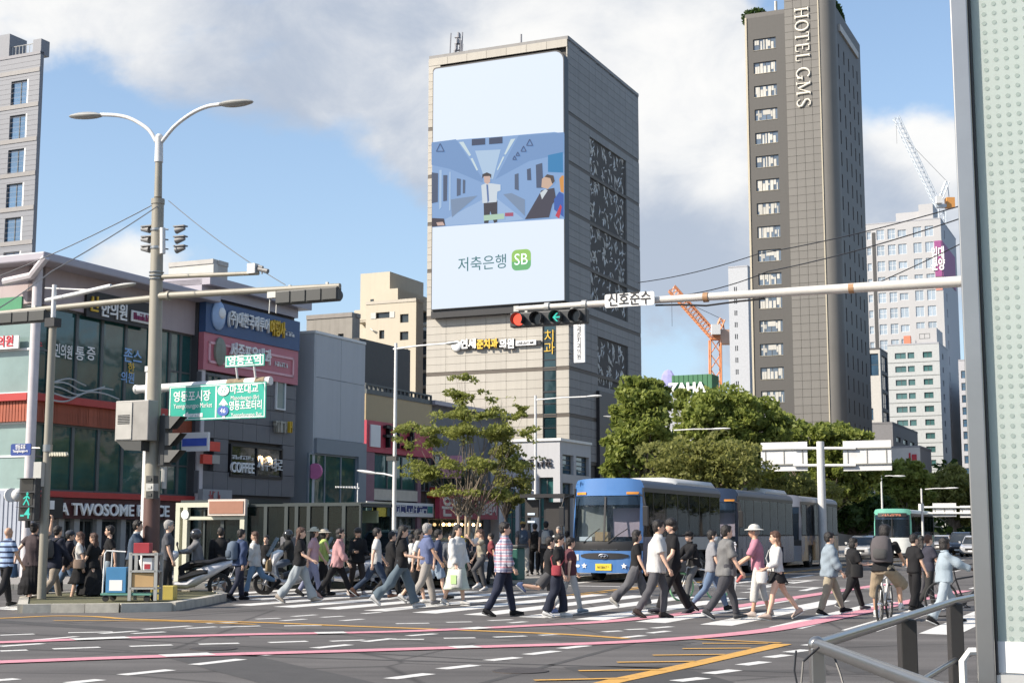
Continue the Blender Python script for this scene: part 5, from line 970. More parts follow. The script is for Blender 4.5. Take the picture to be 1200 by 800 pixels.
# back of the four-light signal at the right end of the long arm and the one at the left edge
def signal4(f, xl, xr, y0, y1, label, back=True, lit=(), group=None, yoff=0.0):
    """horizontal four-lamp signal; lit = {index: (material, kind)}; index 0 is leftmost from the camera"""
    a, b = f(xl, y1), f(xr, y0); c = (a+b)/2; w, h = b.x-a.x, b.z-a.z
    t = thing('traffic_signal', label, 'traffic light', f.o + TD*c.x + Vector((0, 0, f.o.z*0+c.z+f.o.z)) + SD*yoff, RZ, group)
    sgn = 1 if back else -1; hm = M_houseg if back else M_housing
    q = MB(); q.box(-w/2, w/2, -.1, .1, -h/2, h/2); hb = q.build('housing', hm, t, bevel=0.03)
    R_ = min(h*0.40, w/8.6)
    for i in range(4):
        cx = -w/2 + w*(i+.5)/4; q = MB(); yy = .1*sgn
        n = 16; ri = []; 
        for yk, rr_ in ((yy, R_*1.12), (yy+.17*sgn, R_*1.12)): ri.append([(cx+rr_*cos(pi*k/n*1.5-pi*.25), yk, rr_*sin(pi*k/n*1.5-pi*.25)) for k in range(n+1)])
        for yk, rr_ in ((yy+.17*sgn, R_*1.06), (yy, R_*1.06)): ri.append([(cx+rr_*cos(pi*k/n*1.5-pi*.25), yk, rr_*sin(pi*k/n*1.5-pi*.25)) for k in range(n+1)])
        vs = [p for rg in ri for p in rg]; k_ = n+1; q.add(vs, [(g*k_+i_, g*k_+i_+1, ((g+1) % 4)*k_+i_+1, ((g+1) % 4)*k_+i_) for g in range(4) for i_ in range(n)])
        q.build('visor', hm, t, True); mt = dict(lit).get(i, (M_dead, ''))
        q = MB(); q.cyl((cx, yy*.9, 0), (cx, yy*1.15, 0), R_, 20); ln_ = q.build('lens', M_dead if mt[1] == 'arrow' else mt[0], t)
        if mt[1] == 'arrow':
            q = MB(); R1 = R_*.75; q.prism_ax([(cx-R1, 0), (cx-R1*.05, R1*.95), (cx+R1*.30, R1*.95), (cx-R1*.42, .16*R1), (cx+R1, .16*R1), (cx+R1, -.16*R1), (cx-R1*.42, -.16*R1), (cx+R1*.30, -R1*.95), (cx-R1*.05, -R1*.95)], yy*1.3, yy*1.2); q.build('arrow', mt[0], ln_)
    for i in range(4): q = MB(); cx = -w/2+w*(i+.5)/4; q.box(cx-w*.115, cx+w*.115, (-.125 if back else .1), (-.1 if back else .125), -h*.42, h*.42); q.build('back_cover', hm, t, bevel=.02)
    for sx in (-.3, .3): q = MB(); q.box(sx*w-.03, sx*w+.03, -.03, .03, h/2, h/2+.13); q.build('hanger', M_galv, t)
    return t
signal4(m, 325, 398, 343, 365, 'signal head seen from behind at the right end of the long arm', True)
signal4(m, -20, 56, 369, 389, 'signal head seen from behind at the left edge of the picture', True)
q = MB(); c = m(320, 347); q.box(c.x-.12, c.x+.12, -.08, .08, c.z-.05, c.z+.1); [q.cyl(m(x, 349), m(x-1, 367), 0.018, 6) for x in (316.5, 324.5)]; q.build('detector_bracket', M_galv, t)
# vertical signal seen from the side, facing right
vx = m.o + SD*(-.1); a, b = m(196, 553), m(196, 494); tv = thing('traffic_signal', 'vertical three lamp signal in profile clamped to the tall pole', 'traffic light', m.o + TD*m.u(196) + Vector((0, 0, m.o.z+(a.z+b.z)/2)), RZ)
h = b.z-a.z; q = MB(); q.box(-.13, .05, -.16, .16, -h/2, h/2); q.build('housing', M_housing, tv, bevel=.02)
for k in range(3): z = h*(1-k)/3; q = MB(); q.add([(.05, -.15, z+.18), (.05, .15, z+.18), (.50, -.14, z+.17), (.50, .14, z+.17), (.05, -.15, z-.12), (.05, .15, z-.12), (.20, -.14, z-.12), (.20, .14, z-.12)], [(0, 1, 3, 2), (0, 2, 6, 4), (1, 5, 7, 3), (0, 4, 5, 1)]); q.build('visor', mat('visor_grey', (0.12, 0.12, 0.115), .5), tv)
q = MB(); q.cyl((-.13, 0, -h/2-.1), (-.13, 0, h/2+.05), .03, 8); q.cyl((-.05, 0, -h/2-.55), (-.05, 0, -h/2), .07, 8); q.build('bracket', M_galv, tv)
# --- white pole with the green road signs
g = Fr(168.5, 37.2, 0.15); tg = g.thing('sign_pole', 'white pole close behind the tall beige pole carrying the green road signs', 'sign pole'); t = tg
q = MB(); q.tube([(0, 0, 0), (0, 0, g(168, 432).z)], [0.15, 0.13], 14); q.build('pole', M_polew, tg, True); q = MB(); q.cyl((0, 0, g(168, 436).z), (0, 0, g(168, 430).z), 0.16, 14); q.build('pole_cap', M_polew, tg, True)
q = MB(); q.tube([g(159, 456), g(240, 451.5), g(317.5, 446)], [0.10, 0.11, 0.11], 12); q.tube([g(159, 456), g(161, 456)], 0.12, 12); q.build('arm', M_polew, tg, True); q = MB(); q.cyl(g(176, 474), g(190, 457), 0.04, 8); q.build('brace', M_polew, tg, True)
q = MB(); q.tube([g(268, 449.5), g(288, 448.2)], 0.118, 12); q.tube([g(301, 447.4), g(312, 446.5)], 0.118, 12); q.build('rust_stain_collar', mat('rusty_band', (0.22, 0.17, 0.11), .8, var=.5, scale=14), tg, True)
def roadsign(f, xl, xr, yt, yb, label, txts, divider=None, off=-0.2, cat='road sign', tilt=0.0):
    a, b = f(xl, yb, 0), f(xr, yt, 0); cx, cz = (a.x+b.x)/2, (a.z+b.z)/2; w, h = b.x-a.x, b.z-a.z
    s = thing('road_sign', label, cat, f.o + TD*cx + SD*off + Vector((0, 0, f.o.z+cz)), RZ); q = MB(); q.box(-w/2, w/2, 0, .03, -h/2, h/2); q.build('panel', M_greensign, s, bevel=.0)
    q = MB(); e = .022; k_ = .020; q.box(-w/2+e, w/2-e, -.006, 0, h/2-e-k_, h/2-e); q.box(-w/2+e, w/2-e, -.006, 0, -h/2+e, -h/2+e+k_); q.box(-w/2+e, -w/2+e+k_, -.006, 0, -h/2+e+k_, h/2-e-k_); q.box(w/2-e-k_, w/2-e, -.006, 0, -h/2+e+k_, h/2-e-k_)
    if divider: d = f(divider, 480).x-cx; q.box(d-.02, d+.02, -.006, 0, -h/2+e+.035, h/2-e-.035)
    q.build('border', M_letter, s)
    for (tx, x0, x1, y, sz, bd) in txts:
        p = f((x0+x1)/2, y); text(tx, sz, M_letter, s, (p.x-cx, -.008, p.z-cz), 'front', .004, f(x1, y).x-f(x0, y).x, bold=bd)
    s.rotation_euler = (0, 0, RZ); s['cx'] = cx; del s['cx']
    return s, cx, cz, w, h
s, cx, cz, w, h = roadsign(g, 203, 317, 455, 501, 'large green direction sign with two panels under the white arm', [('영등포시장', 209, 252, 472.5, .29, .014), ('Yeongdeungpo Market', 209, 254, 483, .17, .0), ('마포대교', 275, 308, 464, .25, .014), ('Mapodaegyo (Br)', 276, 309, 473.5, .145, 0), ('영등포로터리', 274, 312, 483, .25, .014), ('Yeongdeungpo Rot', 276, 312, 493.5, .145, 0)], 258.5)
def L2(x, y): p = g(x, y); return (p.x-cx, p.z-cz)
q = MB(); q.prism_ax([L2(220, 494), L2(226, 490), L2(226, 492.5), L2(243, 491.5), L2(243, 496), L2(226, 496.5), L2(226, 498.5)], -.012, 0); ar = q.build('arrow', M_letter, s); glyphs(4, .07, .3, mat('letter_grey_dim', (.3, .4, .4)), ar, (L2(234, 494)[0], -.012, L2(234, 494)[1]), 'front', .003)
q = MB(); q.prism_ax([L2(267.5, 474), L2(273, 482), L2(269, 482), L2(269, 498), L2(266, 498), L2(266, 482), L2(262, 482)], -.012, 0); q.build('arrow', M_letter, s)
for (x, y, tx, mm_, mt_) in ((267.5, 465.5, '77', M_letter, M_greensign), (267, 489, '46', mat('shield_blue', (.05, .12, .4)), M_letter)):
    p = L2(x, y); q = MB(); q.prism_ax([(p[0]+.17*cos(k*pi/8), p[1]+.13*sin(k*pi/8)) for k in range(16)], -.02, -.013); sh = q.build('route_shield', mm_, s); text(tx, .17, mt_, sh, (p[0], -.022, p[1]), 'front', .002)
s2, *_ = roadsign(g, 269, 315, 422.5, 438.5, 'small green station sign standing on top of the white arm', [('영등포역', 273, 311, 430.5, .27, .02)]); q = MB(); 
for x in (281, 302): p = g(x, 443); q.cyl((p.x-(g(269, 430).x+g(315, 430).x)/2, 0.1, -.42), (p.x-(g(269, 430).x+g(315, 430).x)/2, 0.02, -.1), .03, 6)
q.build('post', M_polew, s2)
# --- left pole with the lamp arm, pedestrian signal, street name plate
l = Fr(49, 33, 0.15); tl = l.thing('signal_pole', 'slim pole at the left with a white lamp arm and pedestrian signal', 'signal pole')
q = MB(); q.tube([(0, 0, 0), (0, 0, l(50, 374).z)], [.10, .085], 14); q.build('pole', M_pole, tl, True); q = MB(); q.tube([(0, 0, l(50, 373).z), (0, 0, l(50, 335).z)], .055, 12); q.build('upper_pole', M_polew, tl, True)
q = MB(); q.tube([l(54, 352), l(90, 344.5), l(130, 335)], [.05, .055, .05], 10); q.cyl(l(53, 337.5), l(112, 340), .018, 6); arm = q.build('lamp_arm', M_polew, tl, True)
a, b = l(128, 337), l(160, 332); d = b-a; q = MB(); q.sphere((0, 0, 0), 1, 14, 7, (d.length/2, .1, .05)); q.xf(Matrix.Translation((a+b)/2) @ Matrix.Rotation(-atan2(d.z, d.x), 4, 'Y')); q.build('lamp_head', M_galv, tl, True)
q = MB(); q.box(-.14, .14, -.12, .12, l(50, 384).z, l(50, 374).z); q.build('clamp_box', M_black, tl)
q = MB(); q.cyl((0, 0, l(50, 529).z), (0, 0, l(50, 521).z), .11, 12); q.cyl(l(16, 524), l(47, 525), .02, 6); q.build('sign_bracket', M_steel, tl, True)
def plate(f, xl, xr, yt, yb, name, label, cat, mt, txts, off=-.03, rim=None, rot=RZ):
    a, b = f(xl, yb), f(xr, yt); cx, cz = (a.x+b.x)/2, (a.z+b.z)/2; w, h = b.x-a.x, b.z-a.z
    s = thing(name, label, cat, f.o + TD*cx + SD*off + Vector((0, 0, f.o.z+cz)), rot); q = MB(); c = h*.10; q.prism_ax([(-w/2+c, -h/2), (w/2-c, -h/2), (w/2, -h/2+c), (w/2, h/2-c), (w/2-c, h/2), (-w/2+c, h/2), (-w/2, h/2-c), (-w/2, -h/2+c)], 0, .025); q.build('plate', mt, s)
    if rim: q = MB(); k = .93; c = h*.09; q.prism_ax([(x*k, z*k*.96) for x, z in [(-w/2+c, -h/2), (w/2-c, -h/2), (w/2, -h/2+c), (w/2, h/2-c), (w/2-c, h/2), (-w/2+c, h/2), (-w/2, h/2-c), (-w/2, -h/2+c)]], -.008, 0); q.build('plate_face', rim, s)
    for (tx, fx, fy, fw, sz, mm_) in txts: text(tx, sz, mm_, s, (fx*w, -.012, fy*h), 'front', .004, fw*w, bold=.01)
    return s
plate(l, 13, 37, 527, 541.5, 'street_name_sign', 'small blue street name plate left of the slim pole', 'street sign', mat('plate_blue', (.02, .05, .22), .4), [('영등포로', 0, .2, .5, .13, M_letter), ('Yeongdeungpo-ro', 0, -.12, .75, .09, M_letter)])
q = MB(); c = l(67, 532); [q.cyl(l(56+3*k, 530), l(57+3*k, 534), .05, 6) for k in range(8)]; q.cyl(l(52, 532), l(80, 532), .02, 6); q.build('cable_bundle', mat('cable_cream', (.5, .48, .38)), tl, True)
q = MB(); c = l(51, 557); q.box(c.x-.1, c.x+.12, -.22, -.1, c.z-.25, c.z+.3); q.cyl(l(49, 562, -.25), l(49, 566, -.25), .05, 8); q.build('small_camera', M_galv, tl)
a, b = l(35, 618), l(56, 568); tp = thing('pedestrian_signal', 'pedestrian signal showing a green walking figure and the digit 4', 'traffic light', l.o + TD*((a.x+b.x)/2) + SD*-.3 + Vector((0, 0, l.o.z+(a.z+b.z)/2)), RZ)
w, h = b.x-a.x, b.z-a.z; q = MB(); q.box(-w/2, w/2, -.09, .09, -h/2, h/2); q.build('housing', M_housing, tp, bevel=.015)
for k in range(3): z = h/2-h*(k+.5)/3; q = MB(); q.box(-w*.36, w*.36, -.1, -.09, z-h*.13, z+h*.13); q.build('lens', M_dead, tp); q = MB(); q.box(-w*.42, w*.42, -.22, -.09, z+h*.145, z+h*.155); q.build('visor', M_housing, tp)
text('4', .34, M_grnl, tp, (w*.08, -.104, -h/3), 'front', .004, bold=.01); q = MB(); q.box(-w*.34, -w*.12, -.107, -.102, -h/3-.06, -h/3-.02); q.build('count_bar', M_grnl, tp)
q = MB(); z = 0; q.sphere((.02, -.106, z+.13), .035, 8, 5, (1, .2, 1)); [q.cyl(p0+(), p1, .018, 5) if False else q.cyl((p0[0], -.106, z+p0[1]), (p1[0], -.106, z+p1[1]), .014, 5) for p0, p1 in (((.02, .09), (0, 0)), ((0, 0), (-.08, -.12)), ((0, 0), (.05, -.06)), ((.05, -.06), (.08, -.13)), ((.02, .08), (-.08, .02)), ((.02, .08), (.09, .02)))]; q.build('walking_figure', M_grnl, tp)
sp_ = Fr(22, 33, 0); c = l(23, 580); q = MB(); q.cyl((c.x-.14, -.12, c.z), (c.x-.02, -.22, c.z), .16, 14, .16); q.sphere((c.x+.02, -.1, c.z), .15, 12, 7); q.build('loudspeaker', M_white, tl, True); q = MB(); q.cyl(l(28, 578), (0, 0, l(28, 578).z), .03, 8); q.build('bracket', M_black, tl)
q = MB(); q.tube([l(32.5, 618), l(33, 580)], .06, 8); q.build('rear_post', M_black, tl)
# --- right mast arm: comes in from its pole behind the bus shelter
mk_ = P(645, 400, 30); s0 = Fr(645, 30, 0); tm = s0.thing('signal_mast', 'pale mast arm crossing in front of the hotel from the right', 'signal mast'); rt_u = s0.u(1172)
q = MB(); a, b, c = s0(606, 362), s0(800, 349.5), s0(1172, 327); q.tube([a, b, c], [.06, .075, .11], 12); q.build('arm', mat('arm_cream_grey', (.52, .50, .46), .45, dirt=.2), tm, True); q = MB(); q.tube([(rt_u, 0, 0), (rt_u, 0, c.z+.6)], [.17, .13], 14); q.build('pole', M_pole, tm, True)
for x in (642, 686, 830, 1003): q = MB(); p = s0(x, 355); p0 = a.lerp(c, (s0.u(x)-a.x)/(c.x-a.x)); q.cyl(p0-Vector((.05, 0, 0)), p0+Vector((.05, 0, 0)), .1, 10); q.build('clamp', mat('clamp_rust', (.35, .2, .1), .6) if x > 700 else M_galv, tm, True)
q = MB(); p = [a.lerp(c, (s0.u(x)-a.x)/(c.x-a.x)) - Vector((0, 0, .1+dz)) for x, dz in ((770, 0), (800, .02), (830, .07), (870, .02), (900, 0))]; q.tube(p, .02, 5); q.build('cable', M_black, tm)
q = MB(); q.box(s0.u(603), s0.u(609), -.05, .05, a.z-.06, a.z+.06); q.build('arm_end', M_galv, tm)
signal4(s0, 599.5, 689, 361.5, 384.5, 'four lamp signal with red light and green left arrow lit', False, [(0, (M_redl, '')), (2, (M_grnl, 'arrow'))])
sg = plate(s0, 712, 769.5, 342.5, 362, 'signal_name_sign', 'white plate with black Korean lettering clamped on the mast arm', 'road sign', M_letter, [('신호준수', 0, 0, .86, .30, M_darksign)], -.16)
wire('overhead_wire', 'upper wire rising to the right across the hotel front', [P(748, 331, 46), P(890, 297, 40), P(1160, 231, 30)], .014, .1); wire('overhead_wire', 'lower wire rising to the right across the hotel front', [P(790, 347, 40), P(900, 318, 36), P(1160, 244, 28)], .014, .1)
wire('overhead_wire', 'short wire climbing right from the mast arm over the white block', [s0.o+TD*s0.u(1022)+Vector((0, 0, s0(1022, 336).z)), P(1160, 268, 27)], .01, .03)
# --- street lamps along the far pavement
def lamp(px, Y, pytop, label, arms=(), extras=None, r=.07, z=.15, mt=None, group='street lamps along the far pavement'):
    f = Fr(px, Y, z); t = f.thing('street_lamp', label, 'street lamp', group); q = MB(); q.tube([(0, 0, 0), (0, 0, f(px, pytop).z)], [r*1.25, r*.75], 10); q.build('pole', mt or M_polew, t, True); q = MB(); q.cyl((0, 0, 0), (0, 0, .8), r*1.8, 10); q.build('pole_base', mt or M_polew, t, True)
    for (x0, y0, x1, y1, hl) in arms:
        a, b = f(x0, y0), f(x1, y1); q = MB(); q.tube([a, (a+b)/2+Vector((0, 0, .03)), b], [.035, .03, .03], 8); am = q.build('lamp_arm', mt or M_polew, t, True)
        d = (b-a).normalized(); q = MB(); q.sphere((0, 0, 0), 1, 12, 6, (hl/2, .13, .06)); q.xf(Matrix.Translation(b+d*hl*.3) @ Matrix.Rotation(-atan2(d.z, d.x), 4, 'Y')); q.build('lamp_head', mt or M_polew, t, True)
    if extras: extras(f, t)
def ex460(f, t):
    q = MB(); c = f(460, 537); q.box(c.x-.2, c.x+.2, -.1, .1, c.z-.08, c.z+.08); q.build('banner_bracket', M_houseg, t); q = MB(); q.cyl(f(438, 590), f(461, 589.5), .04, 8); q.build('sign_arm', M_polew, t, True)
    a, b = f(437, 605), f(453, 592.5); q = MB(); q.box(a.x, b.x, -.06, .06, a.z, b.z); q.build('yellow_sign', mat('sign_amber', (.72, .45, .10), .5), t)
lamp(461, 52, 402, 'white double-arm street lamp beside the red sign building', [(461, 409, 525, 402.5, .5), (461, 557.5, 438, 554, .9)], ex460)
lamp(628, 66, 463, 'white street lamp before the stone tower', [(628, 468.5, 690, 464.5, .8), (628, 575, 612, 573, .7)])
lamp(727, 74, 487, 'grey street lamp at the left edge of the trees', [(727, 489.5, 722, 489, .9)], None, .08, .15, M_galv)
lamp(790, 78, 503, 'street lamp with a long pale arm among the trees', [(790, 504, 836, 502.5, 1.2)], None, .06)
lamp(1037, 105, 556, 'short street lamp above the far sign backs', [(1037, 557.5, 1048, 557.5, 1.0)], None, .07); lamp(1084, 92, 572, 'street lamp at the right beside the far gantry', [(1084, 573, 1108, 572, 1.0)], None, .07)
# --- sign gantries seen from behind
def gantry(px, Y, ytop, signs, arms, label):
    f = Fr(px, Y, 0); t = f.thing('sign_gantry', label, 'sign gantry'); q = MB(); q.tube([(0, 0, 0), (0, 0, f(px, ytop).z)], [.22, .19], 14); q.build('pole', M_polew, t, True)
    for (x0, x1, y) in arms: q = MB(); q.cyl(f(x0, y), f(x1, y), .07, 8); q.build('arm', M_polew, t, True)
    for (x0, x1, y0, y1) in signs:
        a, b = f(x0, y1), f(x1, y0); q = MB(); q.box(a.x, b.x, .12, .17, a.z, b.z); s = q.build('sign_panel', M_signback, t); w, h = b.x-a.x, b.z-a.z
        q = MB(); [q.box(a.x, b.x, .04, .12, a.z+h*k, a.z+h*k+.06) for k in (.2, .72)]; [q.box(a.x+w*k-.02, a.x+w*k+.02, .09, .12, a.z+h*.2, a.z+h*.72) for k in (.1, .5, .9)]; q.build('rail', mat('rail_grey', (.22, .22, .2)), s)
gantry(966, 72, 517, [(891.5, 945, 517, 552), (988, 1043.5, 515, 551.5)], [(930, 1003, 525), (930, 1003, 545)], 'pair of white road sign backs on one pole above the buses')
gantry(1083, 105, 590, [(1093, 1120, 589, 605), (1125, 1150, 592, 606)], [(1083, 1140, 594), (1083, 1140, 601)], 'distant pair of sign backs at the right end of the street')
gantry(1030, 120, 576, [(1033, 1058, 577, 597)], [(1030, 1045, 582)], 'single distant sign back above the green bus')
# --- bus shelter on the far left pavement
M_shel = mat('shelter_cream', (.50, .50, .40), .5, var=.05, dirt=.15); M_clear = glass('shelter_glass', (.45, .56, .54), .30, .03, (.012, .02, .02)); M_sfr = mat('shelter_frame', (.035, .045, .045), .4)
f = Fr(205, 45, .15); ts = f.thing('bus_shelter', 'long glazed bus shelter with a brown advertising board on its roof edge', 'bus shelter'); u0, u1 = 0, f.u(292); H_ = f(205, 589).z
q = MB(); [q.box(x, x+.16, -.08, .08, 0, H_-.14) for x in (0, .28, u1-.2)]; q.box(0, u1, -.08, .08, H_-.14, H_); q.box(.44, u1-.2, -.06, .06, H_-.52, H_-.42); q.build('portal_frame', M_shel, ts)
q = MB(); q.cyl((.36, -.1, H_-.36), (.36, -.07, H_-.36), .14, 16); q.build('round_badge', M_letter, ts)
q = MB(); q.box(.05, u1-.02, .1, 1.9, H_-.05, H_+.08); q.box(u1+.02, f.u(424), 0.1, 1.9, f(424, 589).z-.1, f(424, 589).z); q.build('roof', M_sfr, ts)
xs = [f.u(x) for x in (220, 240, 262, 288, 312, 336, 348, 362, 382, 403, 423)]
for i in range(len(xs)-1):
    z1 = H_-.2 if xs[i+1] < u1+.3 else f(400, 592).z; fr = window(ts, 'front', (xs[i]+xs[i+1])/2, z1/2+.1, xs[i+1]-xs[i], z1-.1, M_sfr, M_clear, -.1 if i else -.2, 1, 1, .06, .08, 'glazed_panel')
for i in range(len(xs)-1): window(ts, 'front', (xs[i]+xs[i+1])/2, 1.3, xs[i+1]-xs[i], 2.2, M_sfr, M_clear, -1.9, 1, 1, .05, .06, 'rear_panel')
a, b = f(248, 604), f(292, 584.5); q = MB(); q.box(a.x, b.x, -.2, -.1, a.z, b.z); bd = q.build('advert_board', mat('board_frame', (.6, .52, .46)), ts); q = MB(); q.box(a.x+.06, b.x-.06, -.22, -.2, a.z+.06, b.z-.06); q.build('advert_face', mat('board_brown', (.30, .14, .09), .5, var=.1, scale=8), bd)
q = MB(); q.box(xs[3], xs[7], 1.2, 1.6, .45, .5); [q.box(x, x+.06, 1.25, 1.55, 0, .45) for x in (xs[3]+.1, xs[5], xs[7]-.2)]; q.build('bench', M_sfr, ts)
q = MB(); a, b = f(343, 612), f(378, 596); q.box(a.x, b.x, 1.5, 1.6, a.z, b.z); a, b = f(382, 612), f(412, 597); q.box(a.x, b.x, 1.5, 1.6, a.z, b.z); q.build('lit_sign', mat('shelter_notice', (.35, .38, .25)), ts)
q = MB(); p = f(419, 588); q.cyl(p, p+Vector((0, 0, .55)), .02, 6); q.cyl(p+Vector((-.75, 0, .45)), p+Vector((.05, 0, .4)), .02, 6); [q.box(p.x-.7+k*.09, p.x-.68+k*.09, -.08, .08, p.z+.42, p.z+.46) for k in range(8)]; q.build('aerial', M_polew, ts)
# --- bus stop display, bins, street tree guards on the pavement beyond the crossing
f = Fr(640, 60, .15); tk = f.thing('bus_stop_board', 'black roofed bus stop board behind the blue coach', 'bus stop'); q = MB(); a, b = f(616, 592), f(668, 578.5); q.box(a.x, b.x, -.6, .9, b.z-.15, b.z); q.build('roof', M_black, tk)
q = MB(); [q.box(f.u(x)-.07, f.u(x)+.07, -.1, .1, 0, b.z-.15) for x in (618, 640, 664)]; q.build('post', M_black, tk); q = MB(); a, b = f(619, 606), f(633, 585); q.box(a.x, b.x, -.2, -.1, a.z, b.z); q.box(f.u(641), f.u(660), -.15, -.1, .3, f(650, 588).z); pb = q.build('board', M_darksign, tk)
for y in (584, 602, 611): q = MB(); a, b = f(621, y+1.2), f(629, y-1.2); q.box(a.x, b.x, -.24, -.21, a.z, b.z); q.build('lit_line', emit('board_white', (.8, .9, 1), .8), pb)
c = G(601, 679, .15); tb = thing('litter_bin', 'dark green litter bin at the kerb beyond the plaid shirted man', 'bin', c, RZ); q = MB(); q.box(-.3, .3, -.3, .3, 0, 1.0); q.build('body', mat('bin_green', (.02, .09, .07), .4), tb, bevel=.04); q = MB(); q.box(-.33, .33, -.33, .33, 1.0, 1.1); q.build('lid', M_houseg, tb, bevel=.03)
for k, (x, y) in enumerate(((575, 676), (560, 676), (545, 677))):
    c = G(x, y, .15); tb = thing('bollard', 'short grey bollard on the kerb between the litter bin and the coach road'.replace('between the litter bin and the coach road', ('nearest the litter bin', 'second from the litter bin', 'third from the litter bin')[k]), 'bollard', c, 0, 'bollards on the far kerb'); q = MB(); q.cyl((0, 0, 0), (0, 0, .8), .07, 10); q.build('post', M_houseg, tb, True); q = MB(); q.sphere((0, 0, .82), .075, 10, 6); q.build('cap', M_galv, tb, True)
# --- foreground: frosted bus shelter at the right edge
M_frost = coltex('frosted_dotted_glass', lambda N, L, tc: None, .25, 0) if False else None
def m_frost():
    m = bpy.data.materials.new('frosted_glass'); m.use_nodes = True; nt = m.node_tree; N = nt.nodes; L = nt.links; b = N['Principled BSDF']; b.inputs['Base Color'].default_value = (.62, .685, .65, 1); b.inputs['Roughness'].default_value = .28; b.inputs['Specular IOR Level'].default_value = .6
    t = N.new('ShaderNodeBsdfTranslucent'); t.inputs[0].default_value = (.62, .72, .67, 1); mx = N.new('ShaderNodeMixShader'); mx.inputs[0].default_value = .45; L.new(b.outputs[0], mx.inputs[1]); L.new(t.outputs[0], mx.inputs[2]); L.new(mx.outputs[0], N['Material Output'].inputs[0]); return m
M_frost = m_frost(); Ysh = 4.2
f = Fr(1141, Ysh, 0.14); ts = f.thing('frosted_shelter', 'large frosted dotted glass panel in a steel frame at the right edge', 'bus shelter')
x0 = f(1152, 400).x; x1 = x0+2.6; zb = f(1167, 789).z; zt = 4.2
q = MB(); q.box(x0-.050, x0, -.04, .04, -.0, zt); q.build('frame_post', M_steel, ts, bevel=.004); q = MB(); q.box(x0+.001, x1, -.025, .025, zb-.07, zb); q.build('bottom_rail', mat('rail_pale_steel', (.66, .66, .64), .3, .5), ts)
q = MB(); q.box(x1, x1+.06, -.04, .04, 0, zt); q.build('frame_post', M_steel, ts)
q = MB(); q.box(x0+.001, x0+.006, -.03, .03, zb, zt); q.build('gasket', M_black, ts)
q = MB(); q.box(x0+.007, x1-.002, -.006, .006, zb+.004, zt-.01); q.build('glass_panel', M_frost, ts)
dots = MB(); dsp = .0285; n = 12; dotm = mat('dot_print', (.25, .31, .29), .8, var=.03); xa = f(1158, 400).x
for i in range(26):
    for j in range(104):
        cx, cz = xa+.0+i*dsp, zb+.07+j*dsp+(.0 if i % 2 else 0)
        if cx < x0+.02 or cz > zt-.05: continue
        o_ = len(dots.v); dots.v += [(cx+.0068*cos(k*pi/4), -.0072, cz+.0068*sin(k*pi/4)) for k in range(8)]; dots.f.append(tuple(range(o_, o_+8))); dots.m.append(0)
tag(dots.build('printed_dot', dotm, ts), kind='stuff')
q = MB(); a = f(1178, 772); q.box(a.x-.03, a.x+.2, -.0105, -.0075, zb+.005, a.z+.05); q.build('paper_notice', M_letter, ts)
q = MB(); q.tube([(x0-.25, -.9, 3.35), (x0-.18, -.9, 3.38), (x0+.1, -.85, 3.15), (x0+.4, -.8, 3.12)], .03, 8) if False else q.box(x0-.1, x1+.1, -.2, 1.4, zt, zt+.08); q.build('roof', M_galv, ts)
# --- foreground: stainless handrails
def rail(name, label, pts, posts, r=.024):
    t = thing(name, label, 'handrail', posts[0][0]); b0_ = posts[0][0]; q = MB(); q.tube([Vector(p)-b0_ for p in pts], r, 14); q.build('top_rail', M_steel, t, True)
    for (p, h_, w) in posts: l_ = Vector(p)-b0_; q = MB(); q.box(l_.x-w/2, l_.x+w/2, l_.y-w/2, l_.y+w/2, 0, h_); q.build('post', mat('post_dark', (.045, .043, .042), .4, .2) if w > .06 else M_steel, t, bevel=.006)
    return t, b0_
def RP(px, py, Y): return P(px, py, Y)
c0, c1, c2, c3 = RP(957, 755, 5.7), RP(1062, 722, 7.4), RP(1118, 703, 9.0), RP(1175, 690, 10.4); hz_ = c0.z
for c in (c1, c2, c3): c.z = hz_+0.0
c1 = RP(1062, 719, 0.46/((719-625)/1715.0) if False else (CAMZ-hz_)*1715/(721-625)); c1.z = hz_; c2 = RP(1118, 703, (CAMZ-hz_)*1715/(703-625)); c2.z = hz_; c3 = RP(1180, 689, (CAMZ-hz_)*1715/(690-625)); c3.z = hz_
c4 = RP(1110, 806, (CAMZ-hz_)*1715/(808-625)); c4.z = hz_
g0 = lambda p: Vector((p.x, p.y, .14))
t, bb = rail('handrail', 'stainless handrail running away to the right at the corner', [c0+Vector((0, 0, -.14))*0, c1, c2, c3], [(g0(c1), hz_-.15, .085), (g0(c2), hz_-.15, .085), (g0(c3), hz_-.15, .085)], .022)
for o in t.children: pass
md = [c0.lerp(c1, .93), c1, c2, c3]; q = MB(); q.tube([Vector((p.x, p.y, hz_-.36))-Vector((bb.x, bb.y, bb.z)) for p in (c1, c2, c3)], .018, 10); q.build('mid_rail', M_steel, t, True)
for o in t.children:
    if o.name.startswith(('top_rail', 'mid_rail')) : pass
t2, b2 = rail('handrail', 'near handrail sloping down to the right from the corner post', [c0, c4, c4+(c4-c0)*.6], [(g0(c0), hz_-.15, .055), (g0(c4+(c4-c0)*.2), hz_-.15, .05)], .024)
w0 = g0(c0)
for k, (a, b, c) in enumerate((((933, 762), (931, 785), (936, 810)), ((960, 758), (941, 775), (938, 810)), ((975, 762), (985, 790), (992, 815)))): 
    Yk = 5.5; o = MB().tube([P(*a, Yk), P(*b, Yk-.05), P(*c, Yk-.1)], .004, 5).build('loose_wire', M_black); tag(o, ('thin black wire hanging left of the corner post', 'thin curved black wire looped round the corner post', 'thin black wire hanging right of the corner post')[k], 'wire')
q = MB(); q.sphere((0, 0, 0), .034, 12, 8); o = q.build('post_ball', M_steel, t2, True); o.location = (0, 0, hz_-.14)
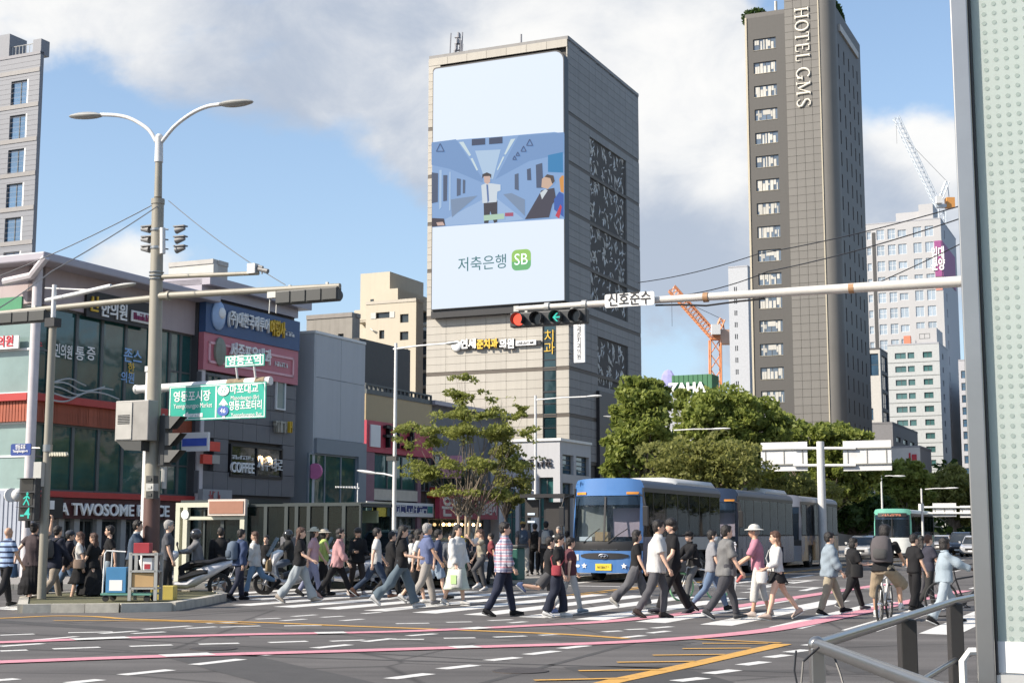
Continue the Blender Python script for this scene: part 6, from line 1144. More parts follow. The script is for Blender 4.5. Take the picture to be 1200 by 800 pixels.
# a folded bicycle rack and a stanchion by the shelter
c = P(1145, 800, 6.6); c.z = .14; tr = thing('bike_rack', 'white tubular hoop rack beside the shelter frame', 'bike rack', c, 0); q = MB(); zt_ = P(1145, 763, 6.6).z-.14; q.tube([(-.06, 0, 0), (-.06, 0, zt_-.04), (-.03, 0, zt_), (.3, 0, zt_), (.33, 0, zt_-.04), (.33, 0, 0)], .018, 8); q.build('hoop', M_white, tr, True)
# ============================================================ VEHICLES
M_cglass = glass('coach_glass', (.82, .84, .86), .14, .02, (.012, .016, .02)); M_wglass = glass('windscreen_glass', (.90, .94, .97), .14, .02, (.03, .045, .06))
M_tyre = mat('tyre', (.018, .018, .018), .85); M_rim = mat('rim', (.35, .35, .36), .35, .6); M_inter = mat('interior_dark', (.02, .02, .022), .8); M_seat = mat('coach_seat', (.10, .10, .13), .9)
M_amber = mat('amber_lamp', (.7, .28, .04), .2); M_head = mat('headlamp', (.6, .62, .65), .1, .3); M_chrome = mat('chrome', (.7, .7, .7), .12, 1.0)
def wheel(par, x, y, r, w, side):
    q = MB(); pr = [(r*.55, 0), (r*.96, 0), (r, w*.12), (r, w*.88), (r*.96, w), (r*.55, w)]; rings = [[(x-side*o, y+rr_*cos(a), r+rr_*sin(a)) for a in [2*pi*i/24 for i in range(24)]] for rr_, o in pr]; q.loft(rings, False, True); wo = q.build('wheel', M_tyre, par, True)
    q = MB(); q.loft([[(x-side*o, y+rr_*cos(a), r+rr_*sin(a)) for a in [2*pi*i/20 for i in range(20)]] for rr_, o in ((r*.56, w*.2), (r*.5, w*.1), (r*.28, w*.35), (r*.2, w*.1), (r*.001, w*.08))], False); q.build('rim', M_rim, wo, True)
    q = MB(); [q.cyl((x-side*w*.1, y+r*.38*cos(a), r+r*.38*sin(a)), (x+side*.01, y+r*.38*cos(a), r+r*.38*sin(a)), r*.04, 6) for a in [2*pi*i/8 for i in range(8)]]; q.build('bolt', M_chrome, wo)
def coach(label, o, L, c, paint, low, upper, roofc, ac=None, curtain=None, plate=None, full=True, Hh=3.42, blind=None, name='coach', cat='coach', front=None, stripe=None, grp='coaches parked nose to tail along the centre lane'):
    t = thing(name, label, cat, o, RZ, grp); W2 = 1.24
    fy = lambda x, z: .20*(x/W2)**2 + .16*(abs(x)/W2)**6 + max(0, z-1.25)*.13 - .04*max(0, 1-z)
    def patch(nm, m, x0, x1, z0, z1, off=0.0, par=None, nx=10, nz=4, th=.03, shape=None):
        q = MB(); vs = []
        for k, oo in ((0, off), (1, off-th)):
            for j in range(nz+1):
                for i in range(nx+1):
                    u, v = i/nx, j/nz; x, z = x0+(x1-x0)*u, z0+(z1-z0)*v
                    if shape: x, z = shape(u, v)
                    vs.append((x, fy(x, z)-oo, z))
        n = nx+1; N_ = n*(nz+1); fs = []
        for j in range(nz):
            for i in range(nx): a = j*n+i; fs += [(a, a+1, a+n+1, a+n), (N_+a, N_+a+n, N_+a+n+1, N_+a+1)]
        for i in range(nx): a = i; b = nz*n+i; fs += [(a, N_+a, N_+a+1, a+1), (b, b+1, N_+b+1, N_+b)]
        for j in range(nz): a = j*n; b = j*n+nx; fs += [(a, a+n, N_+a+n, N_+a), (b, N_+b, N_+b+n, b+n)]
        q.add(vs, fs); return q.build(nm, m, par or t, True)
    zb, zw0, zw1, zt = .32, 1.50, Hh-.44, Hh-.30
    side_s = .38
    # lower body with wheel arches
    q = MB(); arches = [(2.3, .56), (L-2.6, .56)]
    for s in (-1, 1):
        y = side_s; segs = []
        for (c_, r_) in arches: segs.append((y, c_-r_, zb)); segs.append((c_-r_, c_+r_, 1.06)); y = c_+r_
        segs.append((y, L, zb))
        for (a, b, z0) in segs: q.box(min(s*W2, s*(W2-.05)), max(s*W2, s*(W2-.05)), a, b, z0, zw0)
    body = q.build('lower_body', low, t)
    q = MB(); q.box(-W2+.05, W2-.05, L-.05, L, zb, Hh-.35); q.box(-W2+.3, W2-.3, .5, L-.1, .35, .9); q.box(-W2+.06, W2-.06, .45, L-.06, .95, 1.05); q.build('chassis', M_inter, t)
    q = MB()
    for s in (-1, 1):
        q.box(min(s*W2, s*(W2-.05)), max(s*W2, s*(W2-.05)), side_s+.1, L, zw1, zt)
        for k, y in enumerate([side_s+.12]+[1.45+i*(L-1.6)/6 for i in range(7)]): q.box(min(s*W2, s*(W2-.04)), max(s*W2, s*(W2-.04)), y-.035, y+.035, zw0, zw1)
    q.build('window_pillar', M_black, t); 
    # roof: an arched loft
    rings = []
    for y, sc in ((.56, .93), (.75, .98), (1.1, 1), (L-.5, 1), (L-.1, .97), (L, .85)):
        rr_ = [(x*W2, y, zt+(Hh-zt)*sc*h) for x, h in ((-1, 0), (-.985, .35), (-.93, .68), (-.80, .90), (-.5, .99), (0, 1.03), (.5, .99), (.80, .90), (.93, .68), (.985, .35), (1, 0))]; rings.append(rr_+[(.0, y, zt-.02)])
    q = MB(); q.loft(rings); q.build('roof', roofc, t, True)
    # windows: tinted panes, rear wall of dark interior, seats
    ys = [side_s+.15]+[1.45+i*(L-1.6)/6 for i in range(7)]
    for s in (-1, 1):
        for a, b in zip(ys[:-1], ys[1:]): q = MB(); q.box(s*W2-.012, s*W2+.006, a+.036, b-.036, zw0, zw1); q.build('side_window', M_cglass, t)
    q = MB(); q.box(-.12, .12, 1.6, L-.2, 1.05, 2.6); [q.box(sx-.42, sx+.42, y, y+.14, 1.05, 2.15) for y in [2+.85*i for i in range(int((L-2.6)/.85))] for sx in (-.72, .72)]; q.build('seats', M_seat, t)
    if curtain:
        for s in (1, -1):
            q = MB(); n = 90; top = []; bot = []; y0, y1 = 1.5, L-.2
            for i in range(n+1):
                y = y0+(y1-y0)*i/n; f_ = .02*sin(i*1.9); sc = abs(sin(i*pi/9)); top.append((s*(W2-.06)+f_, y, zw1)); bot.append((s*(W2-.07)+f_*1.5, y, zw1-.26-.20*sc))
            q.add(top+bot, [(i, i+1, n+2+i, n+1+i) for i in range(n)]); q.build('curtain', curtain, t, True)
            q = MB()
            for y in ys[1:]:
                pts = [(s*(W2-.09), y+.05*sin(k*1.3+y), zw0+(zw1-zw0)*k/5) for k in range(6)]; q.tube(pts, [.07, .05, .03, .05, .07, .08], 6)
            q.build('tied_curtain', curtain, t, True)
    # front
    patch('forehead', paint, -W2, W2, 2.86, Hh-.02, .03, nz=4, shape=lambda u, v: ((2*u-1)*W2*(1-.10*v**3), 2.86+(Hh+.02-2.86)*(v-.10*v*v*abs(2*u-1)**4)))
    ws = patch('windscreen', M_wglass, -W2+.02, W2-.02, 1.34, 2.84, .02, th=.015)
    q = MB(); q.box(-W2+.08, W2-.08, .55, .62, 1.0, 2.75) if False else q.box(-W2+.1, W2-.1, .5, .9, 1.05, 1.36); q.build('dashboard', M_inter, t); patch('screen_centre_bar', M_black, -.03, .03, 1.36, 2.82, .045, nx=1)
    patch('sun_band', mat('screen_tint', (.03, .05, .08), .1), -W2+.05, W2-.05, 2.55, 2.84, .012, ws, th=.01); patch('corner_pillar', paint, W2-.10, W2, 1.3, 2.88, .035, nx=2); patch('corner_pillar', paint, -W2, -W2+.07, 1.3, 2.88, .035, nx=2)
    q = MB(); q.box(-.95, .95, .62, .64, 1.4, 2.45); 
    patch('black_band', M_black if not front else front, -W2, W2, 1.04, 1.34, .03); patch('bumper', paint if not front else front, -W2, W2, zb, 1.04, .05, nz=3)
    if full:
        gr = patch('grille', M_black, -.75, .75, .72, .98, .075, shape=lambda u, v: ((2*u-1)*.84, .77+.20*v*(1-.3*(2*u-1)**4)+.07*(2*u-1)**4*(1-v)))
        q = MB(); [q.cyl((x0, -.10, .84), (x1, -.10, .88), .018, 6) for x0, x1 in ((-.10, -.04), (.04, .10))]; pts = [(.16*cos(a), -.10, .86+.075*sin(a)) for a in [2*pi*i/20 for i in range(21)]]; q.tube(pts, .012, 5); q.cyl((-.06, -.10, .82), (-.02, -.10, .91), .016, 5); q.cyl((.03, -.10, .81), (.07, -.10, .90), .016, 5); q.cyl((-.04, -.10, .86), (.05, -.10, .865), .014, 5); q.build('emblem', M_chrome, gr, True)
        for s in (-1, 1):
            patch('headlight', M_head, s*1.16, s*.93, .72, .92, .07, nx=3, nz=2); patch('fog_light', M_letter, s*1.12, s*.9, .50, .58, .07, nx=3, nz=1)
            q = MB(); cx_, cz_ = s*.70, .55; pts = [(cx_+(.10 if k % 2 == 0 else .045)*sin(k*pi/5), cz_+(.10 if k % 2 == 0 else .045)*cos(k*pi/5)) for k in range(10)]; yy = fy(cx_, cz_)-.085; q.prism_ax(pts, yy, yy+.02); q.build('star', M_letter, t)
            patch('marker_lamp', M_amber, s*1.10, s*.72, 2.90, 2.98, .06, nx=3, nz=1)
        q = MB(); y_ = -.09; q.box(-.28, .28, y_, y_+.03, .40, .62); pl = q.build('number_plate', mat('plate_yellow', (.75, .55, .05), .5), t); glyphs(7, .08, .42, M_darksign, pl, (0, y_, .51), 'front', .004)
        q = MB(); q.box(-.5, .5, fy(.3, 1.1)-.05, fy(.3, 1.1)-.04, 1.06, 1.09); q.build('small_lettering', M_chrome, t)
        for x0, x1 in ((-.75, -.15), (.15, .8)): q = MB(); q.tube([(x0, fy(x0, 1.34)-.06, 1.30), ((x0+x1)/2, fy(0, 1.6)-.07, 1.55), (x1, fy(x1, 1.9)-.06, 1.42+.35)], .016, 5); q.build('wiper', M_black, t)
        for s in (-1, 1): q = MB(); q.tube([(s*1.15, .22, 2.9), (s*1.42, .0, 2.8), (s*1.48, -.05, 2.5)], .03, 6); q.box(s*1.48-.09, s*1.48+.09, -.1, 0.0, 1.85, 2.5); q.build('mirror', M_black, t, bevel=.02)
        q = MB(); q.box(-1.0, -.55, .32, .6, 1.36, 1.50); q.build('dashboard_papers', M_letter, t); q = MB(); q.box(-.42, .05, .25, .5, 1.36, 1.66); q.build('dashboard_box', mat('cardboard', (.50, .33, .16), .8), t); q = MB(); q.box(-1.0, -.1, .55, .58, 1.5, 2.5); q.build('sun_curtain', mat('cab_curtain', (.30, .29, .24), .9), t); q = MB(); q.box(.05, 1.0, .75, .78, 1.5, 2.45); q.build('sun_curtain', mat('cab_curtain_pink', (.55, .42, .45), .9), t)
    if ac: q = MB(); a0, a1 = ac; rings = [[(x*1.12, y, Hh-.12+h*sc) for x, h in ((-1, 0), (-1, .12), (-.9, .26), (-.5, .31), (.5, .31), (.9, .26), (1, .12), (1, 0))] for y, sc in ((a0, .35), (a0+.35, 1), (a1-.15, 1), (a1, .5))]; q.loft(rings); q.build('air_conditioner', mat('ac_white', (.52, .52, .50), .5, dirt=.2), t, True)
    for s in (-1, 1):
        for (c_, r_) in arches: wheel(t, s*(W2-.03), c_, .48, .28, s)
    if upper: q = MB(); q.box(W2-.0, W2+.006, 1.6, L-.1, 1.02, zw0-.02); q.build('side_panel', upper, t)
    if stripe: q = MB(); q.box(W2, W2+.008, .8, L-.1, .4, 1.0); [None]; q.build('side_stripe', stripe, t) if False else None
    for k, y in enumerate([.9, 3.2, 5.2, 7.4]): q = MB(); q.box(W2, W2+.012, y, y+.015, .4, 1.0); q.build('hatch_joint', M_black, t) if full else None
    if blind: patch('route_display', M_darksign, -.95, .95, 2.72, 2.98, .075); glyphs(8, .13, 1.3, emit('route_led', (1, .35, .2), 1.0), t, (0, fy(0, 2.85)-.08, 2.85), 'front', .006)
    return t
M_cblue = mat('coach_blue', (.07, .18, .42), .22, var=.05, coat=.6); M_cnavy = mat('coach_navy', (.025, .035, .085), .25, var=.08, coat=.5); M_csilver = mat('coach_silver', (.22, .23, .27), .3, .2, var=.05)
def wrapm(name, a, b, c):
    def f(N, L, tc):
        n = N.new('ShaderNodeTexNoise'); n.inputs['Scale'].default_value = .9; n.inputs['Detail'].default_value = 3; L.new(tc.outputs['Object'], n.inputs['Vector']); r = N.new('ShaderNodeValToRGB'); L.new(n.outputs[0], r.inputs[0]); r.color_ramp.interpolation = 'EASE'
        r.color_ramp.elements[0].position = .38; r.color_ramp.elements[0].color = (*a, 1); r.color_ramp.elements[1].position = .62; r.color_ramp.elements[1].color = (*c, 1); e = r.color_ramp.elements.new(.5); e.color = (*b, 1); return r.outputs[0]
    return coltex(name, f, .25, 0)
M_wrap1 = wrapm('wrap_blue_grey', (.04, .05, .12), (.10, .11, .20), (.06, .09, .22)); M_wrap2 = wrapm('wrap_navy', (.03, .04, .10), (.06, .07, .14), (.12, .12, .16)); M_wrap3 = wrapm('wrap_orange', (.10, .09, .13), (.30, .18, .08), (.38, .25, .12))
M_curt2 = mat('coach_curtain', (.62, .60, .55), .9, var=.1); Mroof1 = mat('coach_roof_grey', (.10, .11, .135), .5, var=.06); Mroof3 = mat('coach_roof_pale', (.26, .27, .29), .5, var=.05)
A1 = Vector((4.18, 48, 0)); cc = A1 - TD*1.24
coach('blue coach with curtained windows heading the row at the stop line', cc, 9.6, None, M_cblue, M_wrap1, mat('wrap_pale', (.36, .37, .38), .35, var=.1), Mroof1, (4.3, 9.3), M_curt2)
coach('dark navy coach second in the row behind the blue coach', cc+SD*11.7, 9.9, None, mat('coach_navy_paint', (.012, .02, .05), .22, coat=.6), M_wrap2, M_wrap2, Mroof1, (5.2, 9.4), None)
coach('pale roofed coach with orange lower side, last of the row', cc+SD*22.8, 8.8, None, M_csilver, M_wrap3, None, Mroof3, None, None, full=False)
gb = P(1041, 500, 98); gb.z = 0
M_bgreen = mat('bus_green', (.16, .45, .36), .3, var=.04, coat=.4); M_bwhite = mat('bus_white', (.70, .72, .70), .35, var=.03)
coach('white and green city bus approaching in the distance', gb, 10.5, None, M_bgreen, M_bwhite, M_bgreen, mat('bus_roof', (.5, .58, .55), .4), None, None, full=False, Hh=3.25, blind='1 영등포', name='city_bus', cat='bus', front=M_bwhite, grp=None)
# ------------------------------------------------------------ cars
def car(label, loc, rz, col, kind='sedan', group=None, plate=True):
    t = thing('parked_car' if kind == 'p' else 'car', label, 'car', loc, rz, group); L_, W_h, H_ = 4.6, .9, 1.45 if kind != 'suv' else 1.7
    def sec(y, w, z0, z1, rr_=.12):  # rounded section across x
        return [(-w+rr_, y, z0), (w-rr_, y, z0), (w, y, z0+rr_), (w*1.0, y, (z0+z1)/2), (w*.97, y, z1-rr_), (w*.90, y, z1), (-w*.90, y, z1), (-w*.97, y, z1-rr_), (-w, y, (z0+z1)/2), (-w, y, z0+rr_)]
    hb = .95 if kind != 'suv' else 1.08
    st = [(0, .70, .35, .62), (.12, .82, .24, .72), (.5, .89, .20, hb-.16), (1.2, .9, .20, hb-.06), (1.6, .9, .20, hb), (3.6, .9, .2, hb+.03), (4.2, .88, .22, hb+.01), (4.5, .82, .28, hb-.06), (4.6, .74, .4, hb-.2)]
    q = MB(); q.loft([sec(y, w, a, b) for y, w, a, b in st]); pm = mat('car_'+''.join(str(int(v*100)) for v in col), col, .22, .2, .03, coat=.7); q.build('body', pm, t, True)
    g_ = [(1.25, .74, hb-.04), (1.75, .66, H_-.12), (2.1, .64, H_), (3.1, .64, H_), (3.6, .66, H_-.08), (4.15 if kind != 'suv' else 4.35, .74, hb)]
    q = MB(); rings = []
    for y, w, z in g_: rings.append([(-.82, y, hb-.06), (.82, y, hb-.06), (max(w, .66)*1.02, y, z-.03) if z > hb else (.80, y, hb-.03), (w*.8, y, z), (-w*.8, y, z), (-max(w, .66)*1.02, y, z-.03) if z > hb else (-.80, y, hb-.03)])
    q.loft(rings); q.build('cabin_glass', darkglass('car_glass', (.03, .035, .04), .05), t, True)
    q = MB(); q.loft([[(-.62, y, z), (.62, y, z), (.55, y, z+.025), (-.55, y, z+.025)] for y, z in ((1.85, H_-.09), (2.1, H_), (3.1, H_), (3.55, H_-.08))]); q.build('roof', pm, t, True)
    for s in (-1, 1):
        q = MB(); q.tube([(s*.77, 1.28, hb), (s*.64, 1.85, H_-.07), (s*.62, 2.6, H_+.01), (s*.64, 3.5, H_-.07), (s*.78, 4.1, hb)], .035, 6); q.build('roof_rail', pm, t, True)
        q = MB(); q.sphere((s*.62, .10, .66), .17, 10, 6, (1, .5, .5)); q.build('headlight', M_head, t, True); q = MB(); q.box(s*.97-.07, s*.97+.07, 1.45, 1.55, hb-.02, hb+.12); q.build('door_mirror', pm, t, bevel=.02)
        wheel(t, s*.88, .85, .32, .2, s); wheel(t, s*.88, 3.7, .32, .2, s)
    q = MB(); q.box(-.45, .45, -.01, .06, .45, .60); q.build('grille', M_black, t); q = MB(); q.box(-.26, .26, -.03, 0, .36, .47); q.build('number_plate', M_letter, t)
    return t
def at(px, py, z=0.0): return G(px, py, z)
car('white car in the lane between the coaches and the green bus', P(1000, 500, 92)*1.0-Vector((0, 0, P(1000, 500, 92).z)), RZ, (.6, .6, .6)); 
for k, (x, Y, cl, lb) in enumerate(((1117, 108, (.03, .03, .035), 'black car far down the street nearest the sign gantry'), (1133, 101, (.55, .56, .58), 'silver car far down the street beside the shelter frame'), (1095, 135, (.5, .5, .5), 'small grey car far down the street under the trees'), (1016, 125, (.4, .4, .42), 'grey car waiting behind the white car beside the green bus'))):
    p = P(x, 500, Y); p.z = 0; car(lb, p, RZ, cl, 'suv' if k == 0 else 'sedan')
p = P(440, 500, 42.5); p.z = 0; car('dark navy car waiting at the left behind the walkers', p, radians(-8), (.02, .025, .05), 'suv')
p = P(507, 500, 43.5); p.z = 0; car('black car waiting beside the dark navy car', p, radians(-8), (.02, .02, .022))
# ------------------------------------------------------------ scooters
def scooter(label, loc, rz, col, box=None):
    t = thing('scooter', label, 'scooter', loc, rz, 'scooters waiting left of the crossing'); pm = mat('scooter_%d' % int(col[0]*100), col, .25, .1, .04, coat=.5)
    for x in (.72, -.62):   # front wheel at +x
        q = MB(); q.loft([[(x+rr_*cos(a), o, .27+rr_*sin(a)) for a in [2*pi*i/22 for i in range(22)]] for rr_, o in ((.18, -.05), (.26, -.05), (.275, 0), (.26, .05), (.18, .05))], False, True); wo = q.build('wheel', M_tyre, t, True); q = MB(); [q.cyl((x, 0, .27), (x+.18*cos(a), 0, .27+.18*sin(a)), .014, 5) for a in [2*pi*i/5 for i in range(5)]]; q.cyl((x, -.06, .27), (x, .06, .27), .05, 10); q.build('rim', M_rim, wo)
    def hull(name, rings_, m):
        q = MB(); q.loft([[(x+dx, w*cos(a), z+h*sin(a)) for a, dx in [(2*pi*i/14, 0) for i in range(14)]] for (x, z, w, h) in rings_]); return q.build(name, m, t, True)
    hull('front_fairing', [(.50, .55, .08, .10), (.58, .66, .20, .20), (.55, .80, .24, .20), (.42, .92, .20, .14), (.30, .98, .08, .06)], pm); hull('front_mudguard', [(.40, .40, .05, .03), (.60, .56, .08, .06), (.80, .56, .08, .06), (1.0, .42, .05, .03)], pm)
    hull('body', [(.38, .30, .16, .06), (.1, .30, .20, .10), (-.10, .45, .19, .20), (-.45, .62, .17, .16), (-.80, .76, .10, .08), (-.95, .80, .03, .03)], pm); hull('seat', [(.05, .76, .10, .04), (-.1, .78, .15, .06), (-.4, .79, .16, .06), (-.62, .86, .14, .06), (-.85, .86, .08, .04)], M_black)
    hull('side_panel', [(.30, .42, .19, .08), (.0, .50, .21, .12), (-.35, .58, .19, .10)], mat('scooter_trim', (.03, .03, .03), .3))
    q = MB(); pts = [(.60, y, .95) for y in (-.20, 0, .20)]; q.add([(.66, -.17, .90), (.70, 0, .92), (.66, .17, .90), (.42, -.15, 1.32), (.47, 0, 1.36), (.42, .15, 1.32), (.655, -.17, .89), (.69, 0, .91), (.655, .17, .89), (.41, -.15, 1.32), (.46, 0, 1.36), (.41, .15, 1.32)], [(0, 1, 4, 3), (1, 2, 5, 4), (6, 9, 10, 7), (7, 10, 11, 8)]); q.build('windscreen', glass('scooter_screen', (.5, .6, .7), .3, .04, (.05, .08, .12)), t, True)
    q = MB(); q.cyl((.28, -.33, 1.02), (.28, .33, 1.02), .015, 6); q.cyl((.28, -.36, 1.02), (.28, -.24, 1.02), .022, 8); q.cyl((.28, .36, 1.02), (.28, .24, 1.02), .022, 8); q.build('handlebar', M_black, t)
    for s in (-1, 1): q = MB(); q.cyl((.30, s*.2, 1.02), (.34, s*.30, 1.18), .01, 5); q.sphere((.34, s*.31, 1.2), .055, 8, 6, (.4, 1.2, .9)); q.build('mirror', M_black, t, True)
    q = MB(); q.sphere((.74, 0, .78), .09, 10, 6, (.4, 1.3, .8)); q.build('headlight', M_head, t, True); q = MB(); [q.cyl((.72, s*.07, .27), (.50, s*.07, .75), .02, 6) for s in (-1, 1)]; q.build('fork', M_rim, t)
    q = MB(); q.cyl((-.3, -.16, .25), (-.95, -.2, .42), .05, 10); q.build('exhaust', M_chrome, t, True)
    if box: q = MB(); q.box(-1.15, -.68, -.23, .23, .92, 1.36); q.build('top_box', box, t, bevel=.04)
    return t
SCO = []
for (x, y, rz, cl, bx, lb) in ((224, 700, radians(192), (.70, .70, .72), None, 'large white scooter with tinted windscreen facing left at the island'), (345, 696, radians(200), (.60, .60, .62), None, 'white scooter behind the woman in wide pale jeans'), (300, 690, radians(205), (.05, .05, .055), mat('top_box_grey', (.12, .12, .13), .5), 'dark scooter with a top box between the two white ones'), (408, 691, radians(195), (.5, .5, .52), None, 'pale scooter half hidden behind the woman in the pink shirt')):
    SCO.append(scooter(lb, G(x, y), rz, cl, bx)); SCO[-1].scale = (1.12,)*3
# ------------------------------------------------------------ bicycles
def bicycle(label, loc, rz, tyre, frame, lean=0.0, small=False, basket=False):
    t = thing('bicycle', label, 'bicycle', loc, rz); R = .24 if small else .33; wb = .95 if small else 1.02
    for x in (wb/2, -wb/2):
        q = MB(); q.tube([(x+R*cos(a), 0, R+R*sin(a)) for a in [2*pi*i/28 for i in range(29)]], .024, 6, False); wo = q.build('wheel', tyre, t, True); q = MB(); [q.cyl((x, 0, R), (x+R*.95*cos(a), 0, R+R*.95*sin(a)), .0035, 3) for a in [2*pi*i/16 for i in range(16)]]; q.cyl((x, -.05, R), (x, .05, R), .025, 8); q.build('spokes', M_chrome, wo)
    q = MB(); bb = (-.05, 0, R-.04); hd = (wb/2-.16, 0, .80); st_ = (-.2, 0, .72); rw = (-wb/2, 0, R); fwh = (wb/2, 0, R)
    for a, b, r_ in ((bb, (hd[0]+.03, 0, .66), .022), (st_, hd, .018), (bb, st_, .018), (bb, rw, .012), (st_, rw, .01), (hd, (wb/2-.12, 0, .66), .022), ((wb/2-.12, .05, .62), (fwh[0], .05, R), .012), ((wb/2-.12, -.05, .62), (fwh[0], -.05, R), .012)): q.cyl(a, b, r_, 8)
    q.build('frame', frame, t, True); q = MB(); q.cyl(st_, (-.23, 0, .88), .014, 6); q.sphere((-.24, 0, .92), .12, 10, 6, (1.1, .65, .3)); q.build('saddle', M_black, t, True)
    q = MB(); q.cyl(hd, (hd[0]-.05, 0, 1.0), .015, 6); q.tube([(hd[0]-.12, -.30, 1.0), (hd[0]-.04, -.12, 1.02), (hd[0]-.04, .12, 1.02), (hd[0]-.12, .30, 1.0)], .014, 6); q.build('handlebar', M_black, t, True)
    q = MB(); q.cyl((bb[0], -.08, bb[2]), (bb[0], .08, bb[2]), .02, 6); q.cyl((bb[0], .07, bb[2]), (bb[0]+.12, .07, bb[2]-.11), .012, 5); q.cyl((bb[0], -.07, bb[2]), (bb[0]-.12, -.07, bb[2]+.11), .012, 5); q.box(bb[0]+.07, bb[0]+.17, .07, .16, bb[2]-.13, bb[2]-.1); q.box(bb[0]-.17, bb[0]-.07, -.16, -.07, bb[2]+.1, bb[2]+.13); q.cyl((bb[0], .04, bb[2]), (bb[0], .05, bb[2]), .09, 14); q.build('pedals', M_black, t)
    if basket: q = MB(); q.box(wb/2-.05, wb/2+.25, -.15, .15, .70, .92); q.build('basket', basket, t)
    return t
M_lime = mat('tyre_mint', (.22, .48, .24), .6)
BK1 = bicycle('bicycle with mint green tyres behind the tall man in black', G(820, 703), radians(205), M_lime, M_white, basket=mat('rental_basket', (.06, .06, .06), .5))
BK2 = bicycle('white framed bicycle ridden by the person with the grey backpack', G(1037, 727), radians(66), M_rubber, M_white)
BK3 = bicycle('bicycle pushed by the person in the denim jacket', G(1133, 722), radians(8), M_rubber, M_black)
# ------------------------------------------------------------ trolley with boxes on the island
c = G(152, 704, .155); t = thing('hand_trolley', 'white frame trolley with a green deck on the traffic island', 'trolley', c, radians(-3)); q = MB(); q.box(-.55, .55, -.3, .3, .14, .18); q.build('deck', mat('deck_green', (.12, .30, .24), .5), t)
q = MB(); q.tube([(-.52, -.25, .16), (-.5, -.25, 1.02), (-.47, -.22, 1.08), (-.05, -.22, 1.06)], .017, 8); q.tube([(-.52, .25, .16), (-.5, .25, 1.02), (-.47, .22, 1.08)], .017, 8); q.build('handle', M_white, t, True)
for x in (-.45, .45):
    for y in (-.25, .25): q = MB(); q.cyl((x, y-.02, .07), (x, y+.02, .07), .07, 12); q.build('castor', M_rubber, t)
t = thing('parcel_rack', 'grey two tier rack loaded with a brown carton and red goods', 'rack', c + Vector((.34, -.12, .185)), radians(-3)); q = MB(); [q.box(x-.035, x+.035, y-.02, y+.02, -.16, .86) for x in (-.26, .30) for y in (-.2, .2)]; [q.box(-.26, .32, -.22, .22, z, z+.04) for z in (.08, .44, .80)]; q.build('frame', M_galv, t)
def box_(label, loc, d, m, rz=0, nm='carton', cat='box', face=None):
    q = MB(); q.box(-d[0]/2, d[0]/2, -d[1]/2, d[1]/2, 0, d[2]); o = q.build(nm, m, None, loc=loc, rz=rz, bevel=.008); tag(o, label, cat); 
    if face: q = MB(); q.box(-d[0]*.32, d[0]*.32, -d[1]/2-.006, -d[1]/2-.001, d[2]*.08, d[2]*.5); q.build('label_patch', face, o)
    return o
box_('blue flat box with a white label leaning on the trolley handle', c+Vector((-.24, -.1, .19)), (.44, .3, .54), mat('box_blue', (.06, .22, .42), .5), -.05, face=M_letter); box_('plain brown carton on the lower tier of the rack', c+Vector((.34, -.12, .31)), (.48, .36, .30), MATS['cardboard'])
box_('red plastic sack on the upper tier of the rack', c+Vector((.28, -.1, 1.03)), (.34, .3, .22), mat('sack_red', (.38, .04, .05), .5), nm='sack', cat='sack'); box_('white and red packet beside the red sack', c+Vector((.42, -.16, .67)), (.2, .2, .26), M_letter, nm='packet', cat='packet', face=MATS['sack_red'])
box_('yellow crate on the ground right of the tall pole', G(192, 702, .155), (.5, .4, .3), mat('crate_yellow', (.6, .48, .12), .5), nm='crate', cat='crate')
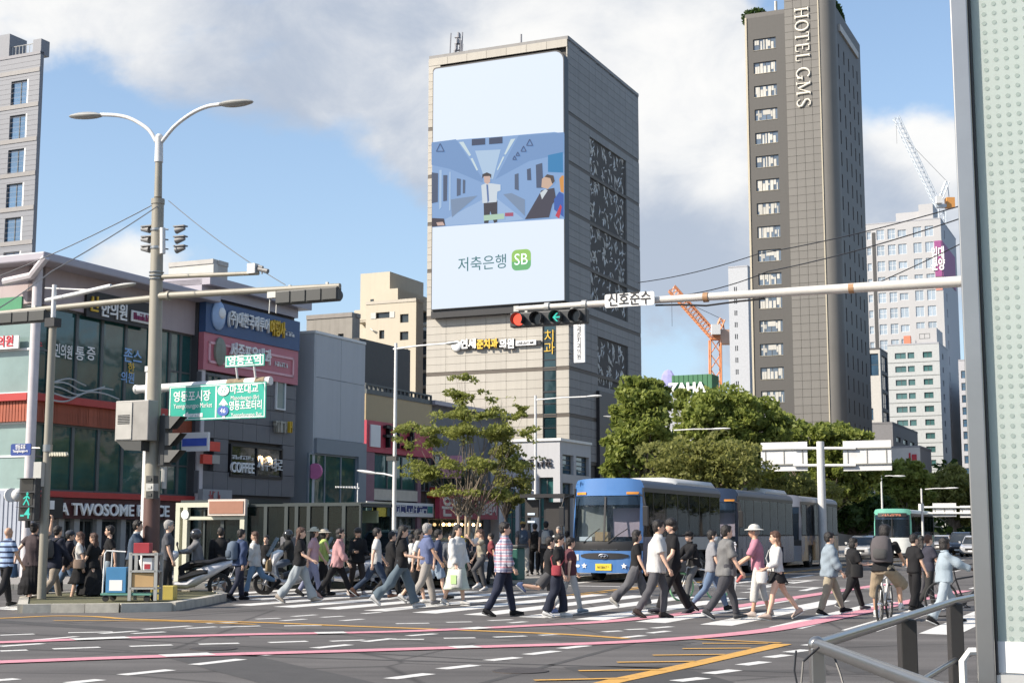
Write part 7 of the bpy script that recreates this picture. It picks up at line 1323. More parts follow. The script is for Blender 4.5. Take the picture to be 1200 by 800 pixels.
# ============================================================ TREES
def tree(name, label, cat, px, Y, pyc, blobs, n, ls, leaf, bark=None, trunk_r=.18, seed=1, group=None, limbs=None, t_off=None, lobes=110, up=.6, twigs=14, spread=1.0, airy=0):
    """blobs: (px, py, rx_px, ry_px, depth m) ellipsoids that make the crown, measured in the photograph at depth Y"""
    rng = np.random.RandomState(seed); b = P(px, 500, Y); b.z = .15; t = thing(name, label, cat, b, 0, group); bark = bark or M_bark; sc = Y/1715.0
    cs = []; tot = sum(bl[2]*bl[3] for bl in blobs); tops = []
    for (x, y, rx, ry, dd) in blobs:
        c = np.array(P(x, y, Y+dd)-b); R = np.array([rx*sc, rx*sc*.9, ry*sc]); k = max(3, int(lobes*rx*ry/tot)); m_ = int(n*rx*ry/tot)
        d = rng.normal(size=(k, 3)); d /= np.linalg.norm(d, axis=1)[:, None]; rad = rng.uniform(.45, .92, k)[:, None]; lc = c+d*rad*R; tops.append(Vector(c)); lr = rng.uniform(.13, .30, k)*min(R)*1.25
        pick = rng.randint(0, k, m_); dd_ = rng.normal(size=(m_, 3)); dd_ /= np.linalg.norm(dd_, axis=1)[:, None]; rr_ = rng.uniform(.35, 1.08, m_)[:, None]**.6
        cs.append(lc[pick]+dd_*rr_*lr[pick][:, None]*np.array([1.15, 1.15, .8])*(spread if spread == 1 else np.array([spread, spread, spread*.75])))
        cs.append(c+np.clip(rng.normal(size=(m_//6, 3)), -1.6, 1.6)*R*.42)
        if airy:
            u = rng.normal(size=(m_, 3)); u /= np.linalg.norm(u, axis=1)[:, None]; u *= rng.uniform(0, 1, (m_, 1))**.4*1.25*(1+.22*np.sin(u[:, :1]*5+x)+.22*np.sin(u[:, 2:]*7+y)); ph = rng.uniform(0, 6, 3); pp = c+u*R*np.array([1.2, 1.2, 1.0])
            keep = (np.sin(pp[:, 0]*5.1+ph[0]+2*np.sin(pp[:, 2]*3))+np.sin(pp[:, 2]*9+ph[1])+np.sin(pp[:, 1]*4.3+ph[2]+pp[:, 0]*2)) > airy; cs[-2:] = [pp[keep]]
        for i in range(0, k, max(1, k//twigs)): tops.append(Vector(lc[i]))
    o = bpy.data.objects.new('crown', leaf_cloud('crown', np.concatenate(cs), ls, leaf, rng, up)); COL.objects.link(o); o.parent = t
    q = MB(); main = tops[0]; H0 = max(.5, min(v.z for v in tops)-.2); stems = limbs or [(0, 0)]
    for (sx, sy) in stems:
        fork = Vector((sx*.3+main.x*.3, sy*.3, max(1.2, H0*.8))); q.tube([(sx*.15, sy*.15, -.15), fork*.5+Vector((sx*.05, 0, 0)), fork], [trunk_r*1.25, trunk_r, trunk_r*.8], 10)
    tr = q.build('trunk', bark, t, True); q = MB()
    for i, tp in enumerate(tops):
        sx, sy = stems[i % len(stems)]; fork = Vector((sx*.3+main.x*.3, sy*.3, max(1.2, H0*.8))); mid_ = fork.lerp(tp, .5)+Vector(rng.normal(size=3)*.25); q.tube([fork, mid_, tp], [trunk_r*.42, trunk_r*.2, trunk_r*.04], 6)
    q.build('limbs', M_bark if bark.name == 'bark_pale' else bark, tr, True); return t
GT = 'street trees lining the avenue behind the coaches'
tree('street_tree', 'full green tree nearest the stone tower, first of the avenue', 'tree', 752, 70, 500, [(752, 500, 40, 60, 0), (735, 545, 32, 32, 0), (772, 545, 40, 34, 1), (742, 462, 22, 30, 0), (768, 470, 20, 26, 1), (722, 520, 16, 26, 0)], 30000, .145, M_leafA, seed=1, group=GT)
tree('street_tree', 'broad green tree in the middle of the avenue below the billboard', 'tree', 850, 82, 500, [(840, 500, 56, 48, 0), (885, 500, 40, 38, 0), (812, 490, 34, 36, 1), (862, 540, 52, 34, 0), (905, 520, 28, 34, 0), (836, 470, 34, 22, 0)], 34000, .16, M_leafA, seed=2, group=GT)
tree('street_tree', 'olive brown sparse tree in front of the broad green tree', 'tree', 822, 64, 545, [(822, 540, 44, 28, 0), (800, 552, 28, 18, 0), (852, 548, 30, 20, 0)], 16000, .11, M_leafB, M_barkd, .1, 3, GT, lobes=40, airy=-.2)
tree('street_tree', 'deep green tree behind the left sign back', 'tree', 955, 92, 530, [(955, 520, 44, 34, 0), (920, 512, 30, 26, 0), (985, 530, 40, 34, 0), (1005, 560, 30, 30, 0), (965, 560, 44, 32, 0)], 24000, .18, M_leafA, seed=4, group=GT)
tree('street_tree', 'low olive tree under the left sign back', 'tree', 925, 84, 570, [(925, 572, 40, 18, 0), (950, 582, 30, 16, 0), (900, 580, 24, 16, 0)], 14000, .11, M_leafB, M_barkd, .1, 5, GT, lobes=40, airy=-.2)
tree('street_tree', 'rounded green tree right of the right sign back', 'tree', 1062, 118, 565, [(1062, 566, 30, 30, 0), (1045, 560, 18, 26, 0), (1078, 585, 20, 26, 0)], 13000, .22, M_leafA, seed=6, group=GT)
tree('street_tree', 'paler green tree at the far right end of the avenue', 'tree', 1115, 128, 580, [(1115, 578, 34, 30, 0), (1098, 572, 18, 22, 0), (1135, 585, 24, 28, 0)], 13000, .22, M_leafB, seed=7, group=GT)
tree('street_tree', 'shaded tree between the coaches and the green bus', 'tree', 1002, 112, 600, [(1000, 596, 34, 26, 0), (1030, 602, 24, 22, 0), (968, 600, 24, 24, 0)], 7000, .28, M_leafD, M_barkd, seed=8, group=GT)
tree('street_tree', 'tree beyond the shelter outside the right of the frame', 'tree', 1185, 122, 580, [(1185, 575, 36, 34, 0), (1215, 585, 30, 30, 0)], 6000, .3, M_leafA, seed=9, group=GT)
for k, (x, Y) in enumerate(((868, 88), (790, 92), (905, 100))): tree('street_tree', 'dim understorey tree deep in the avenue, '+('below the thin tower', 'left of the broad green tree', 'below the hotel')[k], 'tree', x, Y, 575, [(x, 572, 38, 26, 0), (x+20, 590, 30, 20, 0)], 4500, .25, M_leafD, M_barkd, seed=20+k, group=GT)
# the thin multi-stemmed tree on the left pavement
tree('pavement_tree', 'thin many stemmed tree with layered feathery foliage beside the restaurant banner', 'tree', 546, 50, 540, [(545, 500, 34, 14, 0), (500, 512, 30, 11, .6), (590, 508, 30, 12, -.5), (520, 540, 34, 10, .5), (575, 545, 30, 10, 0), (548, 460, 18, 12, 0), (555, 482, 32, 9, 0), (606, 482, 16, 8, -.8), (540, 575, 22, 9, .2), (500, 555, 22, 7, .4), (580, 580, 18, 7, .3), (485, 505, 14, 8, .5), (541, 438, 9, 10, 0), (612, 540, 14, 7, 0), (590, 470, 12, 5, 0)],
     46000, .07, m_leaf('leaf_yellow_green', (.10, .12, .03), (.34, .36, .10), .5), mat('bark_pale', (.36, .28, .20), .9, var=.15), .06, 11, limbs=[(-.8, 0), (.5, .3), (1.6, -.2), (.1, -.4)], lobes=260, up=1.6, twigs=2, airy=.8)
tree('pavement_tree', 'slender dark tree in front of the low white building', 'tree', 592, 62, 540, [(594, 548, 16, 26, 0), (600, 575, 16, 18, 0), (586, 520, 10, 18, 0)], 7000, .09, M_leafB, M_barkd, .07, 12, lobes=30, airy=0.05, twigs=4)
# far-off green at the end of the street
rng = np.random.RandomState(3); far_ = np.array([list(P(rng.uniform(700, 1500), 500, rng.uniform(230, 300))) for _ in range(15000)]); far_[:, 2] = rng.uniform(0, 1, 15000)**.7*(9+2.5*np.sin(far_[:, 0]*.12)+2*np.sin(far_[:, 0]*.37+1))
o = bpy.data.objects.new('distant_trees', leaf_cloud('distant_trees', far_, .9, M_leafD, rng)); COL.objects.link(o); tag(o, 'far off mass of dark trees at the end of the street', None, None, 'stuff')

# the other side of the avenue, right of the frame: it is what the coach windows and glass fronts reflect
for k in range(7):
    b = ST(46+k*17, 13); c = (P(1, 500, 50), b)[1]; rngk = np.random.RandomState(60+k); t = thing('street_tree', 'tree number %s of the row right of the frame' % ('one', 'two', 'three', 'four', 'five', 'six', 'seven')[k], 'tree', b+Vector((0, 0, .14)), 0, 'trees on the near side of the avenue')
    d = rngk.normal(size=(5000, 3)); d /= np.linalg.norm(d, axis=1)[:, None]; d = d*rngk.uniform(.5, 1.0, (5000, 1))*np.array([3.4, 3.4, 3.0])*(1+.2*np.sin(d*9).sum(axis=1)[:, None]*.4)+np.array([0, 0, 6.2]); o = bpy.data.objects.new('crown', leaf_cloud('crown', d, .22, M_leafA, rngk)); COL.objects.link(o); o.parent = t
    q = MB(); q.tube([(0, 0, -.1), (.1, 0, 2.5), (0, .1, 5.5)], [.22, .17, .08], 10); q.build('trunk', M_bark, t, True)
for k, (s_, w_, h_, col, lb) in enumerate(((40, 22, 17, (.32, .29, .26), 'brown six storey block right of the frame'), (65, 26, 24, (.40, .40, .40), 'grey office block right of the frame'), (95, 30, 19, (.36, .30, .24), 'tan block right of the frame'), (130, 40, 34, (.42, .42, .43), 'pale tower right of the frame'))):
    t = thing('street_block', lb, 'building', ST(s_, 24), RZ); mm_ = mat('street_block_%d' % k, col, .7, streak=.15); MB().box(0, 14, 0, w_, 0, h_).build('wall', mm_, t); MB().box(-.3, 14.3, -.3, w_+.3, h_, h_+.5).build('roof', M_roof, t)
    q = MB(); q.box(-.05, .03, -1.1, 1.1, -.8, .8); wm = q.mesh('window', M_glassdark)
    for i in range(int(w_/3.2)):
        for j in range(int(h_/3.3)): inst(wm, 'window', t, (0, 1.9+i*3.2, 2+j*3.3))
# ============================================================ PEOPLE
def remesh(mb, vox, smooth=2, name='body'):
    me = bpy.data.meshes.new(name); me.from_pydata(mb.v, [], mb.f); bm = bmesh.new(); bm.from_mesh(me); bmesh.ops.recalc_face_normals(bm, faces=bm.faces); bm.to_mesh(me); bm.free()
    o = bpy.data.objects.new(name, me); TMP.collection.objects.link(o); md = o.modifiers.new('r', 'REMESH'); md.mode = 'VOXEL'; md.voxel_size = vox; md.use_smooth_shade = True
    if smooth: s = o.modifiers.new('s', 'SMOOTH'); s.factor = .5; s.iterations = smooth
    out = eval_mesh(o); bpy.data.objects.remove(o); bpy.data.meshes.remove(me); out.name = name; return out
def folds(me, amp, seed, sx=9.0):
    n = len(me.vertices); co = np.empty(n*3); me.vertices.foreach_get('co', co); co = co.reshape(-1, 3); no = np.empty(n*3); me.vertices.foreach_get('normal', no); no = no.reshape(-1, 3)
    r = np.random.RandomState(seed); d = np.zeros(n)
    for k in range(5):
        w = r.normal(size=3)*sx*(1+.6*k)*np.array([1, 1, .65]); p = r.uniform(0, 6.28); q = r.normal(size=3)*sx*.5
        d += np.sin(co @ w + p + 1.5*np.sin(co @ q))/(1+.5*k)
    co += no*(d*amp+(amp*.7 if amp > .004 else 0))[:, None]; me.vertices.foreach_set('co', co.reshape(-1)); me.update(); return me
def elloft(mb, rings, n=16):
    """rings: (centre, rx (fore-aft), ry (side), tilt) stacked; tilt leans the ring about y"""
    out = []
    for c, rx, ry in rings: out.append([(c[0]+rx*cos(2*pi*i/n), c[1]+ry*sin(2*pi*i/n), c[2]) for i in range(n)])
    mb.loft(out); return mb
def limb(mb, pts, rad, n=12, end=True): mb.tube(pts, rad, n); [mb.sphere(p, r*1.0, 10, 7) for p, r in (list(zip(pts, rad)) if end else list(zip(pts, rad))[:-1])]; return mb
SKIN = {'a': mat('skin_light', (.62, .40, .29), .5, var=.04), 'b': mat('skin_mid', (.50, .30, .20), .5, var=.04), 'c': mat('skin_dark', (.12, .065, .045), .5, var=.04)}
M_hairk = mat('hair_black', (.014, .011, .010), .45, var=.3, scale=30, bump=.6, bscale=120); M_hairb = mat('hair_brown', (.075, .035, .022), .45, var=.3, scale=30, bump=.6, bscale=120); M_hairg = mat('hair_grey', (.28, .27, .26), .6, var=.2, scale=30, bump=.6, bscale=120)
M_eye = mat('eye_dark', (.015, .012, .01), .2); M_lip = mat('lip', (.36, .13, .11), .5)
CL = {}
def cloth(c):
    """c: rgb tuple or pattern name"""
    if c in CL: return CL[c]
    if isinstance(c, tuple):
        key_ = c; g_ = sum(c)/3; c = tuple((g_+(v-g_)*.78)*(.80 if g_ > .15 else 1) for v in c); m = mat('cloth_'+'_'.join('%02d' % int(v*100) for v in c), c, .85, var=.10, scale=7, bump=.25, bscale=45, spec=.2); CL[key_] = m; return m
    elif c == 'stripe':
        def f(N, L, tc):
            s = N.new('ShaderNodeSeparateXYZ'); L.new(tc.outputs['Object'], s.inputs[0]); a = N.new('ShaderNodeMath'); a.operation = 'MULTIPLY'; a.inputs[1].default_value = 8.5; L.new(s.outputs[2], a.inputs[0]); b = N.new('ShaderNodeMath'); b.operation = 'FRACT'; L.new(a.outputs[0], b.inputs[0])
            r = N.new('ShaderNodeValToRGB'); r.color_ramp.interpolation = 'CONSTANT'; r.color_ramp.elements[0].color = (.02, .03, .07, 1); r.color_ramp.elements[1].position = .35; r.color_ramp.elements[1].color = (.30, .40, .58, 1); L.new(b.outputs[0], r.inputs[0]); return r.outputs[0]
        m = coltex('cloth_stripe', f, .85)
    elif c == 'plaid':
        def f(N, L, tc):
            s = N.new('ShaderNodeSeparateXYZ'); L.new(tc.outputs['Object'], s.inputs[0]); cur = None
            for ax, fr, ph in ((2, 9, .1), (1, 9, .3), (0, 9, .6), (2, 9, .55)):
                a = N.new('ShaderNodeMath'); a.operation = 'MULTIPLY_ADD'; a.inputs[1].default_value = fr; a.inputs[2].default_value = ph; L.new(s.outputs[ax], a.inputs[0]); b = N.new('ShaderNodeMath'); b.operation = 'FRACT'; L.new(a.outputs[0], b.inputs[0]); g_ = N.new('ShaderNodeMath'); g_.operation = 'LESS_THAN'; g_.inputs[1].default_value = .28; L.new(b.outputs[0], g_.inputs[0])
                mx = N.new('ShaderNodeMix'); mx.data_type = 'RGBA'; h = N.new('ShaderNodeMath'); h.operation = 'MULTIPLY'; h.inputs[1].default_value = .55; L.new(g_.outputs[0], h.inputs[0]); L.new(h.outputs[0], mx.inputs['Factor'])
                if cur is None: mx.inputs['A'].default_value = (.52, .52, .58, 1)
                else: L.new(cur, mx.inputs['A'])
                mx.inputs['B'].default_value = (.03, .04, .12, 1) if ph != .55 else (.45, .08, .10, 1); cur = mx.outputs['Result']
            return cur
        m = coltex('cloth_plaid', f, .85)
    CL[c] = m; return m
PERSONS = []
def person(label, px, py, face, h=1.70, yt=None, leg=(22, -20), knee=(5, 22), arm=(-18, 18), elb=(15, 15), top=('tee', (.02, .02, .02)), bot=('pants', (.05, .05, .06)), hair='short', hc=None, skin='a', shoe=(.03, .03, .03), sex='m', lean=2, z=0.0, Y=None, head=0, nod=0, abd=(8, 8), wide=1.0, seat=None, group=None, mask=False, vox=.015, hat=None, extra=None, raise_=None, hip_drop=None, name='person'):
    """leg/knee/arm/elb are (left, right) angles in degrees, forward positive; px,py is where the feet stand"""
    if yt is not None: h = min(1.88, max(1.50, 1.6*(py-yt)/(py-625.0)))
    k = h/1.70; g0_ = G(px, py, z) if Y is None else P(px, py, Y)
    if Y is not None: g0_.z = z
    t = thing(name, label, 'person', g0_, radians(face), group); R_ = lambda a: radians(a)
    sw = (.172 if sex == 'm' else .150)*wide; hw = .095 if sex == 'm' else .092
    # --- skeleton
    hips = [Vector((0, s*hw, .90)) for s in (1, -1)]; feet = []
    for i, s in enumerate((1, -1)):
        a, b = R_(leg[i]), R_(knee[i]); spl = .02*s if not seat else .10*s; kn = hips[i]+Vector((sin(a)*.43, spl, -cos(a)*.43)); an = kn+Vector((sin(a-b)*.42, spl*.3, -cos(a-b)*.42)); feet.append([kn, an, a-b])
    low = min(f[1].z - .075 - .05*abs(sin(f[2])) for f in feet); dz = -low if seat is None else seat-.90
    for v in hips: v.z += dz
    for f in feet: f[0].z += dz; f[1].z += dz
    ln = R_(lean); pel = Vector((0, 0, .92+dz)); up = lambda d, y=0.0, fx=0.0: pel+Vector((sin(ln)*d+fx*cos(ln), y, cos(ln)*d-fx*sin(ln)))
    sh = [up(.455, s*sw, -.005) for s in (1, -1)]; hands = []; elbs = []
    for i, s in enumerate((1, -1)):
        a, e, ab = R_(arm[i]), R_(elb[i]), R_(abd[i]); el = sh[i]+Vector((sin(a)*cos(ab)*.285, s*sin(ab)*.285, -cos(a)*cos(ab)*.285)); a2 = a+e; ha = el+Vector((sin(a2)*.245, s*sin(ab)*.08, -cos(a2)*.245)); d = (ha-el).normalized(); elbs.append(el); hands.append((ha, d))
    K = Matrix.Scale(k, 4)
    fat = 1.0 + (wide-1)*1.4
    # --- body: one continuous surface
    cov_ = bot[0] in ('pants', 'wide', 'jeans', 'shorts'); cz_ = .82 if cov_ else 1.0; kz_ = .82 if cov_ and bot[0] != 'shorts' else 1.0; az_ = .82 if (top[0] in ('jacket', 'cardigan', 'coat') or (len(top) > 2 and top[2] and top[2] > 1)) else 1.0
    q = MB(); elloft(q, [(up(-.10), .088, .13), (up(-.02), .096*fat, .150), (up(.06), .094*fat, .144), (up(.16), .084*fat, .128 if sex == 'm' else .114), (up(.28), .098*fat, .145), (up(.38), .098*fat, .150), (up(.45), .080, .142), (up(.495), .068, .115), (up(.53), .055, .068), (up(.56), .052, .055)])
    for i in (0, 1):
        kn, an, _ = feet[i]; mid_ = hips[i].lerp(kn, .45); calf = kn.lerp(an, .3)+Vector((-.015, 0, 0)); limb(q, [hips[i], mid_, kn, calf, an], [.082*fat*cz_, .078*cz_, .052*kz_, .054*kz_, .035]); limb(q, [sh[i]+Vector((0, 0, -.02)), sh[i].lerp(elbs[i], .5), elbs[i], elbs[i].lerp(hands[i][0], .35), hands[i][0]], [.042*az_, .042*az_, .038*az_, .038*az_, .025], 10)
        d = hands[i][1]; pa = hands[i][0]+d*.045; s_ = Vector((0, 1, 0)); n_ = d.cross(s_).normalized(); limb(q, [hands[i][0], hands[i][0]+d*.03, pa+d*.035], [.024, .030, .026], 8)
    hd = R_(head); nd_ = R_(nod); neck = up(.555); hc0 = neck+Vector((.012+.03*sin(ln+nd_), 0, .125))
    limb(q, [up(.48), up(.54), hc0+Vector((-.012, 0, -.06))], [.060, .054, .055])
    hs = len(q.v)
    def H(x, y, z): x, y = x*cos(hd)-y*sin(hd), x*sin(hd)+y*cos(hd); x, z = x*cos(nd_)+z*sin(nd_), -x*sin(nd_)+z*cos(nd_); return hc0+Vector((x, y, z))
    hp = MB(); hp.sphere((-.008, 0, .022), .1, 18, 12, (.98, .775, .98)); elloft(hp, [((.026, 0, -.112), .035, .028), ((.026, 0, -.095), .052, .042), ((.020, 0, -.06), .070, .058), ((.010, 0, -.01), .084, .070), ((0, 0, .03), .080, .068)], 14)
    hp.add([(.086, -.012, -.030), (.086, .012, -.030), (.116, 0, -.036), (.088, 0, .020), (.078, 0, -.045), (.07, -.012, .0), (.07, .012, 0)], [(0, 2, 4), (1, 4, 2), (0, 3, 2), (1, 2, 3), (0, 4, 5), (1, 6, 4), (0, 5, 3), (1, 3, 6), (4, 6, 5), (5, 6, 3)])
    for s in (1, -1): hp.sphere((-.005, s*.078, -.008), .028, 8, 6, (.55, .35, 1.1)); hp.sphere((.070, s*.031, .012), .017, 8, 6)
    hp.sphere((.082, 0, -.062), .020, 8, 6, (.7, 1.3, .7)); hp.sphere((.074, 0, .026), .022, 8, 6, (.5, 2.2, .5))
    o_ = len(q.v); q.v += [tuple(H(*v)) for v in hp.v]; q.f += [tuple(i+o_ for i in f) for f in hp.f]; q.m += hp.m
    q.xf(K); me = remesh(q, vox*.82, 1)
    # fingers, each its own bent chain rooted in the palm
    fb = MB()
    for i, s in enumerate((1, -1)):
        d = hands[i][1]; y = Vector((0, 1, 0)); fw = d.cross(y).normalized(); fw = fw if fw.x*1 > -2 else -fw; pa = hands[i][0]+d*.055
        # across the palm runs fore-aft when the arm hangs
        across = d.cross(y).normalized(); inn = Vector((0, -s, 0))
        for j in range(4):
            o = (j-1.5)*.0165; ln_ = (.070, .080, .074, .058)[j]; c1 = pa+across*o*-1+d*.02; c2 = c1+d*.035+inn*.004; c3 = c2+(d*.8+inn*.6).normalized()*ln_*.42; c4 = c3+(d*.35+inn*.95).normalized()*ln_*.36; fb.tube([c1, c2, c3, c4], [.0095, .009, .008, .006], 6)
        tb = hands[i][0]+d*.025; ts = -1; c2 = tb+across*(-.030*ts*-1)*-1; c1 = tb; thd = across*(1 if across.x > 0 else -1); fb.tube([c1, c1+thd*.030+d*.018, c1+thd*.040+d*.045+inn*.008, c1+thd*.036+d*.068+inn*.012], [.013, .011, .0095, .007], 6)
    fb.xf(K); bm = bmesh.new(); bm.from_mesh(me); o_ = len(bm.verts); vs = [bm.verts.new(v) for v in fb.v]
    for f in fb.f:
        try: nf = bm.faces.new([vs[j] for j in f]); nf.smooth = True
        except ValueError: pass
    bm.to_mesh(me); bm.free(); me.materials.clear(); me.materials.append(SKIN[skin]); body = inst(me, 'body', t)
    hair_m = {'k': M_hairk, 'b': M_hairb, 'g': M_hairg}.get(hc or 'k')
    # --- face
    hw_ = lambda x, y, z: tuple(K @ H(x, y, z))
    q = MB(); [q.sphere((0, 0, 0), .009*k, 8, 5) for _ in (0,)]; ey = q.mesh('eye', M_eye, True)
    for s in (1, -1): inst(ey, 'eye', body, hw_(.087, s*.031, .010))
    if mask: q = MB(); elloft(q, [((.040, 0, -.105), .045, .045), ((.045, 0, -.06), .062, .064), ((.048, 0, -.018), .060, .062), ((.048, 0, -.01), .05, .055)], 12); q.v = [hw_(*v) for v in q.v]; q.build('face_mask', M_letter, t, 'all')
    else: q = MB(); q.tube([hw_(.090, -.022, -.064), hw_(.102, 0, -.063), hw_(.090, .022, -.064)], .006*k, 6); q.build('mouth', M_lip, body, True)
    for s in (1, -1): q = MB(); q.tube([hw_(.093, s*.018, .034), hw_(.088, s*.046, .034)], .0045*k, 5); q.build('eyebrow', hair_m if hair != 'bald' else M_hairg, body)
    # --- hair
    if hair != 'bald':
        q = MB(); L0 = []
        def hs_(c, r, sc_): L0.append((c, r, sc_))
        hs_((-.022, 0, .040), .108, (.98, .86, .97))
        if hair in ('short', 'bob', 'long', 'bun', 'fluffy'): hs_((-.045, 0, -.005), .088, (.85, .92, 1.0)); hs_((.045, 0, .095), .052, (.9, 1.3, .55))
        if hair == 'fluffy': hs_((.0, 0, .07), .115, (1, .95, .8)); hs_((-.05, 0, .0), .10, (.8, 1, 1))
        if hair == 'bob': hs_((-.03, .055, -.05), .058, (.9, .7, 1.5)); hs_((-.03, -.055, -.05), .058, (.9, .7, 1.5)); hs_((-.06, 0, -.05), .08, (.7, 1, 1.2))
        if hair == 'long':
            for y in (-.06, -.03, 0, .03, .06): hs_((-.045-.03*(1-abs(y)*10), y, -.05), .05, (.9, .8, 1.6)); hs_((-.075, y*1.3, -.15), .05, (.8, .9, 1.9)); hs_((-.09, y*1.25, -.26), .045, (.7, .9, 2.0))
        if hair == 'bun': hs_((-.10, 0, .09), .045, (1, 1, 1))
        for c, r, sc_ in L0: q.sphere(c, r, 14, 9, sc_)
        q.v = [hw_(*v) for v in q.v]; hm = remesh(q, .014, 2, 'hair'); folds(hm, .0022, hash(label) % 1000, 60); hm.materials.clear(); hm.materials.append(hair_m); inst(hm, 'hair', t)
    if hat:
        kind, hcol = hat; q = MB(); q.sphere((-.012, 0, .058), .112, 16, 9, (1.02, .88, .75)); 
        if kind == 'cap': q.loft([[(.02+.17*cos(a), .085*sin(a), .062-.02*cos(a)+dz_) for a in [-pi/2+pi*i/10 for i in range(11)]] for dz_ in (0, .012)], True)
        if kind == 'brim': q.loft([[(-.01+r*cos(a), r*.95*sin(a), z_) for a in [2*pi*i/20 for i in range(20)]] for r, z_ in ((.10, .045), (.185, .022), (.186, .030), (.10, .056))], False)
        if kind == 'helmet': q.sphere((-.0, 0, .01), .138, 18, 12, (1.05, .95, 1.05)); q.box(.06, .150, -.08, .08, -.03, .035)
        q.v = [hw_(*v) for v in q.v]; q.build({'cap': 'cap', 'brim': 'sun_hat', 'helmet': 'helmet'}[kind], cloth(hcol) if kind != 'helmet' else mat('helmet_gloss_%d' % int(hcol[0]*100), hcol, .2, coat=.6), t, True)
    # --- top
    tk, tc_ = top[0], top[1]; q = MB(); ex = {'tee': .022, 'loose': .040, 'jacket': .038, 'cardigan': .045, 'dress': .025, 'vest': .026, 'polo': .022, 'fit': .014, 'coat': .045}[tk] ; hem = {'tee': -.06, 'loose': -.12, 'jacket': -.08, 'cardigan': -.14, 'dress': -.06, 'vest': -.04, 'polo': -.05, 'fit': .02, 'coat': -.25}[tk]
    elloft(q, [(up(hem), .118*fat+ex, .172*fat+ex), (up(.04), .105*fat+ex*1.1, .158+ex), (up(.16), .098*fat+ex, (.142 if sex == 'm' else .126)+ex), (up(.28), .112*fat+ex*.7, .160+ex*.7), (up(.38), .112*fat+ex*.6, .165*wide+ex*.4), (up(.45), .090+ex*.4, .158*wide+ex*.3), (up(.497), .070+ex*.3, .118+ex*.2), (up(.53), .058+ex*.2, .074), (up(.545), .052, .060)])
    sl = {'tee': .68, 'loose': .75, 'polo': .66, 'vest': 0, 'fit': .5}.get(tk, 2.0)
    if len(top) > 2 and top[2] is not None: sl = top[2]
    for i in (0, 1):
        S0, E0_, H0_ = sh[i], elbs[i], hands[i][0]
        if sl > 0:
            if sl <= 1: limb(q, [S0, S0.lerp(E0_, sl*.6), S0.lerp(E0_, sl)], [.056+ex*.25, .054+ex*.5, .056+ex*.6], 12, False)
            else: limb(q, [S0, S0.lerp(E0_, .5), E0_, E0_.lerp(H0_, .5), E0_.lerp(H0_, min(sl-1, .95))], [.057+ex*.3, .054+ex*.5, .048+ex*.5, .042+ex*.5, .036+ex*.5], 12, False)
        else: q.sphere(S0+Vector((0, -.03*(1, -1)[i], 0)), .055, 8, 6)
    q.xf(K); tm_ = remesh(q, vox*1.0, 2, 'top'); folds(tm_, .0075 if ex < .03 else .011, int(px)+3); tm_.materials.clear(); tm_.materials.append(cloth(tc_)); nm = {'tee': 't_shirt', 'loose': 'shirt', 'polo': 'polo_shirt', 'vest': 'sleeveless_top', 'fit': 'fitted_top', 'dress': 'dress_bodice'}.get(tk, tk); inst(tm_, nm, t)
    q = MB(); c = K @ up(.545); rr_ = .062*k
    if tk in ('polo', 'jacket', 'coat') or (tk == 'loose'): q.loft([[(c.x+r*cos(a)*1.0, c.y+r*sin(a)*1.05, c.z+z_*k) for a in [2*pi*i/14 for i in range(14)]] for r, z_ in ((rr_, -.03), (rr_*1.08, 0), (rr_*1.18, .02), (rr_*1.35, -.02))], False); q.build('collar', cloth(top[3]) if len(top) > 3 else cloth(tc_), t, True)
    # --- bottom
    bk, bc = bot[0], bot[1]; q = MB(); w0 = {'pants': .016, 'wide': .035, 'shorts': .035, 'jeans': .010, 'skirt': .02, 'longskirt': .02, 'dress': .02}[bk]; 
    elloft(q, [(up(-.12), .085, .13), (up(-.05), .110*fat+.012, .172*fat), (up(.03), .104*fat+.010, .160*fat+.006), (up(.10), .096*fat+.012, .146*fat)])
    if bk in ('pants', 'wide', 'jeans', 'shorts'):
        for i in (0, 1):
            kn, an, _ = feet[i]; e = bot[2] if len(bot) > 2 else (.55 if bk == 'shorts' else 1.0)
            if bk == 'shorts': limb(q, [hips[i], hips[i].lerp(kn, .5), hips[i].lerp(kn, e+.35)], [.090*fat, .086+w0*.8, .080+w0], 12, False)
            else: ae = kn.lerp(an, min(1, e)*.93); fl = {'pants': .058, 'wide': .098, 'jeans': .052}[bk]; limb(q, [hips[i], hips[i].lerp(kn, .5), kn, kn.lerp(ae, .5), ae], [.090*fat, .084*fat+w0*.6, .062+w0*.9, .056+w0*.8 if bk != 'wide' else .084, fl], 12, False)
    else:
        ends = {'skirt': .45, 'longskirt': 1.55, 'dress': 1.0}[bk]; ends = bot[2] if len(bot) > 2 else ends
        xs_ = [f[0].x for f in feet]; xa = [f[1].x for f in feet]; R1 = []
        for s_ in (0, .25, .5, .75, 1):
            zz_ = .90+dz-ends*.44*s_ ; fr = min(1, ends*s_); sp0 = (max(xs_)-min(xs_))/2*fr if ends*s_ <= 1 else (max(max(xs_), max(xa)*.8)-min(min(xs_), min(xa)*.8))/2
            cx_ = (max(xs_)+min(xs_))/2*fr; R1.append((Vector((cx_, 0, zz_)), .125*fat+sp0+.05*min(1, s_*ends), .175*fat+.045*s_*ends))
        elloft(q, R1[::-1], 18)
    q.xf(K); bm_ = remesh(q, vox*1.0, 2, 'bottom'); folds(bm_, .011 if bk in ('wide', 'longskirt', 'dress') else .0075, int(px)+9, 7 if bk != 'longskirt' else 10); bm_.materials.clear(); bm_.materials.append(cloth(bc)); inst(bm_, {'pants': 'trousers', 'wide': 'wide_trousers', 'jeans': 'jeans', 'shorts': 'shorts', 'skirt': 'skirt', 'longskirt': 'long_skirt', 'dress': 'dress_skirt'}[bk], t)
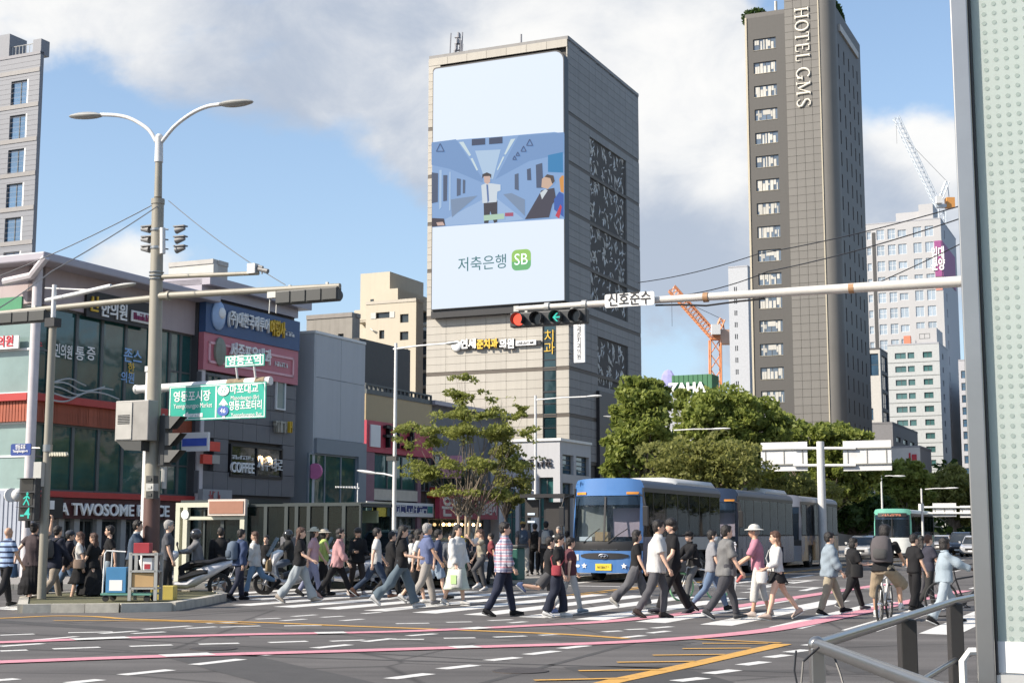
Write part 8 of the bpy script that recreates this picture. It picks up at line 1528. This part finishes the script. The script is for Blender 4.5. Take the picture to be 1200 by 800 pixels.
    # --- shoes
    for i in (0, 1):
        kn, an, ang = feet[i]; pitch = max(-.25, min(.95, -ang)) if not seat else 0; pitch = -pitch*.75; q = MB()
        st_ = [(-.075, .030, .034, .036), (-.055, .037, .044, .05), (0, .040, .062, .075), (.06, .043, .036, .042), (.13, .047, .022, .03), (.175, .040, .018, .022), (.195, .022, .012, .016)]
        q.loft([[(x, w*cos(a), -.062+zc+hh*sin(a)*(1 if sin(a) > 0 else .9)) for a in [2*pi*j/12 for j in range(12)]] for x, w, zc, hh in st_]); M_ = Matrix.Translation(an) @ Matrix.Rotation(-pitch, 4, 'Y'); q.xf(K @ M_); so = q.build('shoe', cloth(shoe), t, True)
        q = MB(); q.loft([[(x, w*1.04*cos(a), -.078+.010*(1 if sin(a) > 0 else -1)*1.0) for a in [2*pi*j/12+.01 for j in range(12)]] for x, w, zc, hh in st_]); q.xf(K @ M_); q.build('sole', cloth((.6, .6, .58)) if sum(shoe) > .2 or (int(px) % 2) else M_rubber, so)
    t['_'] = 0; del t['_']; PERSONS.append(t); S_ = dict(t=t, K=k, hands=[K @ h_[0] + h_[1]*.07*k for h_ in hands], up=lambda d, y=0, fx=0: K @ up(d, y, fx), head=K @ hc0, sh=[K @ s_ for s_ in sh], hip=K @ pel)
    if extra: extra(S_)
    return S_
# things that people carry are things of their own
def world(S_, v): return S_['t'].matrix_basis @ Vector(v)
def soft(name, label, cat, S_, build, m, par=None, smooth=True, extra=None):
    q = MB(); build(q); o = q.build(name, m, None, smooth, bevel=0); o.matrix_basis = S_['t'].matrix_basis.copy(); tag(o, label, cat); 
    return o
def pack(label, S_, col, w=.30, h=.44, d=.16, strap=None, at=-.19):
    t = thing('backpack', label, 'backpack'); t.matrix_basis = S_['t'].matrix_basis.copy(); c = S_['up'](.28, 0, at); q = MB()
    q.loft([[(c.x+dx*d*cos(a)*(1 if cos(a) < 0 else .45), c.y+w/2*sc*(abs(sin(a))**.6)*(1 if sin(a) > 0 else -1), c.z+zz_*h) for a in [2*pi*i/18 for i in range(18)]] for zz_, sc, dx in ((-.5, .80, .6), (-.46, .98, .9), (-.2, 1.02, 1.05), (.1, .98, 1.0), (.38, .86, .8), (.5, .5, .4))]); me = q.mesh('bag', cloth(col), True); folds(me, .006, 5, 20); inst(me, 'bag', t)
    q = MB(); q.loft([[(c.x-d*.95+dx*.05*cos(a), c.y+w*.34*sc*sin(a), c.z+zz_*h) for a in [2*pi*i/12 for i in range(12)]] for zz_, sc, dx in ((-.36, .8, .6), (-.3, 1, 1), (-.05, 1, 1), (.02, .8, .6))]); q.build('pocket', cloth(tuple(v*.75 for v in col)), t, True)
    for s in (1, -1): q = MB(); q.tube([S_['up'](.46, s*.08, at+.07), S_['up'](.53, s*.10, -.02), S_['up'](.49, s*.11, .10), S_['up'](.34, s*.12, .15), S_['up'](.14, s*.15, .06), S_['up'](.08, s*.14, at+.06)], .016, 6); q.build('strap', cloth(strap or col), t, True)
    return t
def tote(label, S_, hand, col, w=.30, h=.32, d=.08, drop=.20, nm='tote_bag', handle=True, face=None):
    c = S_['hands'][hand]-Vector((0, 0, drop+h/2)); t = thing(nm, label, 'bag'); t.matrix_basis = S_['t'].matrix_basis.copy(); q = MB(); q.loft([[(c.x+w/2*sc*cos(a), c.y+d*sin(a)*dy, c.z+zz_*h) for a in [2*pi*i/14 for i in range(14)]] for zz_, sc, dy in ((-.5, .86, .7), (-.42, .97, 1), (.1, 1.02, .9), (.5, .96, .35))]); me = q.mesh('bag', cloth(col), True); folds(me, .006, 8, 20); inst(me, 'bag', t)
    if handle: q = MB(); hc_ = S_['hands'][hand]; q.tube([c+Vector((-w*.28, 0, h*.5)), hc_+Vector((-.02, 0, 0)), hc_+Vector((.02, 0, 0)), c+Vector((w*.28, 0, h*.5))], .009, 6); q.build('handle', cloth(col), t, True)
    if face: q = MB(); q.box(c.x-w*.25, c.x+w*.25, c.y-d-.012, c.y-d-.004, c.z-h*.3, c.z+h*.2); q.build('print', cloth(face), t)
    return t
def shoulder_bag(label, S_, side, col, w=.26, h=.22, low=.02, nm='shoulder_bag', cross=True):
    s = 1 if side == 0 else -1; c = S_['up'](low, s*.23, 0); t = thing(nm, label, 'bag'); t.matrix_basis = S_['t'].matrix_basis.copy(); q = MB(); q.loft([[(c.x+w/2*sc*cos(a), c.y+.055*sin(a)*dy, c.z+zz_*h) for a in [2*pi*i/14 for i in range(14)]] for zz_, sc, dy in ((-.5, .8, .6), (-.42, .97, 1), (.2, 1.0, .9), (.5, .86, .5))]); q.build('bag', cloth(col), t, True)
    e = S_['up'](.52, (-s if cross else s)*.11, 0); q = MB(); q.tube([c+Vector((w*.38, 0, h*.45)), S_['up'](.28, s*.10*(1 if cross else 2.1), .155), S_['up'](.44, (-s if cross else s)*.08, .12), e, S_['up'](.30, s*.08*(1 if cross else 2.1), -.15), c+Vector((-w*.38, 0, h*.45))], .010, 6); q.build('strap', cloth(col), t, True); return t
def phone(label, S_, hand): c = S_['hands'][hand]; t = soft('phone', label, 'phone', S_, lambda q: q.box(c.x-.01, c.x+.012, c.y-.036, c.y+.036, c.z-.02, c.z+.13), M_black, smooth=False); return t
# ============================================================ THE CROWD, left to right
BLK = (.016, .016, .018); CH = (.035, .035, .038); WH = (.62, .62, .60); NV = (.03, .04, .09); JN = (.13, .20, .30); LJ = (.28, .36, .43); BG = (.40, .34, .25); DG = (.07, .07, .075); WS = (.62, .62, .6)
def W(side, a=24, b=-20, k1=4, k2=24): return dict(leg=(a, b) if side else (b, a), knee=(k1, k2) if side else (k2, k1), arm=(-20, 20) if side else (20, -20))
G1 = 'people walking over the crossing'
person('man in a blue and navy striped polo at the left edge, seen from behind', 5, 711, 60, yt=619, **W(1, 18, -16), top=('polo', 'stripe'), bot=('pants', BLK), hair='bald', skin='b', group=G1)
s = person('woman in a brown top and long dark skirt holding a hand to her hair', 36, 708, 75, yt=615, leg=(8, -8), arm=(-20, 120), elb=(10, 60), abd=(35, 20), top=('loose', (.07, .05, .055), .5), bot=('longskirt', BLK), hair='bun', sex='f', group=G1)
tote('sky blue cloth bag beside the woman with a hand to her hair', s, 0, (.10, .22, .42), .26, .30, drop=.0)
person('woman in a beige jacket half hidden behind the navy cardigan', 50, 701, 60, yt=626, **W(0), top=('jacket', (.42, .32, .22)), bot=('jeans', JN), hair='bob', sex='f', group=G1)
s = person('man in a navy cardigan and beige trousers with a grey backpack', 62, 706, 52, yt=617, **W(1, 20, -18), top=('cardigan', (.02, .025, .045)), bot=('pants', (.42, .35, .27), 1), shoe=BLK, lean=5, group=G1); pack('grey backpack with pale piping on the navy cardigan', s, (.09, .09, .09))
person('person in a dark cap and blue jeans stepping behind the navy cardigan', 78, 703, 20, yt=621, **W(0, 26, -24), top=('jacket', (.02, .02, .03)), bot=('jeans', (.11, .19, .32)), hat=('cap', (.05, .06, .08)), group=G1)
s = person('woman in a white top with a tan handbag facing left', 92, 706, 190, yt=625, **W(1, 14, -14), top=('tee', WH), bot=('longskirt', BLK, 1.0), hair='long', hc='b', sex='f', shoe=(.4, .25, .18), group=G1); shoulder_bag('tan handbag at the hip of the woman in white', s, 0, (.32, .22, .16), cross=False)
person('woman in a long black dress with long dark hair', 108, 706, 170, yt=626, **W(0, 16, -16), top=('dress', BLK, .8), bot=('longskirt', BLK, 1.6), hair='long', hc='b', sex='f', shoe=(.5, .36, .3), group=G1)
person('man in a black T-shirt and pale jeans before the trolley', 127, 703, 200, yt=617, **W(1, 18, -14), top=('tee', BLK), bot=('jeans', LJ), shoe=WS, group=G1)
person('man in a navy apron and polo pushing the trolley', 154, 703, 5, yt=608, leg=(14, -12), knee=(5, 12), arm=(30, 34), elb=(30, 34), top=('polo', (.05, .08, .13), .66, WH), bot=('pants', CH), lean=8, wide=1.08)
person('person in dark grey T-shirt and trousers just right of the tall pole', 194, 704, 10, yt=612, leg=(6, -6), knee=(2, 6), arm=(-4, 6), top=('tee', (.08, .085, .10)), bot=('pants', CH), hair='short', hc='g', group=G1)
person('grey jacketed rider seated on the large white scooter', 231, 699.5, 192, h=1.72, seat=.86, leg=(72, 70), knee=(78, 74), arm=(50, 50), elb=(30, 30), top=('jacket', (.22, .22, .23)), bot=('pants', CH), hat=('helmet', (.04, .04, .045)), lean=6)
person('person in black jacket and black shorts with bare calves, seen from behind', 257, 699, 100, yt=620, leg=(10, -8), knee=(3, 20), arm=(-6, 8), top=('coat', BLK), bot=('shorts', BLK), shoe=(.45, .30, .24), wide=1.08, group=G1)
s = person('man in a navy jacket and navy trousers carrying a blue grey backpack', 280, 703, 40, yt=622, leg=(12, -14), knee=(4, 16), arm=(10, -14), top=('jacket', (.035, .06, .14)), bot=('pants', (.025, .03, .055)), shoe=BLK, wide=1.05, group=G1); pack('blue grey backpack on the navy jacketed man', s, (.10, .14, .20))
person('woman in a white blouse and jeans with one heel raised behind', 298, 698, 180, yt=624, leg=(16, -30), knee=(4, 40), arm=(10, -10), top=('loose', WH, 1.7), bot=('jeans', (.16, .30, .46), .92), hair='long', hc='b', sex='f', shoe=BLK, group=G1)
s = person('man in black holding a tan paper bag and facing the camera', 311, 696, -100, yt=629, leg=(6, -8), knee=(2, 8), arm=(20, 10), elb=(40, 30), top=('tee', BLK), bot=('pants', CH), group=G1); tote('tan paper bag held by the man in black', s, 0, (.28, .20, .10), .24, .30, drop=-.05, nm='paper_bag')
person('dark helmeted rider on the scooter behind the wide pale jeans', 338, 694, 200, h=1.70, seat=.86, leg=(72, 70), knee=(78, 74), arm=(48, 48), elb=(30, 30), top=('jacket', (.03, .03, .035)), bot=('pants', (.10, .13, .18)), hat=('helmet', (.03, .03, .03)))
s = person('woman in a black T-shirt and wide pale grey jeans walking right', 350, 706, 0, yt=618, **W(1, 24, -24, 3, 14), top=('tee', BLK), bot=('wide', (.36, .41, .44)), hair='long', hc='b', sex='f', shoe=(.5, .42, .34), group=G1, elb=None or (20, 40)); phone('black phone in the hand of the woman in wide pale jeans', s, 0)
person('person in a pink top and lavender trousers with a cream bucket hat', 366, 699, 0, yt=619, **W(0, 16, -14), top=('tee', (.55, .33, .38)), bot=('pants', (.28, .30, .46)), hat=('brim', (.66, .62, .45)), sex='f', hair='bob', group=G1)
s = person('person in a lime green vest and black trousers with a pale hat', 378, 698, 20, yt=621, **W(1, 14, -12), top=('vest', (.45, .62, .12)), bot=('pants', BLK), hat=('brim', (.55, .50, .40)), sex='f', hair='bob', group=G1, elb=(50, 60))
person('woman in a pink over-shirt and black trousers striding right', 394, 701, 0, yt=618, **W(1, 28, -26, 3, 12), top=('loose', (.58, .28, .29), 1.7), bot=('jeans', BLK), hair='bob', sex='f', shoe=(.42, .24, .2), lean=7, group=G1)
s = person('person in black long sleeves holding a red phone case', 418, 697, -60, yt=621, leg=(12, -10), knee=(3, 12), arm=(18, 22), elb=(60, 70), top=('jacket', BLK), bot=('pants', (.045, .035, .03)), hair='fluffy', skin='b', shoe=(.5, .4, .36), group=G1)
s = person('man in a denim vest over a white T-shirt and dark trousers', 440, 701, 10, yt=618, **W(0, 26, -28, 3, 22), top=('tee', WH), bot=('jeans', (.03, .05, .09)), shoe=(.12, .06, .04), group=G1, abd=(12, 12)); 
soft('denim_vest', 'open denim vest worn over the white T-shirt', 'vest', s, lambda q: elloft(q, [(s['up'](-.02, 0, -.02), .135, .19), (s['up'](.2, 0, -.02), .120, .175), (s['up'](.38, 0, -.02), .125, .180), (s['up'](.45, 0, -.012), .105, .165)]), cloth((.05, .09, .14))) if False else None
person('person in a long black coat behind the man in the vest', 458, 699, 10, yt=624, **W(1, 18, -18), top=('coat', BLK), bot=('pants', CH), hair='short', group=G1)
s = person('long haired woman in a black T-shirt and wide blue jeans looking at a phone', 470, 713, 0, yt=616, **W(1, 22, -30, 3, 20), top=('tee', BLK), bot=('wide', (.11, .16, .20)), hair='long', sex='f', shoe=(.66, .66, .66), nod=10, group=G1, elb=(30, 60)); phone('phone held before the woman in wide blue jeans', s, 0)
s = person('woman in a white T-shirt and black skirt behind the grey haired man', 489, 707, 0, yt=622, **W(0, 14, -16), top=('tee', WH), bot=('longskirt', BLK, 1.2), hair='bob', sex='f', shoe=WS, group=G1)
s = person('grey haired man in a blue polo shirt and beige trousers', 499, 709, 20, yt=615, **W(1, 16, -18, 3, 18), top=('polo', (.12, .16, .33)), bot=('pants', (.40, .36, .32)), hc='g', skin='b', shoe=(.2, .2, .22), group=G1)
person('person in a dark blue top and pale blue shorts behind the blue polo', 512, 702, 10, yt=622, **W(0, 16, -24, 3, 30), top=('tee', (.03, .045, .10)), bot=('shorts', (.25, .34, .45)), shoe=BLK, group=G1)
s = person('woman in a white cardigan over a pale green and white dress', 535, 709, -40, yt=617, leg=(8, -12), knee=(3, 12), arm=(6, 8), elb=(20, 16), top=('cardigan', (.68, .68, .66)), bot=('dress', (.62, .68, .55), 1.3), hair='long', sex='f', shoe=(.5, .5, .5), wide=1.06, group=G1); tote('white shopping bag with green print held by the woman in the white cardigan', s, 1, (.66, .68, .64), .34, .40, drop=.05, nm='shopping_bag', face=(.40, .60, .22))
s = person('woman in a beige top with a raised arm and a bunch of yellow flowers', 564, 692, 200, yt=622, leg=(40, -6), knee=(60, 10), arm=(70, 10), elb=(70, 20), top=('fit', (.38, .33, .24)), bot=('pants', DG, .9), hair='long', hc='b', sex='f', shoe=(.66, .66, .66), group=G1)
fl = thing('flower_bunch', 'bunch of yellow and green flowers held by the woman in beige', 'flowers', world(s, s['hands'][1]+Vector((.0, 0, .1)))+Vector((-.35, -.1, .35))); rng = np.random.RandomState(2)
for mm_, c_, sd_, nm_ in ((mat('petal_yellow', (.7, .55, .05)), (0, 0, .12), 1, 'petals'), (M_leafA, (0, 0, 0), 2, 'leaves')): o = bpy.data.objects.new(nm_, shrub_mesh(nm_, 160, .16, .12, .14, .035, mm_, sd_)); COL.objects.link(o); o.parent = fl; o.location = c_
person('man in a plaid shirt and navy trousers walking alone across the middle', 590, 722, 0, yt=614, leg=(14, -16), knee=(3, 10), arm=(-26, 10), elb=(24, 20), top=('loose', 'plaid', 1.8), bot=('pants', (.022, .028, .055)), hair='short', hc='k', shoe=BLK, wide=1.10, group=G1)
s = person('man in a yellow cap and grey shirt with a blue backpack on the far pavement', 613, 674, 95, yt=618, z=.15, leg=(5, -5), top=('tee', (.15, .14, .15)), bot=('pants', (.55, .52, .45)), hat=('cap', (.50, .32, .06))); pack('slate blue backpack of the man in the yellow cap', s, (.06, .09, .14))
person('person in black standing between the two backpacks on the far pavement', 627, 673, 80, yt=620, z=.15, leg=(4, -4), top=('tee', BLK), bot=('pants', BLK))
s = person('man in grey with a white backpack on the far pavement', 640, 674, 85, yt=618, z=.15, leg=(5, -6), top=('tee', (.10, .10, .11)), bot=('pants', CH)); pack('white drawstring backpack of the man in grey', s, (.55, .54, .50))
person('person with pale hair and white top waiting near the coach', 655, 676, -110, yt=624, z=.15, leg=(4, -4), top=('tee', WH), bot=('pants', DG), hc='g')
person('person in grey shorts and blue trainers behind the red bag', 644, 719, 10, yt=632, leg=(10, -40), knee=(3, 60), arm=(-15, 15), top=('tee', BLK), bot=('shorts', DG), shoe=(.12, .18, .40), group=G1)
s = person('person in a black T-shirt and navy trousers with a small red bag', 654, 723, -10, yt=628, leg=(8, -10), knee=(3, 12), arm=(-8, 8), top=('tee', BLK), bot=('wide', (.02, .022, .05)), shoe=(.7, .7, .7), sex='f', hair='short', nod=12, group=G1); shoulder_bag('small red bag hanging at the front of the person in black', s, 1, (.40, .03, .05), .20, .20, .04)
person('person in pale trousers half hidden right of the red bag', 668, 718, 20, yt=634, **W(0, 16, -16), top=('tee', (.10, .03, .04)), bot=('pants', (.5, .52, .52)), sex='f', shoe=(.3, .4, .5), group=G1)
person('woman in a black T-shirt and grey striped trousers near the coach front', 746, 714, 0, yt=622, leg=(20, -30), knee=(3, 16), arm=(-8, 10), top=('tee', BLK), bot=('wide', (.10, .10, .10)), hair='bob', sex='f', shoe=(.62, .6, .55), group=G1)
person('man in a white shirt and dark grey trousers', 770, 724, 0, yt=611, leg=(20, -18), knee=(24, 14), arm=(-6, 12), elb=(10, 14), top=('loose', WH, .8), bot=('pants', (.075, .075, .085)), shoe=(.05, .04, .035), wide=1.05, lean=4, group=G1)
s = person('tall man in black T-shirt and black track trousers walking left', 790, 719, 190, yt=594, leg=(24, -16), knee=(4, 14), arm=(14, -10), elb=(30, 14), top=('tee', BLK), bot=('pants', BLK), hair='fluffy', shoe=(.05, .05, .06), group=G1)
person('rider in black on the mint tyred bicycle', 814, 703, 205, h=1.68, seat=.86, leg=(40, 62), knee=(30, 70), arm=(40, 40), elb=(16, 16), top=('jacket', BLK), bot=('pants', (.12, .12, .12)), hat=('cap', BLK), lean=12)
person('masked man with a grey vest over black sleeves and blue jeans', 835, 716, 0, yt=621, leg=(24, -22), knee=(3, 20), arm=(-12, 12), top=('tee', (.30, .31, .34)), bot=('jeans', (.12, .20, .34)), mask=True, shoe=BLK, group=G1)
s = person('stout man in a loose grey T-shirt and dark trousers', 852, 726, 10, yt=617, leg=(18, -22), knee=(4, 16), arm=(-6, 14), elb=(12, 16), top=('loose', (.20, .20, .20), .85), bot=('pants', (.055, .055, .065)), shoe=DG, wide=1.16, group=G1); soft('drink_bottle', 'red and white drink bottle in the hand of the stout man', 'bottle', s, lambda q: q.cyl(s['hands'][1]+Vector((-.02, 0, -.02)), s['hands'][1]+Vector((-.12, 0, -.14)), .03, 10), cloth((.6, .12, .10)))
s = person('older person in a pale sun hat and pink top walking on crutches', 890, 723, 170, yt=617, leg=(10, -8), knee=(3, 10), arm=(24, 26), elb=(30, 34), top=('tee', (.62, .22, .32), .9), bot=('pants', WH, .5), hat=('brim', (.66, .64, .58)), sex='f', hc='g', skin='b', shoe=(.55, .45, .4), lean=6, group=G1)
for i_ in (0, 1):
    h_ = world(s, s['hands'][i_]); q = MB(); q.tube([(0, 0, 0), (0, 0, .55*h_.z)], .012, 8); q.tube([(0, 0, .5*h_.z), (.035, 0, .75*h_.z), (.03, 0, h_.z+.42)], .011, 6); q.tube([(0, 0, .5*h_.z), (-.035, 0, .75*h_.z), (-.03, 0, h_.z+.42)], .011, 6); q.cyl((-.05, 0, h_.z+.42), (.05, 0, h_.z+.42), .02, 8); q.cyl((-.03, 0, h_.z), (.03, 0, h_.z), .015, 8); o = q.build('crutch', mat('crutch_white', (.72, .72, .72), .3, .3), None, True); o.location = (h_.x-.04, h_.y, 0); tag(o, ('white crutch on the left of the person in the pink top', 'white crutch on the right of the person in the pink top')[i_], 'crutch')
s = person('woman with long brown hair, white blouse and black shorts', 912, 726, 185, yt=624, leg=(18, -26), knee=(4, 12), arm=(14, 6), elb=(50, 20), top=('fit', (.68, .68, .67), 1.5), bot=('skirt', BLK, .42), hair='long', hc='b', sex='f', shoe=(.55, .40, .32), group=G1); shoulder_bag('white shoulder bag of the woman with long brown hair', s, 1, (.64, .66, .66), .30, .24, .06, cross=False); tote('white cloth tote behind the woman with long brown hair', s, 0, (.66, .65, .62), .20, .22, drop=.02)
person('man in a light denim shirt and khaki trousers', 973, 720, 5, yt=625, leg=(24, -14), knee=(4, 6), arm=(-8, 12), elb=(12, 20), top=('loose', (.27, .36, .43), 1.5), bot=('pants', (.44, .38, .26)), shoe=BLK, wide=1.08, group=G1)
s = person('woman in black looking at a phone with a round black bag', 1001, 715, 10, yt=633, leg=(20, -24), knee=(3, 12), arm=(20, 18), elb=(70, 66), top=('loose', BLK, .8), bot=('pants', BLK), hair='bob', sex='f', shoe=(.1, .1, .1), nod=8, wide=1.1, group=G1); shoulder_bag('round black shoulder bag of the woman looking at a phone', s, 1, (.03, .03, .03), .28, .28, .02)
s = person('cyclist in a black T-shirt and tan shorts seen from behind', 1037, 728, 64, h=1.74, seat=.93, leg=(30, 58), knee=(14, 62), arm=(50, 50), elb=(12, 12), top=('tee', BLK), bot=('shorts', (.42, .32, .20), .95), hair='fluffy', shoe=(.7, .7, .7), lean=24, wide=1.12, skin='b'); pack('large charcoal grey backpack on the cyclist', s, (.09, .08, .085), .38, .48, .17, at=-.20)
person('man in black T-shirt and black trousers right of the cyclist', 1073, 716, 20, yt=628, leg=(10, -8), knee=(3, 8), arm=(-6, 10), top=('tee', BLK), bot=('wide', BLK), shoe=BLK, group=G1)
person('person in a navy top behind the denim jacket', 1090, 713, 15, yt=628, **W(1, 14, -14), top=('tee', (.04, .04, .06)), bot=('pants', (.03, .03, .04)), sex='f', hair='short', hc='b', group=G1)
person('woman in a light denim jacket and pale jeans pushing a bicycle', 1109, 731, 5, yt=631, leg=(20, -18), knee=(3, 14), arm=(-6, 50), elb=(14, 20), abd=(8, 10), top=('jacket', (.33, .42, .49)), bot=('wide', (.36, .44, .50)), hair='bob', sex='f', skin='c', shoe=BLK, group=G1)
# people waiting or walking beyond, small in the picture
for (x, y, f_, yt_, tp, bt, hr, sx_, lb) in ((576, 684, 180, 626, ('tee', (.25, .04, .05)), ('pants', DG), 'short', 'f', 'person in a dark red top behind the flowers'), (560, 680, -90, 628, ('tee', (.10, .12, .16)), ('pants', BLK), 'short', 'm', 'person in slate blue behind the white cardigan'), (481, 695, 10, 628, ('tee', WH), ('pants', BLK), 'bob', 'f', 'person in white glimpsed behind the long black hair'),
    (67, 700, 30, 630, ('tee', (.03, .03, .03)), ('pants', BLK), 'short', 'm', 'person in black glimpsed behind the grey backpack'), (528, 690, -100, 627, ('jacket', (.10, .11, .13)), ('pants', CH), 'short', 'm', 'person in a grey jacket waiting behind the woman in the white cardigan'), (665, 674, 100, 628, ('tee', (.05, .05, .05)), ('pants', BLK), 'bob', 'f', 'woman in black on the far pavement beside the coach mirror'), (1082, 700, 30, 634, ('tee', (.45, .42, .4)), ('pants', DG), 'long', 'f', 'woman in a pale top glimpsed between the two dark figures')):
    person(lb, x, y, f_, yt=yt_, leg=(10, -10), knee=(3, 10), top=tp, bot=bt, hair=hr, sex=sx_, z=.15 if y < 682 else 0, vox=.019, group=None)

bpy.data.scenes.remove(TMP)
